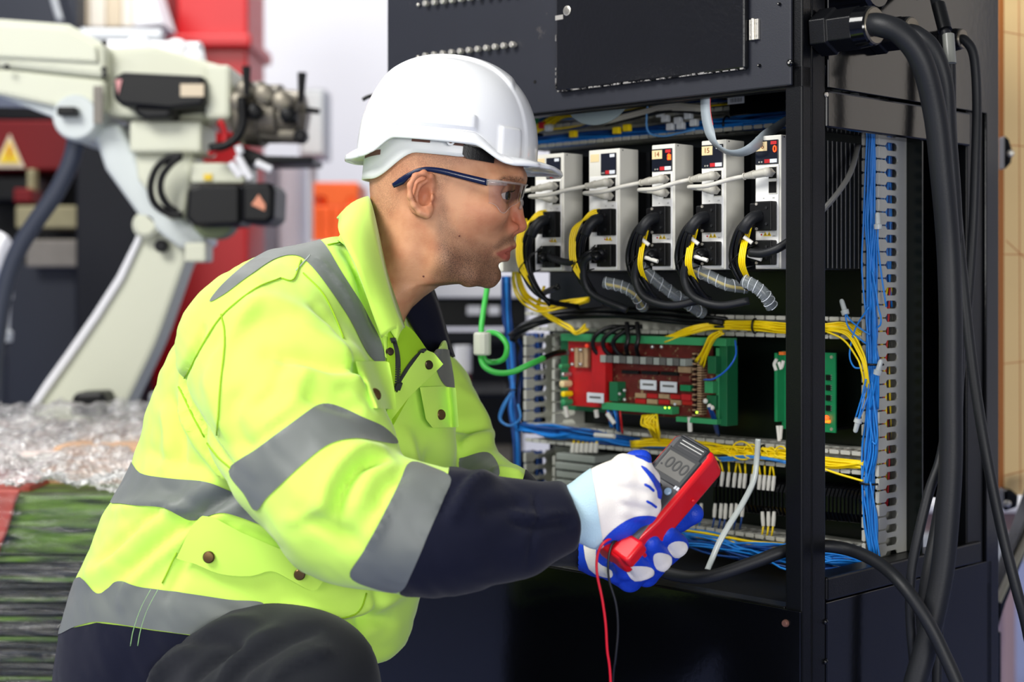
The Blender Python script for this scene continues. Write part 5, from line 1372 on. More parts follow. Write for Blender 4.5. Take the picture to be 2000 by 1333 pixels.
def head_sd(p):
    d = head_base(p)
    # brow, cheek, jaw, chin
    for sg in (-1, 1):
        d = smin(d, sd_chain(p, [Q(1012, 351, sg*.008), Q(1003, 348, sg*.030), Q(970, 353, sg*.056)], [.008, .009, .008], .008), .014)
        d = smin(d, sd_ell(p, Q(945, 412, sg*.050), (.028, .015, .016)), .028)
        d = smin(d, sd_chain(p, [Q(852, 455, sg*.055), Q(866, 508, sg*.052), Q(915, 538, sg*.036), Q(952, 543, sg*.012)], [.012, .013, .012, .012], .01), .016)
        d = smin(d, sd_chain(p, [Q(812, 435, sg*.050), Q(796, 500, sg*.046), Q(772, 590, sg*.030), Q(765, 640, sg*.018)], [.012, .012, .011, .010], .01), .018)
    d = smin(d, sd_ell(p, Q(955, 541), (.0112, .019, .0110)), .010)
    # eye sockets
    for sg in (-1, 1):
        d = smax(d, -sd_ell(p, Q(1001, 378, sg*.036), (.0165, .0150, .0105)), .014)
        lid = np.maximum(sd_ell(p, Q(976, 381, sg*.032), (.0146, .0146, .0140)), -sd_ell(p, Q(994, 382, sg*.036), (.019, .030, .0052)))
        d = smin(d, lid, .004)
        d = smin(d, sd_chain(p, [Q(994, 368, sg*.022), Q(991, 367, sg*.036), Q(978, 371, sg*.046)], [.003, .0034, .003], .003), .007)
    # nose
    n1 = sd_chain(p, [Q(1009, 366), Q(1004, 386), Q(1009, 410), Q(1018, 440)], [.0060, .0060, .0066, .0070], .006)
    for sg in (-1, 1):
        n1 = smin(n1, sd_ell(p, Q(1000, 445, sg*.0122), (.0088, .0062, .0062)), .007)
    n1 = smin(n1, sd_chain(p, [Q(1016, 445), Q(1004, 453)], [.0058, .0040], 0), .005)
    d = smin(d, n1, .0075)
    for sg in (-1, 1): d = smax(d, -sd_ell(p, Q(1007, 453, sg*.0085), (.0050, .0034, .0030)), .002)
    # lips
    up = sd_chain(p, [Q(999, 481), Q(991, 485, -.010), Q(970, 492.5, -.025)], [.0050, .0046, .0022], .004)
    up = smin(up, sd_chain(p, [Q(999, 481), Q(991, 485, .010), Q(970, 492.5, .025)], [.0050, .0046, .0022], .004), .004)
    lo_ = sd_chain(p, [Q(985, 503), Q(981, 502.5, -.010), Q(968, 496.5, -.024)], [.0058, .0052, .0022], .004)
    lo_ = smin(lo_, sd_chain(p, [Q(985, 503), Q(981, 502.5, .010), Q(968, 496.5, .024)], [.0058, .0052, .0022], .004), .004)
    d = smin(d, up, .008); d = smin(d, lo_, .008)
    g = np.minimum(sd_chain(p, [Q(1006, 493), Q(990, 493, -.012), Q(972, 494, -.024)], [.0036, .0018, .0006], 0), sd_chain(p, [Q(1006, 493), Q(990, 493, .012), Q(972, 494, .024)], [.0036, .0018, .0006], 0))
    d = smax(d, -g, .003)
    d = smax(d, -sd_ell(p, Q(983, 519), (.004, .014, .003)), .006)
    # ears
    for sg in (-1, 1):
        E = lambda x, y, o: A3(P(x, y, YH+sg*(.0765+o))) if sg < 0 else Q(x, y, .0765+o)
        ear = sd_ell(p, E(820, 380, .001), (.0150, .0045, .0255), rot=-.12)
        ear = smin(ear, sd_ell(p, E(835, 410, .004), (.0075, .0045, .0095)), .005)
        ear = smax(ear, -sd_ell(p, E(829, 382, .0085), (.0080, .0085, .0150), rot=-.1), .004)
        hx = sd_chain(p, [E(846, 362, .001), E(842, 346, .006), E(828, 338, .010), E(811, 344, .013), E(801, 362, .015), E(801, 384, .015), E(809, 402, .013), E(821, 415, .010), E(834, 420, .008)], [.0026, .0032, .0034, .0034, .0034, .0032, .0034, .0042, .0050], .004)
        ah = sd_chain(p, [E(832, 354, .006), E(819, 362, .008), E(813, 382, .009), E(819, 400, .008), E(832, 404, .007)], [.0022, .0028, .0028, .0028, .003], .002)
        tg = sd_ell(p, E(843, 386, .006), (.0034, .0036, .0050))
        ear = smin(smin(smin(ear, hx, .0045), ah, .004), tg, .004)
        d = smin(d, ear, .006)
        d = smax(d, -sd_ell(p, E(829, 385, .006), (.0066, .0090, .0112), rot=-.2), .003)
        d = smax(d, -sd_chain(p, [E(829, 346, .007), E(815, 354, .012), E(809, 372, .013), E(812, 392, .012)], [.0026, .0024, .0020, .0014], 0), .002)
    return d
hV, hF = surface_nets(head_sd, (-.175-.04, 1.77, CZ-.11), (.035, 1.99, CZ+.235), .0017)
hV = relax(hV, hF, 2, .5)
px_, py_ = pix(hV)
near = (hV[:, 1] < YH+.02)
def soft(sd, w): return np.clip(.5+sd/(2*w), 0, 1)
beard = soft(poly_sd([(860, 385), (870, 384), (880, 440), (905, 462), (940, 472), (966, 478), (985, 462), (1012, 458), (1016, 476), (1000, 486), (985, 484), (968, 497), (972, 512), (992, 512), (992, 540), (975, 570), (850, 572), (842, 545), (850, 500), (856, 430)], px_, py_), 7)
core = soft(poly_sd([(868, 480), (905, 492), (955, 500), (966, 505), (985, 522), (985, 565), (890, 566), (864, 545)], px_, py_), 14)
must = soft(poly_sd([(964, 482), (982, 464), (1006, 458), (1006, 472), (985, 480), (970, 492)], px_, py_), 4)
beard = np.clip(beard*.42+core*.58+must*.35, 0, 1)
lips = soft(poly_sd([(969, 494), (985, 487), (1000, 480), (1012, 482), (1002, 500), (994, 510), (981, 507), (969, 497)], px_, py_), 1.8)
flush = np.clip(soft(poly_sd([(1000, 405), (1035, 420), (1035, 460), (1000, 462), (990, 440)], px_, py_), 12)*.8+soft(poly_sd([(795, 332), (845, 330), (850, 400), (838, 426), (812, 410), (795, 370)], px_, py_), 5)*.40+
    soft(poly_sd([(915, 400), (985, 405), (970, 460), (905, 450)], px_, py_), 22)*.30, 0, 1)
hair = soft(poly_sd([(715, 250), (1030, 250), (1030, 318), (940, 312), (890, 322), (862, 392), (852, 392), (848, 345), (815, 328), (790, 350), (780, 400), (760, 430), (715, 420)], px_, py_), 7)*.33
brow = soft(poly_sd([(968, 352), (985, 344), (1018, 346), (1024, 353), (1010, 356), (985, 352), (970, 360)], px_, py_), 2.5)
hair = np.maximum(hair, brow*.9)
me = np_mesh('head', hV, hF)
for nm, arr in (('beard', beard), ('lips', lips), ('flush', flush), ('hair', hair)):
    at = me.attributes.new(nm, 'FLOAT', 'POINT'); at.data.foreach_set('value', arr.astype(np.float32))
def skin_mat():
    m = mat('skin', (206, 152, 118), .5, sss=.07, spec=.35); nt = m.node_tree; L = nt.links; b = nt.nodes['Principled BSDF']
    tc = nt.nodes.new('ShaderNodeTexCoord')
    def attr(n):
        a = nt.nodes.new('ShaderNodeAttribute'); a.attribute_name = n; return a.outputs['Fac']
    def noise(s, d=3):
        n = nt.nodes.new('ShaderNodeTexNoise'); n.inputs['Scale'].default_value = s; n.inputs['Detail'].default_value = d; L.new(tc.outputs['Object'], n.inputs['Vector']); return n.outputs['Fac']
    def mix(f, a, c):
        x = nt.nodes.new('ShaderNodeMix'); x.data_type = 'RGBA'; L.new(f, x.inputs[0])
        if isinstance(a, tuple): x.inputs[6].default_value = a
        else: L.new(a, x.inputs[6])
        x.inputs[7].default_value = c; return x.outputs[2]
    def mul(a, c):
        x = nt.nodes.new('ShaderNodeMath'); x.operation = 'MULTIPLY'; L.new(a, x.inputs[0])
        if isinstance(c, float): x.inputs[1].default_value = c
        else: L.new(c, x.inputs[1])
        return x.outputs[0]
    def ramp(f, a, c):
        r = nt.nodes.new('ShaderNodeMapRange'); r.inputs[1].default_value = a; r.inputs[2].default_value = c; L.new(f, r.inputs[0]); return r.outputs[0]
    c0 = mix(ramp(noise(38), .42, .7), srgb(200, 147, 112), srgb(182, 124, 92))
    c1 = mix(attr('flush'), c0, srgb(190, 108, 80))
    c2 = mix(attr('lips'), c1, srgb(166, 88, 74))
    dots = ramp(noise(1500, 3), .46, .62)
    c3 = mix(mul(attr('beard'), 0.62), c2, srgb(98, 74, 58))
    c4 = mix(mul(mul(attr('beard'), dots), 1.0), c3, srgb(46, 34, 30))
    c5 = mix(mul(attr('hair'), ramp(noise(700, 2), .30, .6)), c4, srgb(84, 64, 54))
    L.new(c5, b.inputs['Base Color'])
    bp = nt.nodes.new('ShaderNodeBump'); bp.inputs['Strength'].default_value = .2; bp.inputs['Distance'].default_value = .0012
    L.new(noise(420, 4), bp.inputs['Height']); L.new(bp.outputs[0], b.inputs['Normal'])
    return m
SK = skin_mat()
body = link_mesh('body', me, SK, man, smooth=True, label='head and neck of the man with short stubble')
head_bvh = BVHTree.FromPolygons([tuple(v) for v in hV], [tuple(int(i) for i in f) for f in hF])
def mole(x, y, r):
    o = Vector((0, 0, CZ)); d = (P(x, y, 1)-o).normalized(); h_ = head_bvh.ray_cast(o, d)[0]
    b = MB(); b.ball(h_, (r, r*.5, r), 8, 6); b.build('mole', mat('mole', (96, 52, 40), .6), body, smooth=True)
mole(897, 461, .0012); mole(827, 540, .0013)
for sg in (-1, 1):
    b = MB(); c = Vector(Q(976, 381, sg*.032)); b.ball(c, .0128, 24, 18)
    ey = b.build('eye', mat('eye_white', (196, 184, 176), .12), man, smooth=True)
    gz = Vector((.86, -.50, -.10)).normalized()
    b = MB(); b.lathe(c+gz*.0112, gz, [(0, .0060), (.0009, .0056), (.0016, .0040), (.0021, .001)], 24); b.build('iris', mat('iris', (56, 66, 62), .08), ey, smooth=True)
    b = MB(); b.lathe(c+gz*.0128, gz, [(0, .0028), (.0008, .0022)], 16); b.build('pupil', mat('pupil', (6, 6, 8), .05), ey)
    b = MB()
    for k in range(12):
        a = (k-5.5)/5.5*.75; dd = Vector((math.cos(a), sg*.25+math.sin(a)*.8, 0)).normalized()
        s0 = c+dd*.0136+ZD*.0035; b.tube([s0, s0+dd*.003+ZD*.0005, s0+dd*.0055+ZD*.0025], [.0003, .0002, .0001], 4, 2)
    b.build('eyelashes', M['hole'], man)['kind'] = 'stuff'

# --- hard hat
helm = thing('hard_hat', 'white safety helmet with short peak worn by the man', 'helmet', P(872, 300, YH))
HO = Vector(Q(872, 306)); tau = math.radians(5.8)
hf = Vector((math.cos(tau), 0, -math.sin(tau))); hu_ = Vector((math.sin(tau), 0, math.cos(tau))); hl = Vector((0, 1, 0))
def sst(a, b, x): 
    t = max(0, min(1, (x-a)/(b-a))); return t*t*(3-2*t)
def rimz(c):          # c = forward cosine
    return .0235*sst(-.80, -.50, c)*(1-sst(.30, .66, c)) - .004*(1-sst(-.95, -.75, c)) + .002*sst(.45, .9, c)
def flange(c):
    return .008+.024*sst(.30, .95, c)+.005*(1-sst(-.98, -.6, c))
HA, HB_, HH = .1085, .094, .119
NT, NR = 240, 84
vs = []; 
def dome(th, z):
    c, s = math.cos(th), math.sin(th)
    e = 2.35; k = (max(0, 1-(max(z, 0)/HH)**e))**(1/e)
    x = HA*c*k; y = HB_*s*k
    if z < 0: x *= 1-z*.3; y *= 1-z*.3
    # raised centre ridge and side band
    lim = .021+.026*max(0, x/.1)
    rd = .0036*(1-sst(lim-.0015, lim+.003, abs(y)))*sst(-.10, -.07, x)
    top = 1-sst(.068, .074, x)*0.55
    zr = rimz(c)
    bd = .0042*sst(zr+.003, zr+.005, z)*(1-sst(zr+.0185, zr+.0205, z))*(sst(-.60, -.56, c)*(1-sst(.30, .34, c)))
    bd += .0030*(1-sst(.034, .036, z))*(sst(.58, .60, c)*(1-sst(.80, .82, c)))+.002*(1-sst(.016, .018, z))*(sst(-.84, -.82, c)*(1-sst(-.72, -.70, c)))
    n = Vector((c*k, s*k, (z/HH) if z > 0 else 0))
    n = n.normalized() if n.length > 1e-6 else Vector((0, 0, 1))
    return Vector((x, y, z))+n*(rd*top+bd)
for j in range(NR+1):
    for i in range(NT):
        th = 2*math.pi*i/NT; zr = rimz(math.cos(th)); t = j/NR
        z = zr+(HH-zr)*math.cos(t*math.pi/2)**1.15 if j < NR else zr
        vs.append(dome(th, min(z, HH*.99999)))
nb = NR
for (fo, fz_) in ((.25, -.0010), (.6, -.0035), (1.0, -.0070), (1.03, -.0095), (.98, -.0115)):
    for i in range(NT):
        th = 2*math.pi*i/NT; c, s = math.cos(th), math.sin(th); zr = rimz(c); w_ = flange(c)
        p0 = vs[NR*NT+i]
        dr_ = Vector((c, s*1.05, 0)).normalized()
        droop = fz_*(1.25+.35*sst(.9, 1, c)-.45*sst(.3, .8, c))
        vs.append(p0+dr_*w_*fo+Vector((0, 0, droop)))
    nb += 1
apex = len(vs); vs.append(dome(0, HH*.999999)+Vector((0, 0, .0004)))
tohw = lambda q: HO+hf*q.x+hl*q.y+hu_*q.z
fs = [(0*NT+i, 0*NT+(i+1) % NT, apex) for i in range(0)]
b = MB(); b.add([tohw(q) for q in vs], [(j*NT+i, j*NT+(i+1) % NT, (j+1)*NT+(i+1) % NT, (j+1)*NT+i) for j in range(nb) for i in range(NT)])
mk('helmet_white', (228, 230, 233), .24, coat=.4, bump=.03, bscale=500)
sh = b.build('shell', M['helmet_white'], helm, weld=2e-5, smooth=True, solid=.0025)
mk('band_white', (226, 228, 228), .35)
def ringpt(th, z, g=0.0): return tohw(Vector(((.097+g)*math.cos(th)-.002, (.082+g)*math.sin(th), z)))
def lowz(c):
    return -.005-.034*(1-sst(-.86, -.30, c))
v = []; n1 = 120; m1_ = 8
for j in range(m1_+1):
    for i in range(n1):
        th = 2*math.pi*i/n1; c = math.cos(th); z0 = rimz(c)+.012; z1 = min(lowz(c)+.008*sst(.2, .6, c), z0-.01)
        v.append(ringpt(th, z0+(z1-z0)*j/m1_))
b = MB(); b.add(v, [(j*n1+i, j*n1+(i+1) % n1, (j+1)*n1+(i+1) % n1, (j+1)*n1+i) for j in range(m1_) for i in range(n1)])
hb = b.build('headband', M['band_white'], helm, smooth=True, solid=.002)
mk('slot_brown', (112, 78, 66), .7)
for (t0, t1, z0, z1) in ((-1.72, -1.95, .0075, .0115), (-1.30, -1.45, .0075, .0112), (-2.42, -2.86, -.010, -.004)):
    v = []; n_q = 8
    for j in range(2):
        for i in range(n_q+1): v.append(ringpt(t0+(t1-t0)*i/n_q, (z0, z1)[j]+(.004*(i/n_q) if z0 < 0 else 0)*-1, .0016))
    b = MB(); b.add(v, [(i, i+1, n_q+1+i+1, n_q+1+i) for i in range(n_q)]); b.build('slot', M['slot_brown'], hb, solid=.0006)
v = []
for j in range(2):
    for i in range(9): v.append(ringpt(-1.32+.42*i/8, (.010-.004*i/8, -.006-.0015*i/8+ (0.004 if i == 0 else 0))[j], .0022))
b = MB(); b.add(v, [(i, i+1, 9+i+1, 9+i) for i in range(8)]); b.build('temple_pad', M['black_plastic'], helm, solid=.0015)
lg = tohw(Vector((.008, -.0955, .0125)))
b = MB(); b.prism([lg+hf*x+hu_*z for x, z in ((-.0055, .004), (-.0045, -.004), (-.002, -.0068), (.002, -.0068), (.0045, -.004), (.0055, .004))], Vector((0, .0022, 0))); lgo = b.build('strap_lug', M['helmet_white'], helm, bevel=.0007)
b = MB(); b.lathe(lg-hu_*.0022-hl*.0001, (0, -1, 0), [(0, .0022), (.0003, .0022)], 14); b.build('lug_hole', M['slot_brown'], lgo)

# --- safety glasses
gl = thing('safety_glasses', 'clear safety glasses with a navy blue temple arm over the ear', 'glasses', P(960, 380, YH))
mk('temple_navy', (9, 22, 58), .22)
for sg in (-1, 1):
    G = lambda x, y, o: Vector(A3(P(x, y, YH+sg*o)))
    b = MB(); b.tube([G(768, 363, .070), G(784, 354, .075), G(801, 341, .080), G(826, 331, .0835), (G(860, 334, .083)), G(905, 345, .081), G(953, 357, .077)], [.0030, .0046, .0030, .0026, .0036, .0038, .0042], 10, 6, flat=.45, up=(0, 1, 0)); ta = b.build('temple_arm', M['temple_navy'], gl, smooth=True)
def lens_mat():
    m = bpy.data.materials.new('clear_lens'); m.use_nodes = True; nt = m.node_tree; L = nt.links
    for n in list(nt.nodes): nt.nodes.remove(n)
    o = nt.nodes.new('ShaderNodeOutputMaterial'); t = nt.nodes.new('ShaderNodeBsdfTransparent'); g = nt.nodes.new('ShaderNodeBsdfGlossy')
    t.inputs[0].default_value = (.93, .94, .95, 1); g.inputs['Roughness'].default_value = .04
    f = nt.nodes.new('ShaderNodeFresnel'); f.inputs[0].default_value = 1.65
    mx = nt.nodes.new('ShaderNodeMixShader'); L.new(f.outputs[0], mx.inputs[0]); L.new(t.outputs[0], mx.inputs[1]); L.new(g.outputs[0], mx.inputs[2]); L.new(mx.outputs[0], o.inputs[0]); return m
LM = lens_mat()
nx, ny = 96, 14; v = []
top_e = []; bot_e = []
for j in range(ny+1):
    for i in range(nx+1):
        th = math.radians(-88+176*i/nx); c, s = math.cos(th), math.sin(th); a = abs(s)
        px0 = 943+86*(max(c, 0)**.6); o = .0775*s
        tp = 353+9*c
        bt = sum(np.interp(min(1, max(0, a+q)), [0, .3, .6, .85, .92, .945, .975, .99, 1], [380, 387, 394, 403, 412, 420, 414, 404, 386]) for q in (-.03, -.015, 0, .008, .015))/5
        t = j/ny
        p = P(px0-6*t*c, tp+(bt-tp)*t, YH+o*(1-.10*t))
        v.append(p)
        if j == 0: top_e.append(p)
        if j == ny: bot_e.append(p)
b = MB(); b.add(v, [(j*(nx+1)+i, j*(nx+1)+i+1, (j+1)*(nx+1)+i+1, (j+1)*(nx+1)+i) for j in range(ny) for i in range(nx)])
b.build('lens', LM, gl, smooth=True)
mk('lens_rim', (190, 182, 178), .1, alpha=.28)
b = MB(); b.tube(top_e, .0015, 8, 1); b.build('brow_rim', M['lens_rim'], gl, smooth=True)
b = MB(); b.tube(bot_e, .0004, 6, 1); b.build('lens_edge', M['lens_rim'], gl, smooth=True)
for sg in (-1, 1):
    G = lambda x, y, o: Vector(A3(P(x, y, YH+sg*o)))
    b = MB(); b.tube([G(950, 356, .0775), G(972, 357, .076), G(990, 360, .068)], [.0040, .0036, .002], 10, 3, flat=.5, up=(0, 1, 0)); b.build('clear_hinge', M['lens_rim'], gl, smooth=True)
b = MB(); b.tube([P(1016, 386, YH-.009), P(1020, 396, YH-.008), P(1016, 408, YH-.013)], .002, 8, 3); b.build('nose_pad', M['lens_rim'], gl, smooth=True)
# --- hi-vis jacket: one body, with tape, navy panels, flaps and snaps as its parts
mk('hivis', (200, 242, 98), .75, sheen=.25, bump=.12, bscale=1600, var=.03, vscale=10, spec=.25)
mk('hivis_flap', (196, 238, 94), .75, sheen=.25, bump=.12, bscale=1600, spec=.25)
mk('tape_grey', (104, 109, 106), .45, bump=.15, bscale=2500, sheen=.1)
mk('navy_cloth', (12, 15, 34), .85, sheen=.08, bump=.15, bscale=1500, spec=.2)
mk('piping_black', (14, 18, 20), .7)
mk('snap_bronze', (112, 88, 56), .35, metal=.85)
mk('seam_lime', (150, 190, 24), .8)
TK = np.array([(455, 655, 700, .02), (468, 632, 725, .07), (485, 596, 765, .115), (510, 548, 800, .135), (550, 484, 832, .15), (600, 418, 858, .16), (660, 354, 872, .17), (720, 318, 882, .178), (790, 298, 888, .182),
    (860, 284, 890, .185), (930, 250, 888, .188), (1000, 214, 878, .19), (1080, 180, 850, .19), (1150, 152, 822, .19), (1220, 128, 800, .185), (1280, 118, 782, .18), (1340, 112, 760, .175), (1420, 110, 740, .16)])
def torso(p):
    x, y = PX(p, YB); s = YB/F
    xb, xf, b_ = [np.interp(y, TK[:, 0], TK[:, i]) for i in (1, 2, 3)]
    a = (xf-xb)/2*s; e = 2.05
    n = ((np.abs(x-(xb+xf)/2)*s/a)**e+(np.abs(p[:, 1]-YB)/b_)**e)**(1/e)
    d = (n-1)*np.minimum(a, b_)*.9
    d = np.maximum(d, (455-y)*s)
    low = 1262+np.maximum(0, 640-x)*.75
    return smax(d, (y-low)*s, .012)
B_ = lambda x, y, Y: A3(P(x, y, Y))
ARM = [B_(560, 622, 1.80), B_(520, 690, 1.745), B_(565, 800, 1.69), B_(612, 890, 1.65), B_(668, 985, 1.61), B_(740, 1022, 1.60), B_(820, 1032, 1.60), B_(900, 1036, 1.605), B_(1000, 1030, 1.625), B_(1080, 1016, 1.645), B_(1122, 1008, 1.655)]
ARR = [.082, .098, .093, .086, .073, .064, .062, .058, .047, .037, .033]
FAR = [B_(750, 660, 2.03), B_(832, 770, 2.04), B_(870, 850, 2.02), B_(892, 902, 1.98), B_(985, 970, 1.90), B_(1080, 1035, 1.82), B_(1148, 1066, 1.775)]
FRR = [.062, .056, .048, .044, .038, .034, .027]
def arm_sd(p): return sd_chain(p, ARM, ARR, .02)
def far_sd(p): return sd_chain(p, FAR, FRR, .02)
def jacket_sd(p):
    t = torso(p)
    # opening at the neck
    t = smax(t, -sd_chain(p, [B_(700, 440, YB-.01), B_(760, 600, YB-.01), B_(812, 720, YB-.005)], [.052, .050, .020], .01), .012)
    x, y = PX(p, YB)
    nk = poly_sd([(718, 372), (738, 450), (752, 525), (772, 597), (789, 641), (822, 712), (850, 690), (872, 650), (900, 560), (900, 372)], x, y)*YB/F
    t = smax(t, np.minimum(nk, YB+.07-p[:, 1]), .006)
    a = arm_sd(p)
    ax_, ay_ = PX(p, 1.655)
    a = smax(a, (ax_-(1106+(ay_-950)*.22+15*np.clip(1-((ay_-1008)/62)**2, 0, 1)))*1.655/F, .004)
    d = smin(t, a, .028)
    fx_, fy_ = PX(p, 1.78)
    d = smin(d, smax(far_sd(p), (fx_-(1150+(fy_-1066)*-.2))*1.78/F, .004), .012)
    # cuff ends are cut square
    return d
jV, jF = surface_nets(jacket_sd, (-.60, 1.50, CZ-.60), (.20, 2.16, CZ+.09), .0048)
jV = relax(jV, jF, 2, .5)
jN = normals(jV, jF)
px_, py_ = pix(jV)
isarm = arm_sd(jV) < np.minimum(torso(jV), far_sd(jV))
isfar = far_sd(jV) < np.minimum(torso(jV), arm_sd(jV))
camf = -jN[:, 1]
def polyline_d(pts, x, y):
    d = np.full(len(x), 1e9)
    for i in range(len(pts)-1):
        a = np.array(pts[i], float); b = np.array(pts[i+1], float); e = b-a
        t = np.clip(((x-a[0])*e[0]+(y-a[1])*e[1])/(e@e), 0, 1); d = np.minimum(d, np.hypot(x-a[0]-t*e[0], y-a[1]-t*e[1]))
    return d
def taper(pts, x, y):
    a = np.array(pts[0]); b = np.array(pts[-1]); e = b-a; t = ((x-a[0])*e[0]+(y-a[1])*e[1])/(e@e)
    return np.clip(np.minimum(t+.15, 1.15-t)/.3, 0, 1)
folds = [ # who, polyline, half width px, amplitude m (+ out)
 ('a', [(650, 1010), (668, 965), (690, 925), (715, 905), (745, 897)], 11, -.017),
 ('a', [(622, 990), (648, 935), (672, 902), (705, 880), (745, 878)], 17, .0065),
 ('a', [(690, 1010), (705, 965), (728, 930), (770, 912)], 20, .008),
 ('a', [(735, 1000), (760, 950), (790, 925)], 14, -.004),
 ('a', [(575, 1010), (640, 1030), (700, 1060)], 18, -.005),
 ('a', [(430, 640), (500, 600), (580, 620), (650, 670), (700, 740)], 26, .006),
 ('a', [(520, 690), (590, 700), (650, 722), (715, 732)], 16, -.0065),
 ('a', [(560, 735), (640, 745), (700, 765), (745, 800)], 22, .006),
 ('a', [(590, 770), (650, 790), (700, 800)], 14, -.004),
 ('a', [(470, 760), (455, 820), (480, 880)], 16, -.004),
 ('a', [(430, 700), (425, 780), (450, 850)], 20, .005),
 ('a', [(395, 640), (370, 700), (352, 755), (400, 850), (450, 912)], 7, -.006),
 ('a', [(505, 600), (470, 640), (430, 700)], 14, .004),
 ('a', [(560, 640), (600, 660), (660, 700), (690, 750)], 10, .003),
 ('a', [(610, 605), (650, 640), (690, 700), (725, 770)], 12, -.0045),
 ('a', [(500, 800), (540, 760), (560, 700)], 12, -.0028),
 ('a', [(530, 830), (580, 780), (600, 730)], 12, .0028),
 ('a', [(470, 880), (520, 850), (560, 820)], 10, -.0022),
 ('a', [(660, 760), (700, 770), (735, 800)], 10, -.004),
 ('a', [(560, 1020), (620, 1000), (650, 975)], 14, .004),
 ('a', [(720, 1060), (745, 1010), (770, 950)], 12, .0035),
 ('t', [(290, 880), (330, 900), (400, 915)], 12, -.003),
 ('t', [(230, 1000), (300, 985), (380, 1000)], 14, .004),
 ('t', [(200, 1100), (260, 1040), (330, 990)], 9, -.005),
 ('t', [(660, 460), (700, 520), (715, 580), (745, 650)], 12, -.006),
 ('t', [(360, 770), (385, 850), (420, 900), (452, 925)], 14, .006),
 ('t', [(335, 770), (350, 850), (350, 905)], 12, -.005),
 ('t', [(320, 800), (330, 860), (325, 910)], 12, .004),
 ('t', [(450, 925), (380, 970), (300, 1030), (220, 1100), (165, 1135)], 20, .009),
 ('t', [(470, 955), (390, 1010), (310, 1070), (240, 1130)], 12, -.009),
 ('t', [(470, 985), (390, 1030), (320, 1080), (262, 1135), (240, 1180)], 17, .009),
 ('t', [(330, 1170), (370, 1080), (400, 1020)], 12, -.004),
 ('t', [(480, 1040), (560, 1080), (640, 1110), (720, 1140)], 16, -.004),
 ('t', [(560, 1190), (640, 1200), (720, 1180), (790, 1150)], 16, .006),
 ('t', [(640, 1225), (700, 1215), (760, 1210)], 12, -.007),
 ('t', [(735, 1150), (722, 1200), (700, 1240)], 9, -.005),
 ('t', [(690, 470), (705, 540), (730, 600), (752, 660)], 9, -.008),
 ('t', [(540, 545), (600, 520), (650, 560), (690, 640)], 12, .003),
 ('t', [(840, 880), (850, 930), (830, 980)], 14, -.006),
 ('t', [(790, 840), (800, 920), (790, 980)], 16, .006),
 ('f', [(905, 760), (935, 820), (960, 860)], 14, .010),
 ('f', [(880, 830), (915, 835), (950, 850)], 9, -.010),
 ('f', [(890, 880), (930, 860), (960, 850)], 12, .006),
 ('f', [(960, 930), (985, 920), (1020, 930)], 8, .008),
 ('a', [(1000, 1020), (1040, 1030), (1090, 1022), (1120, 1018)], 7, -.004),
 ('a', [(1010, 1005), (1050, 1012), (1100, 1005)], 8, .003),
 ('a', [(880, 1010), (915, 950), (960, 930)], 14, .005),
 ('a', [(860, 1010), (890, 960), (920, 930)], 9, -.004),
 ('a', [(1045, 960), (1052, 1010), (1035, 1060), (1030, 1100)], 4, -.0025),
 ('a', [(940, 1000), (985, 990), (1030, 980)], 14, -.003)]
disp = np.zeros(len(jV))
for who, pts, hw, am in folds:
    sp = [(q.x, q.y) for q in catmull([Vector((x, y, 0)) for x, y in pts], 5)]
    dd = polyline_d(sp, px_, py_)
    mk_ = isarm if who == 'a' else (isfar if who == 'f' else ~isarm)
    disp += am*(1.0 if abs(am) > .0075 else 1.75)*np.exp(-(dd/hw)**2)*taper(sp, px_, py_)*mk_*(np.clip(camf+.6, 0, 1))
nz = np.array([mnoise.noise(Vector((v[0]*14+v[2]*9, v[1]*9, v[2]*13-v[0]*10)))+.5*abs(mnoise.noise(Vector((v[0]*34, v[1]*20, v[2]*34+v[0]*20)))) for v in jV])
amp = np.where(isarm, .0062, .0068)
disp += nz*amp*np.clip((px_-80)/100, 0, 1)
jV = jV+jN*disp[:, None]
jV = relax(jV, jF, 1, .5); jN = normals(jV, jF)
px_, py_ = pix(jV)
jk = link_mesh('jacket', np_mesh('jacket', jV, jF), M['hivis'], man, smooth=True, label='lime hi-vis jacket with grey tape and navy cuffs')
jbvh = BVHTree.FromPolygons([tuple(v) for v in jV], [tuple(int(i) for i in f) for f in jF])
JT = tris(jF)
# part: hand back to one surface with the jacket's own relief, lifted by off
def patch(name, polyg, m, who, off=.0012, label=None, sm=True, front=False, extra=None, fieldf=None):
    val = poly_sd(smooth_poly(polyg, 5) if sm else polyg, px_, py_) if fieldf is None else fieldf
    mk_ = {'a': isarm, 't': ~isarm & ~isfar, 'f': isfar, '*': np.ones(len(jV), bool)}[who]
    val = np.where(mk_, val, -np.abs(val)-1)
    if front: val = np.where(jN[:, 1] < .15, val, -np.abs(val)-1)
    Vn, Tn, _ = clip(jV+jN*off, JT, val)
    if not len(Tn): return None
    lab = np.arange(len(Vn))
    while True:
        mn_ = lab[Tn].min(1); new = lab.copy(); np.minimum.at(new, Tn.ravel(), np.repeat(mn_, 3)); new = new[new]
        if (new == lab).all(): break
        lab = new
    o = None
    for c in np.unique(lab[Tn[:, 0]]):
        T2 = Tn[lab[Tn[:, 0]] == c]
        if len(T2) < 40: continue
        us, inv = np.unique(T2, return_inverse=True)
        o = link_mesh(name, np_mesh(name, Vn[us], inv.reshape(-1, 3)), m, jk, smooth=True, label=label)
    return o
TP = M['tape_grey']
jk_parent = jk
patch('reflective_band', [(740, 712), (752, 704), (740, 660), (712, 605), (668, 535), (630, 474), (600, 466), (548, 480), (490, 510), (436, 556), (410, 590), (440, 575), (480, 545), (535, 508), (578, 500), (606, 519), (642, 565), (682, 625), (716, 690)], TP, '*', front=True)
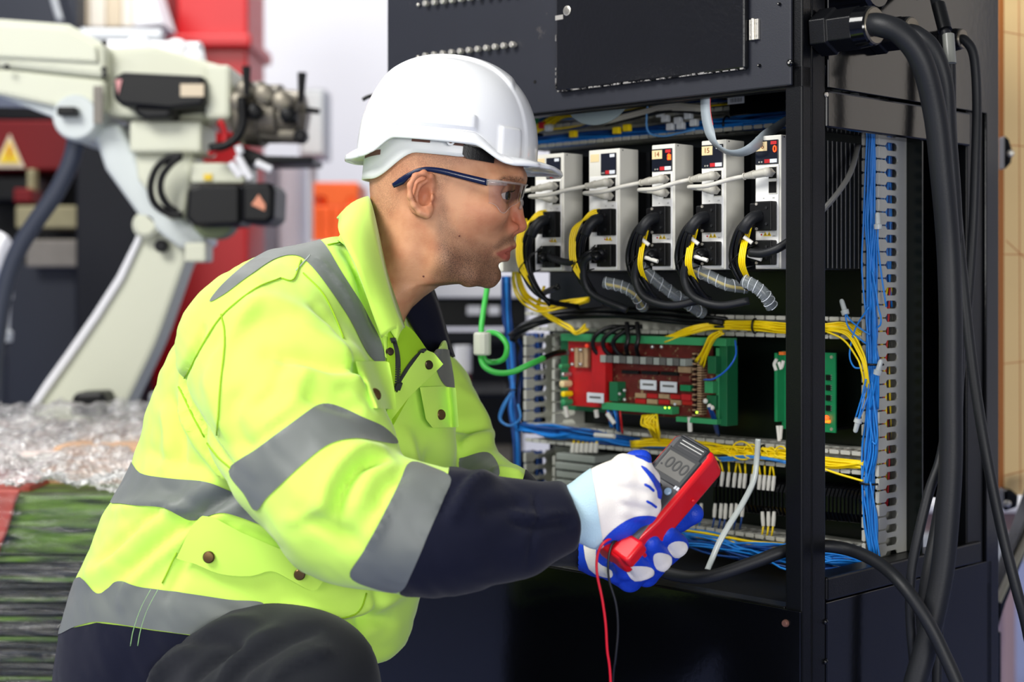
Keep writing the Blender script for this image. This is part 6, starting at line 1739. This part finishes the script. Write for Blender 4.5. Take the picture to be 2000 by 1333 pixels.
patch('reflective_band', [(448, 918), (500, 880), (560, 835), (620, 793), (655, 792), (705, 815), (750, 836), (775, 868), (700, 858), (645, 868), (598, 902), (548, 948), (520, 975), (500, 998), (478, 965)], TP, 'a')
patch('reflective_band', [(800, 905), (845, 915), (880, 935), (866, 975), (836, 1045), (806, 1115), (782, 1155), (735, 1150), (684, 1125), (712, 1075), (752, 1000), (778, 950)], TP, 'a')
patch('navy_sleeve', [(880, 900), (866, 975), (836, 1045), (806, 1115), (779, 1160), (900, 1200), (1180, 1120), (1180, 900), (1000, 880)], M['navy_cloth'], 'a', .0010, sm=False)
patch('reflective_band', [(215, 975), (245, 895), (275, 925), (330, 935), (400, 942), (440, 955), (500, 985), (575, 1050), (500, 1022), (440, 1003), (400, 1012), (370, 1016), (320, 992), (270, 988), (238, 985)], TP, 't')
patch('reflective_band', [(110, 1235), (150, 1130), (190, 1160), (212, 1150), (232, 1136), (280, 1148), (370, 1160), (450, 1172), (520, 1182), (470, 1240), (380, 1240), (300, 1230), (250, 1222), (190, 1215), (150, 1224)], TP, 't', off=.0016)
patch('navy_hem', [(80, 1236), (150, 1226), (190, 1217), (250, 1224), (300, 1232), (380, 1242), (470, 1246), (560, 1260), (560, 1700), (60, 1700)], M['navy_cloth'], 't', .0010, sm=False)
patch('reflective_band', [(868, 905), (905, 895), (955, 886), (975, 930), (920, 955), (868, 955)], TP, 'f')
patch('navy_sleeve', [(1030, 900), (1012, 975), (1000, 1100), (1200, 1150), (1200, 900)], M['navy_cloth'], 'f', .0010, sm=False)
patch('reflective_band', [(846, 690), (884, 690), (892, 757), (862, 747)], TP, 't', front=True)
patch('reflective_band', [(628, 1234), (690, 1236), (724, 1262), (722, 1290), (690, 1290), (640, 1262)], TP, 't', front=True)
OC = Vector((0, 0, CZ))
def jhit(x, y, off=.0015, bv=None):
    d = (P(x, y, 1)-OC).normalized(); h_, n, _, _ = (bv or jbvh).ray_cast(OC, d)
    if h_ is None: return None
    return h_+n*off
def onjacket(name, pts, r, m, par=jk, off=.0012, nseg=5):
    q = catmull([Vector((x, y, 0)) for x, y in pts], nseg)
    P3 = [jhit(v.x, v.y, off) for v in q]; P3 = [p for p in P3 if p is not None]
    if len(P3) < 3: return
    runs = [[P3[0]]]
    for p in P3[1:]:
        if (p-runs[-1][-1]).length > .03: runs.append([p])
        else: runs[-1].append(p)
    b = MB()
    for rn in runs:
        if len(rn) > 2: b.tube(rn, r, 6, 1)
    if b.v: b.build(name, m, par, smooth=True)
SL = M['seam_lime']
for pts in ([(548, 545), (500, 565), (440, 612), (405, 660), (378, 710), (350, 756)], [(350, 756), (385, 830), (420, 885), (452, 916)], [(588, 510), (572, 548), (548, 545)], [(592, 535), (630, 575), (655, 625), (670, 662)], [(640, 480), (672, 476), (700, 490)],
            [(345, 1080), (318, 1140)], [(718, 1150), (700, 1195), (650, 1210), (600, 1205)], [(433, 615), (440, 660), (430, 760), (425, 850)]):
    onjacket('seam', pts, .0009, SL)
for dx in (0, 14): onjacket('stitching', [(296+dx, 1152), (276+dx, 1190), (262+dx, 1230), (256+dx, 1262)], .0006, mat('stitch_green', (140, 180, 120), .7))
onjacket('band_seam', [(606, 500), (592, 515), (578, 530)], .0008, mat('stitch_grey', (170, 178, 176), .7))
tV0, tF0 = surface_nets(lambda p: torso(p), (-.60, 1.64, CZ-.45), (.10, 2.16, CZ+.09), .009)
tbvh = BVHTree.FromPolygons([tuple(v) for v in tV0], [tuple(int(i) for i in f) for f in tF0])
def snap(x, y, r=.0068, m=None, off=.003, par=None, bv=None):
    bv = FB.get(par.name) if par is not None and par.name in FB else (bv or tbvh); off = .0034
    h_ = jhit(x, y, 0, bv)
    if h_ is None: return
    h_ = h_+Vector((0, -off, 0))
    d = (P(x, y, 1)-OC).normalized(); n = bv.ray_cast(OC, d)[1]
    n = (n if n.y < 0 else -n); n = (n+Vector((0, -.6, .1))).normalized()
    b = MB(); b.lathe(h_-n*.001, n, [(0, r), (.0018, r), (.0030, r*.82), (.0033, r*.4)], 20); return b.build('snap_button', m or M['snap_bronze'], par or jk, smooth='auto')
FB = {}
def flap(name, outline, m, off=.0045, th=.0022, par=jk, lbl=None, bv=None):
    """cloth flap lying on the jacket: a filled outline carried onto the surface"""
    pl = outline; xs = [p[0] for p in pl]; ys = [p[1] for p in pl]
    n = 26; gx = np.linspace(min(xs)-4, max(xs)+4, n*2); gy = np.linspace(min(ys)-4, max(ys)+4, n)
    V2 = [(x, y) for y in gy for x in gx]; hits = []
    d0 = None
    for x, y in V2:
        h_ = jhit(x, y, 0, bv or tbvh); h2 = jhit(x, y, 0)
        if h_ is not None and h2 is not None and h2.y < h_.y: h_ = h_.lerp(h2, 1.0)
        hits.append(h_)
    ok = [h for h in hits if h is not None]
    med = float(np.median([h.y for h in ok]))
    V3 = []
    for (x, y), h in zip(V2, hits):
        if h is None or abs(h.y-med) > .07: Yv = med
        else: Yv = h.y
        V3.append((x, y, Yv))
    Yg = np.array([v[2] for v in V3]).reshape(n, n*2)
    Y0g = Yg.copy(); inside = (poly_sd(pl, np.array([v[0] for v in V2]), np.array([v[1] for v in V2])) > 0).reshape(n, n*2)
    for _ in range(60):
        Yp = np.pad(Yg, 1, mode='edge')
        Yg = (Yp[:-2, 1:-1]+Yp[2:, 1:-1]+Yp[1:-1, :-2]+Yp[1:-1, 2:])/4*.6+Yg*.4
    Yg = Yg-max(0, float(np.percentile((Yg-Y0g)[inside], 97)))
    W_ = np.array([A3(P(x, y, Yg[i//(2*n), i % (2*n)]-off)) for i, (x, y) in enumerate(V2)])
    Q_ = np.array([(j*2*n+i, j*2*n+i+1, (j+1)*2*n+i+1, (j+1)*2*n+i) for j in range(n-1) for i in range(2*n-1)])
    val = poly_sd(pl, np.array([v[0] for v in V2]), np.array([v[1] for v in V2]))
    Vn, Tn, _ = clip(W_, tris(Q_), val)
    me = np_mesh(name, Vn, Tn)
    o = link_mesh(name, me, m, par, smooth=True, label=lbl)
    FB[o.name] = BVHTree.FromPolygons([tuple(v) for v in Vn], [tuple(int(i) for i in f) for f in Tn])
    return o
HF = M['hivis_flap']
fi_ = flap('front_facing', smooth_poly([(762, 640), (800, 640), (838, 690), (848, 712), (800, 775), (762, 838), (752, 800), (756, 700)], 4), mat('hivis_inside', (150, 196, 30), .8), .002)
f0 = flap('pocket_flap', [(694, 706), (752, 706), (760, 708), (772, 770), (774, 800), (722, 797), (720, 790), (700, 730)], HF, .004)
snap(735, 770, par=f0, off=.009, bv=jbvh)
f1 = flap('pocket_flap', [(820, 757), (862, 755), (890, 758), (896, 835), (845, 836), (832, 820)], HF, .004)
snap(862, 810, .0062, par=f1, off=.012)
f2 = flap('pocket_flap', smooth_poly([(394, 1008), (470, 1040), (560, 1078), (657, 1106), (632, 1135), (612, 1155), (570, 1135), (530, 1116), (490, 1126), (430, 1122), (380, 1102), (346, 1092), (350, 1080)], 3), HF, .004, bv=jbvh)
snap(409, 1088, .0068, par=f2, off=.008, bv=jbvh); snap(586, 1122, .0064, par=f2, off=.008, bv=jbvh)
pk = flap('front_placket', [(848, 690), (866, 712), (800, 775), (748, 842), (756, 800), (772, 765), (800, 720), (828, 682)], HF, .011)
snap(838, 713, .0055, m=mat('snap_dark', (70, 58, 46), .35, metal=.8), par=pk, off=.0155)
pk2 = flap('front_placket', [(748, 655), (768, 662), (782, 700), (776, 760), (764, 700), (752, 700)], HF, .005)
snap(762, 687, .0048, m=mat('snap_dark', (70, 58, 46), .35, metal=.8), par=pk2, off=.0135)
for pts in ([(832, 680), (812, 700), (796, 722), (784, 744), (777, 762)], [(768, 660), (776, 690), (778, 720), (776, 762)]):
    q = catmull([Vector((x, y, 0)) for x, y in pts], 9); b = MB(); P3 = [(jhit(v.x, v.y, 0, FB[pk.name]) or jhit(v.x, v.y, 0, FB[pk2.name]) or jhit(v.x, v.y, 0, FB[fi_.name])) for v in q]; P3 = [p+Vector((0, -.004, 0)) for p in P3 if p]
    b.tube(P3, .0028, 8, 1, flat=.4); zt_ = b.build('zip_tape', M['piping_black'], jk, smooth=True)
    for k in range(0, len(P3)-1, 1):
        b = MB(); c = P3[k].lerp(P3[k+1], .5); b.box((-.0030, -.0016, -.0010), (.0030, .0016, .0010), T=lambda x, y, z: c+Vector((x, y-.001, z))); b.build('zip_tooth', M['piping_black'], zt_)
# collar
def strip(name, inner, outer, m, par=jk, th=.004, rows=6, lbl=None, snapto=True):
    def lay(q, o):
        h_ = jhit(q[0], q[1], 0) if snapto else None
        return P(q[0], q[1], min(q[2], h_.y-o) if (h_ is not None and abs(h_.y-q[2]) < .12) else q[2])
    a = catmull([lay(q, .012) for q in inner], 8); c = catmull([lay(q, .017) for q in outer], 8); n = len(a)
    v = []
    for j in range(rows+1):
        t = j/rows
        for i in range(n):
            p = a[i].lerp(c[i], t); v.append(p+Vector((0, -.010*math.sin(math.pi*t), .004*math.sin(math.pi*t))))
    b = MB(); b.add(v, [(j*n+i, j*n+i+1, (j+1)*n+i+1, (j+1)*n+i) for j in range(rows) for i in range(n-1)])
    o = b.build(name, m, par, smooth=True, solid=th, label=lbl)
    return o, a, c
co, ca, cc_ = strip('collar', [(789, 641, 1.775), (772, 597, 1.775), (752, 525, 1.785), (736, 450, 1.80), (724, 395, 1.835), (719, 386, 1.885), (724, 395, 1.935), (742, 450, 1.965), (790, 540, 1.985)],
      [(746, 660, 1.765), (722, 596, 1.745), (695, 520, 1.735), (664, 458, 1.76), (664, 430, 1.83), (660, 428, 1.885), (668, 440, 1.95), (700, 500, 2.02), (800, 610, 2.03)], M['hivis'])
b = MB(); b.tube(ca[:34], .0016, 6, 1); b.build('piping', M['piping_black'], co, smooth=True)
b = MB(); b.tube([p.lerp(q, .10)+Vector((0, -.0045, 0)) for p, q in zip(ca[:28], cc_[:28])], .0005, 5, 1); b.build('stitching', SL, co)
strip('collar_stand', [(789, 641, 1.785), (752, 525, 1.80), (728, 420, 1.84), (722, 410, 1.885), (740, 450, 1.95)], [(776, 668, 1.80), (735, 600, 1.79), (690, 500, 1.80), (660, 470, 1.885), (690, 500, 1.98)], M['hivis'], lbl=None)
fc, fa, fb = strip('collar_lining', [(846, 566, 1.985), (858, 600, 1.985), (872, 650, 1.982), (887, 698, 1.975)], [(780, 590, 2.01), (806, 640, 1.995), (820, 664, 1.985), (838, 688, 1.975)], M['navy_cloth'], lbl='navy blue lining of the turned up collar')
# loose threads at the hem
for (x0, y0, x1, y1) in ((808, 1150, 816, 1162), (806, 1148, 802, 1168)):
    b = MB(); b.tube([P(x0, y0, 1.90), P((x0+x1)/2+2, (y0+y1)/2, 1.895), P(x1, y1, 1.9)], .0003, 4, 3); b.build('thread', SL, jk)
# t-shirt edge and blue tissue at the hem
b = MB(); 
sl = slab('blue_cloth', [(716, 1276), (756, 1274), (748, 1286), (730, 1292), (722, 1288)], 1.88, .01, mat('cloth_blue', (90, 150, 220), .7), man, .002)

# --- trousers and boots
mk('trousers', (25, 27, 32), .8, sheen=.12, bump=.2, bscale=1300, spec=.2)
mk('boot_black', (18, 18, 20), .45)
LEG = [B_(405, 1440, 1.86), B_(440, 1347, 1.80), B_(510, 1338, 1.735), B_(588, 1346, 1.69)]
LRR = [.10, .098, .091, .084]
SH = [A3(P(590, 1352, 1.69)), np.array([-.215, 1.70, .42]), np.array([-.24, 1.74, .14])]
def trou_sd(p):
    d = sd_chain(p, LEG, LRR, .02)
    d = smin(d, sd_chain(p, SH, [.080, .062, .055], .02), .02)
    d = smin(d, sd_ell(p, np.array([-.40, 1.93, .56]), (.12, .15, .12)), .05)
    d = smin(d, sd_chain(p, [np.array([-.36, 1.98, .55]), np.array([-.22, 2.04, .13]), ], [.10, .075], .02), .03)
    d = smin(d, sd_chain(p, [np.array([-.22, 2.04, .12]), np.array([-.62, 2.06, .10])], [.072, .05], .02), .02)
    return d
tV, tF = surface_nets(trou_sd, (-.74, 1.52, .03), (.0, 2.20, .80), .007)
tV = relax(tV, tF, 2); tN = normals(tV, tF); tx, ty = pix(tV)
td = np.zeros(len(tV))
for pts, hw, am in (([(270, 1330), (300, 1280), (370, 1215), (430, 1190)], 16, -.006), ([(300, 1340), (360, 1270), (430, 1230), (500, 1215)], 16, .006), ([(370, 1340), (420, 1290), (480, 1262)], 10, -.006), ([(450, 1340), (480, 1300), (560, 1250), (620, 1230)], 13, -.006),
                    ([(420, 1350), (470, 1280), (540, 1230)], 13, .005), ([(360, 1262), (420, 1255), (470, 1262)], 7, -.004), ([(520, 1345), (560, 1300), (640, 1270)], 14, .005), ([(300, 1345), (330, 1310), (380, 1270)], 8, .005)):
    sp = [(q.x, q.y) for q in catmull([Vector((x, y, 0)) for x, y in pts], 5)]
    td += 1.6*am*np.exp(-(polyline_d(sp, tx, ty)/hw)**2)*taper(sp, tx, ty)*(tN[:, 1] < .3)
td += .004*np.array([mnoise.noise(Vector((v[0]*20+v[2]*8, v[1]*12, v[2]*20))) for v in tV])
tV = tV+tN*td[:, None]
link_mesh('trousers', np_mesh('trousers', tV, tF), M['trousers'], man, smooth=True)
def boot_sd(p, a, toe, up=True):
    a = np.array(a); toe = np.array(toe)
    d = sd_chain(p, [a, a+np.array([0, 0, -.07]), toe], [.050, .052, .042], .02, sy=1.1)
    return np.maximum(d, -(p[:, 2]-.004))
for a, toe in (((-.24, 1.74, .13), (-.07, 1.70, .048)), ((-.64, 2.06, .10), (-.70, 2.06, .05))):
    bV, bF = surface_nets(lambda p: boot_sd(p, a, toe), (min(a[0], toe[0])-.12, 1.55 if a[1] < 1.9 else 1.95, -.01), (max(a[0], toe[0])+.12, 1.90 if a[1] < 1.9 else 2.18, .22), .007)
    link_mesh('boot', np_mesh('boot', bV, bF), M['boot_black'], man, smooth=True)

# --- gloves
mk('glove_white', (236, 230, 222), .85, sheen=.3, bump=.35, bscale=900, spec=.2)
mk('glove_cuff', (184, 214, 226), .85, sheen=.2, bump=.4, bscale=700, spec=.2)
mk('glove_blue', (24, 66, 196), .42, bump=.35, bscale=420, spec=.4)
def glove(name, sdf, lo, hi, bluef, cufff, label, h=.0019):
    V, Fc = surface_nets(sdf, lo, hi, h); V = relax(V, Fc, 2); N = normals(V, Fc); x, y = pix(V)
    g = link_mesh(name, np_mesh(name, V, Fc), M['glove_white'], man, smooth=True, label=label)
    T = tris(Fc)
    bl = bluef(V, N, x, y); Vn, Tn, _ = clip(V+N*.0005, T, bl)
    if len(Tn): link_mesh('coating', np_mesh('coating', Vn, Tn), M['glove_blue'], g, smooth=True, label='blue rubber coating')
    if cufff is not None:
        cf = cufff(V, N, x, y); Vn, Tn, _ = clip(V+N*.0008, T, cf)
        if len(Tn): link_mesh('knit_cuff', np_mesh('knit_cuff', Vn, Tn), M['glove_cuff'], g, smooth=True)
    return g
# right hand: back of the hand to the camera, fingers curled over the meter
FG = [ # four fingers: knuckle, first joint, second joint, tip
 [(1218, 910, 1.640), (1252, 914, 1.642), (1269, 936, 1.655), (1262, 960, 1.672)],
 [(1226, 936, 1.634), (1258, 942, 1.636), (1272, 964, 1.650), (1262, 986, 1.668)],
 [(1228, 965, 1.636), (1258, 972, 1.638), (1271, 990, 1.651), (1260, 1008, 1.668)],
 [(1224, 992, 1.642), (1250, 1000, 1.643), (1264, 1012, 1.654), (1254, 1026, 1.668)]]
def right_sd(p):
    d = sd_ell(p, B_(1192, 966, 1.650), (.034, .0185, .034), rot=.15)
    d = smin(d, sd_chain(p, [B_(1112, 1006, 1.657), B_(1150, 990, 1.655)], [.0290, .0300], .01, sy=1.25), .016)
    d = smin(d, sd_chain(p, [B_(1165, 1040, 1.660), B_(1215, 1024, 1.655), B_(1240, 1012, 1.655)], [.018, .0155, .013], .01), .014)
    fg = None
    for i, f in enumerate(FG):
        r = [.0125, .0118, .0108, .0098] if i < 3 else [.0112, .0104, .0098, .009]
        base = B_(1195+i*2, 925+i*24, 1.650)
        k = sd_chain(p, [base]+[B_(*q) for q in f], [.012]+r, .003)
        d = smin(d, k, .0055) if fg is None else smin(d, k, .0045); fg = 1
    th = sd_chain(p, [B_(1170, 962, 1.680), B_(1212, 922, 1.695), B_(1240, 902, 1.698), B_(1255, 897, 1.695)], [.014, .012, .0105, .0098], .006)
    return smin(d, th, .006)
def right_blue(V, N, x, y):
    a = poly_sd(smooth_poly([(1165, 1082), (1182, 1050), (1212, 1024), (1240, 1010), (1272, 1008), (1286, 1014), (1296, 1030), (1280, 1060), (1220, 1080)], 4), x, y)
    c = (V[:, 1]-1.676)*2200
    c2 = poly_sd(smooth_poly([(1236, 880), (1256, 884), (1280, 884), (1272, 905), (1254, 898), (1240, 892)], 3), x, y)
    g1 = poly_sd([(1250, 908), (1262, 914), (1276, 928), (1288, 944), (1296, 962), (1294, 978), (1284, 973), (1283, 960), (1275, 944), (1264, 928), (1253, 914)], x, y)
    g2 = 2.6-polyline_d([(1260, 947), (1268, 951), (1276, 959)], x, y)
    g3 = 2.4-polyline_d([(1264, 980), (1272, 984), (1281, 991)], x, y)
    return np.maximum.reduce([a, c, c2, np.where(N[:, 1] < .2, g1, -1), g2, g3])
glove('glove', right_sd, (.055, 1.60, CZ-.32), (.185, 1.73, CZ-.15), right_blue, lambda V, N, x, y: 1168-x+(y-1000)*.16, 'white knit glove with pale blue cuff and blue palm')
# left hand: under the meter, finger tips up against its side
LFG = [
 [(1215, 1100, 1.748), (1285, 1096, 1.735), (1321, 1066, 1.705), (1299, 1040, 1.672)],
 [(1205, 1108, 1.742), (1262, 1122, 1.722), (1289, 1094, 1.692), (1268, 1060, 1.658)],
 [(1195, 1112, 1.735), (1230, 1132, 1.712), (1254, 1112, 1.685), (1233, 1088, 1.655)],
 [(1190, 1100, 1.73), (1205, 1118, 1.705), (1222, 1112, 1.688), (1212, 1092, 1.67)]]
def left_sd(p):
    d = sd_ell(p, B_(1192, 1084, 1.745), (.030, .034, .026))
    d = smin(d, sd_chain(p, [B_(1140, 1066, 1.775), B_(1165, 1078, 1.765)], [.028, .027], .01), .015)
    for i, f in enumerate(LFG):
        d = smin(d, sd_chain(p, [B_(*q) for q in f], [.0135, .0135, .0128, .0112] if i < 3 else [.012, .0115, .011, .010], .003), .0035)
    th = sd_chain(p, [B_(1215, 1060, 1.765), B_(1280, 1035, 1.765), B_(1325, 1016, 1.750), B_(1354, 1004, 1.738)], [.018, .0145, .013, .0115], .005)
    return smin(d, th, .006)
def left_blue(V, N, x, y):
    wts = [[(1303, 1070), (1318, 1058), (1340, 1062), (1342, 1084), (1318, 1090)], [(1276, 1086), (1290, 1080), (1312, 1090), (1306, 1116), (1282, 1112)], [(1222, 1112), (1240, 1106), (1272, 1110), (1276, 1126), (1240, 1136)],
           [(1140, 1050), (1164, 1058), (1166, 1096), (1196, 1116), (1190, 1130), (1150, 1112)]]
    return -np.maximum.reduce([poly_sd(smooth_poly(q, 3), x, y) for q in wts])
glove('glove', left_sd, (.075, 1.62, CZ-.345), (.23, 1.83, CZ-.225), left_blue, None, 'blue coated glove with white finger backs')
# finger creases of the blue tips
# ------------------------------------------------------------------ multimeter
ml = Vector((.66, .28, .70)).normalized(); mw = Vector((.656, -.667, -.35)); mw = (mw-ml*mw.dot(ml)).normalized()
mn = mw.cross(ml).normalized()
if mn.y > 0: mn = -mn
ML, MW, MT = .158, .058, .034
MC = P(1400, 888, 1.672)              # top right front corner
def MM(a, b_, c): return MC-mw*a-ml*b_-mn*c      # a across from the right edge, b down from the top, c into the body
mm = thing('multimeter', 'red and grey digital multimeter held up in the gloved hands', 'multimeter', MM(MW/2, ML/2, MT))
mk('meter_red', (214, 14, 26), .35, coat=.2)
mk('meter_grey', (66, 66, 69), .4)
mk('meter_dark', (38, 40, 44), .3)
mk('lcd', (98, 97, 94), .25)
mk('lcd_ink', (34, 36, 38), .4)
def mbox(nm, a0, a1, b0, b1, c0, c1, m, par=mm, bevel=.001, **k):
    b = MB(); b.box((a0, b0, c0), (a1, b1, c1), T=MM); return b.build(nm, m, par, bevel=bevel, **k)
b = MB()
ol = [(.004, 0), (MW-.004, 0), (MW, .006), (MW, .10), (MW-.006, ML), (.008, ML), (0, .10), (0, .008)]
b.prism([MM(x, y, -.0015) for x, y in ol], -mn*(MT+.0015)); b.build('holster', M['meter_red'], mm, bevel=.0045, seg=3, smooth='auto')
b = MB(); ol2 = [(.012, -.0015), (MW-.009, -.0015), (MW-.0022, .006), (MW-.0022, .13), (.0052, .13), (.0052, .010)]
b.prism([MM(x, y, -.0024) for x, y in ol2], -mn*.012); fc_ = b.build('face', M['meter_grey'], mm, bevel=.0025, seg=3, smooth='auto')
mbox('face_top', .007, MW-.007, .001, .022, -0.0036, .004, M['meter_dark'], fc_, .003)
mbox('screen_bezel', .0055, MW-.0055, .018, .058, -0.0032, .004, M['meter_dark'], fc_, .0015)
lc = mbox('screen', .010, MW-.010, .023, .051, -0.0038, .004, M['lcd'], fc_, .0008)
text('reading', '.000', MM(MW/2, .037, -.0041), mw, ml, .021, M['lcd_ink'], fc_)
for k in range(3): mbox('face_rib', .012, MW-.014, .006+k*.004, .0072+k*.004, -.0040, .0, M['cap_silver'] if k < 2 else M['meter_grey'], fc_, .0003)  # narrow silver and grey ribs across the top of the face
for (a, b_, m_, r) in ((.048, .060, 'orange_crate', .0038), (.015, .066, 'pale_btn', .0044), (.029, .065, 'meter_dark', .003)):
    if m_ == 'pale_btn' and m_ not in M: mk('pale_btn', (150, 176, 200), .3)
    b = MB(); b.lathe(MM(a, b_, -.0022), mn, [(0, r), (.0016, r), (.0026, r*.75)], 18); b.build('button', M[m_] if m_ != 'orange_crate' else mat('amber_btn', (236, 170, 30), .35), fc_, smooth='auto')
dc = MM(.031, .088, -.0022)
b = MB(); b.lathe(dc, mn, [(0, .0165), (.0008, .0165), (.001, .0160)], 36); dl = b.build('dial_plate', M['meter_dark'], fc_, smooth='auto')
b = MB(); b.lathe(dc+mn*.001, mn, [(0, .0095), (.006, .0088), (.0066, .007)], 26); kn = b.build('dial', M['meter_grey'], fc_, smooth='auto')
for k in range(20):
    a = 2*math.pi*k/20; c = dc+mn*.0010+(mw*math.cos(a)+ml*math.sin(a))*.0130
    b = MB(); b.ball(c, .0007, 6, 4); b.build('dial_mark', M['label_white'], dl)
mbox('print', .006, .0085, .056, .060, -.0034, -.001, M['label_white'], fc_, 0); mbox('print', .0095, .012, .056, .060, -.0034, -.001, M['label_white'], fc_, 0)
for k in range(4):
    b = MB(); b.lathe(MM(.010+k*.012, .122, -.001), mn, [(0, .0032), (.001, .0032)], 14); b.build('jack', M['meter_red'] if k else M['hole'], fc_)
b = MB(); b.ball(MM(-.001, .052, .022), .0022, 8, 6); b.build('tilt_pin', M['meter_red'], mm)
for k in range(5): mbox('grip_rib', .024+k*.0028, .0255+k*.0028, ML-.022, ML-.010, -.0060, .004, M['meter_dark'], mm, .0003)
mbox('foot', -.004, .022, ML-.030, ML-.002, -.004, .014, M['meter_red'], mm, .004, smooth='auto', seg=3)
# test leads
for nm, pts, m_, lab in (('test_lead', [(1225, 1040, 1.655), (1198, 1050, 1.645), (1178, 1062, 1.64), (1167, 1085, 1.64), (1166, 1120, 1.64), (1176, 1170, 1.64), (1183, 1220, 1.64), (1186, 1270, 1.64), (1193, 1340, 1.64), (1200, 1600, 1.64)], 'lead_red', 'red test lead hanging down from the meter'),
                        ('test_lead', [(1232, 1042, 1.658), (1210, 1052, 1.648), (1194, 1068, 1.642), (1188, 1100, 1.64), (1190, 1135, 1.64), (1203, 1180, 1.64), (1207, 1230, 1.64), (1202, 1290, 1.64), (1197, 1340, 1.645), (1190, 1600, 1.65)], 'lead_black', 'black test lead hanging down from the meter')):
    if m_ not in M: mk(m_, (206, 14, 40) if m_ == 'lead_red' else (18, 20, 26), .35)
    t = thing(nm, lab, 'test lead', P(*pts[-1]))
    b = MB(); b.tube([P(*q) for q in pts], .00155 if 'red' in m_ else .0013, 8, 7); b.build('wire', M[m_], t, smooth=True)
    b = MB(); b.tube([P(pts[0][0], pts[0][1], pts[0][2]), P(pts[1][0], pts[1][1], pts[1][2])], .003, 10, 1); b.build('plug', M[m_], t, smooth='auto')
# cable stub sticking out behind the helmet
b = MB(); b.tube([P(708, 195, 2.30), P(722, 188, 2.30), P(745, 186, 2.30), P(780, 192, 2.30), P(818, 196, 2.30)], .003, 8, 4); tag(b.build('cable_stub', M['black_cable'], smooth=True), 'short black cable end sticking out of the cabinet behind the helmet', 'cable')
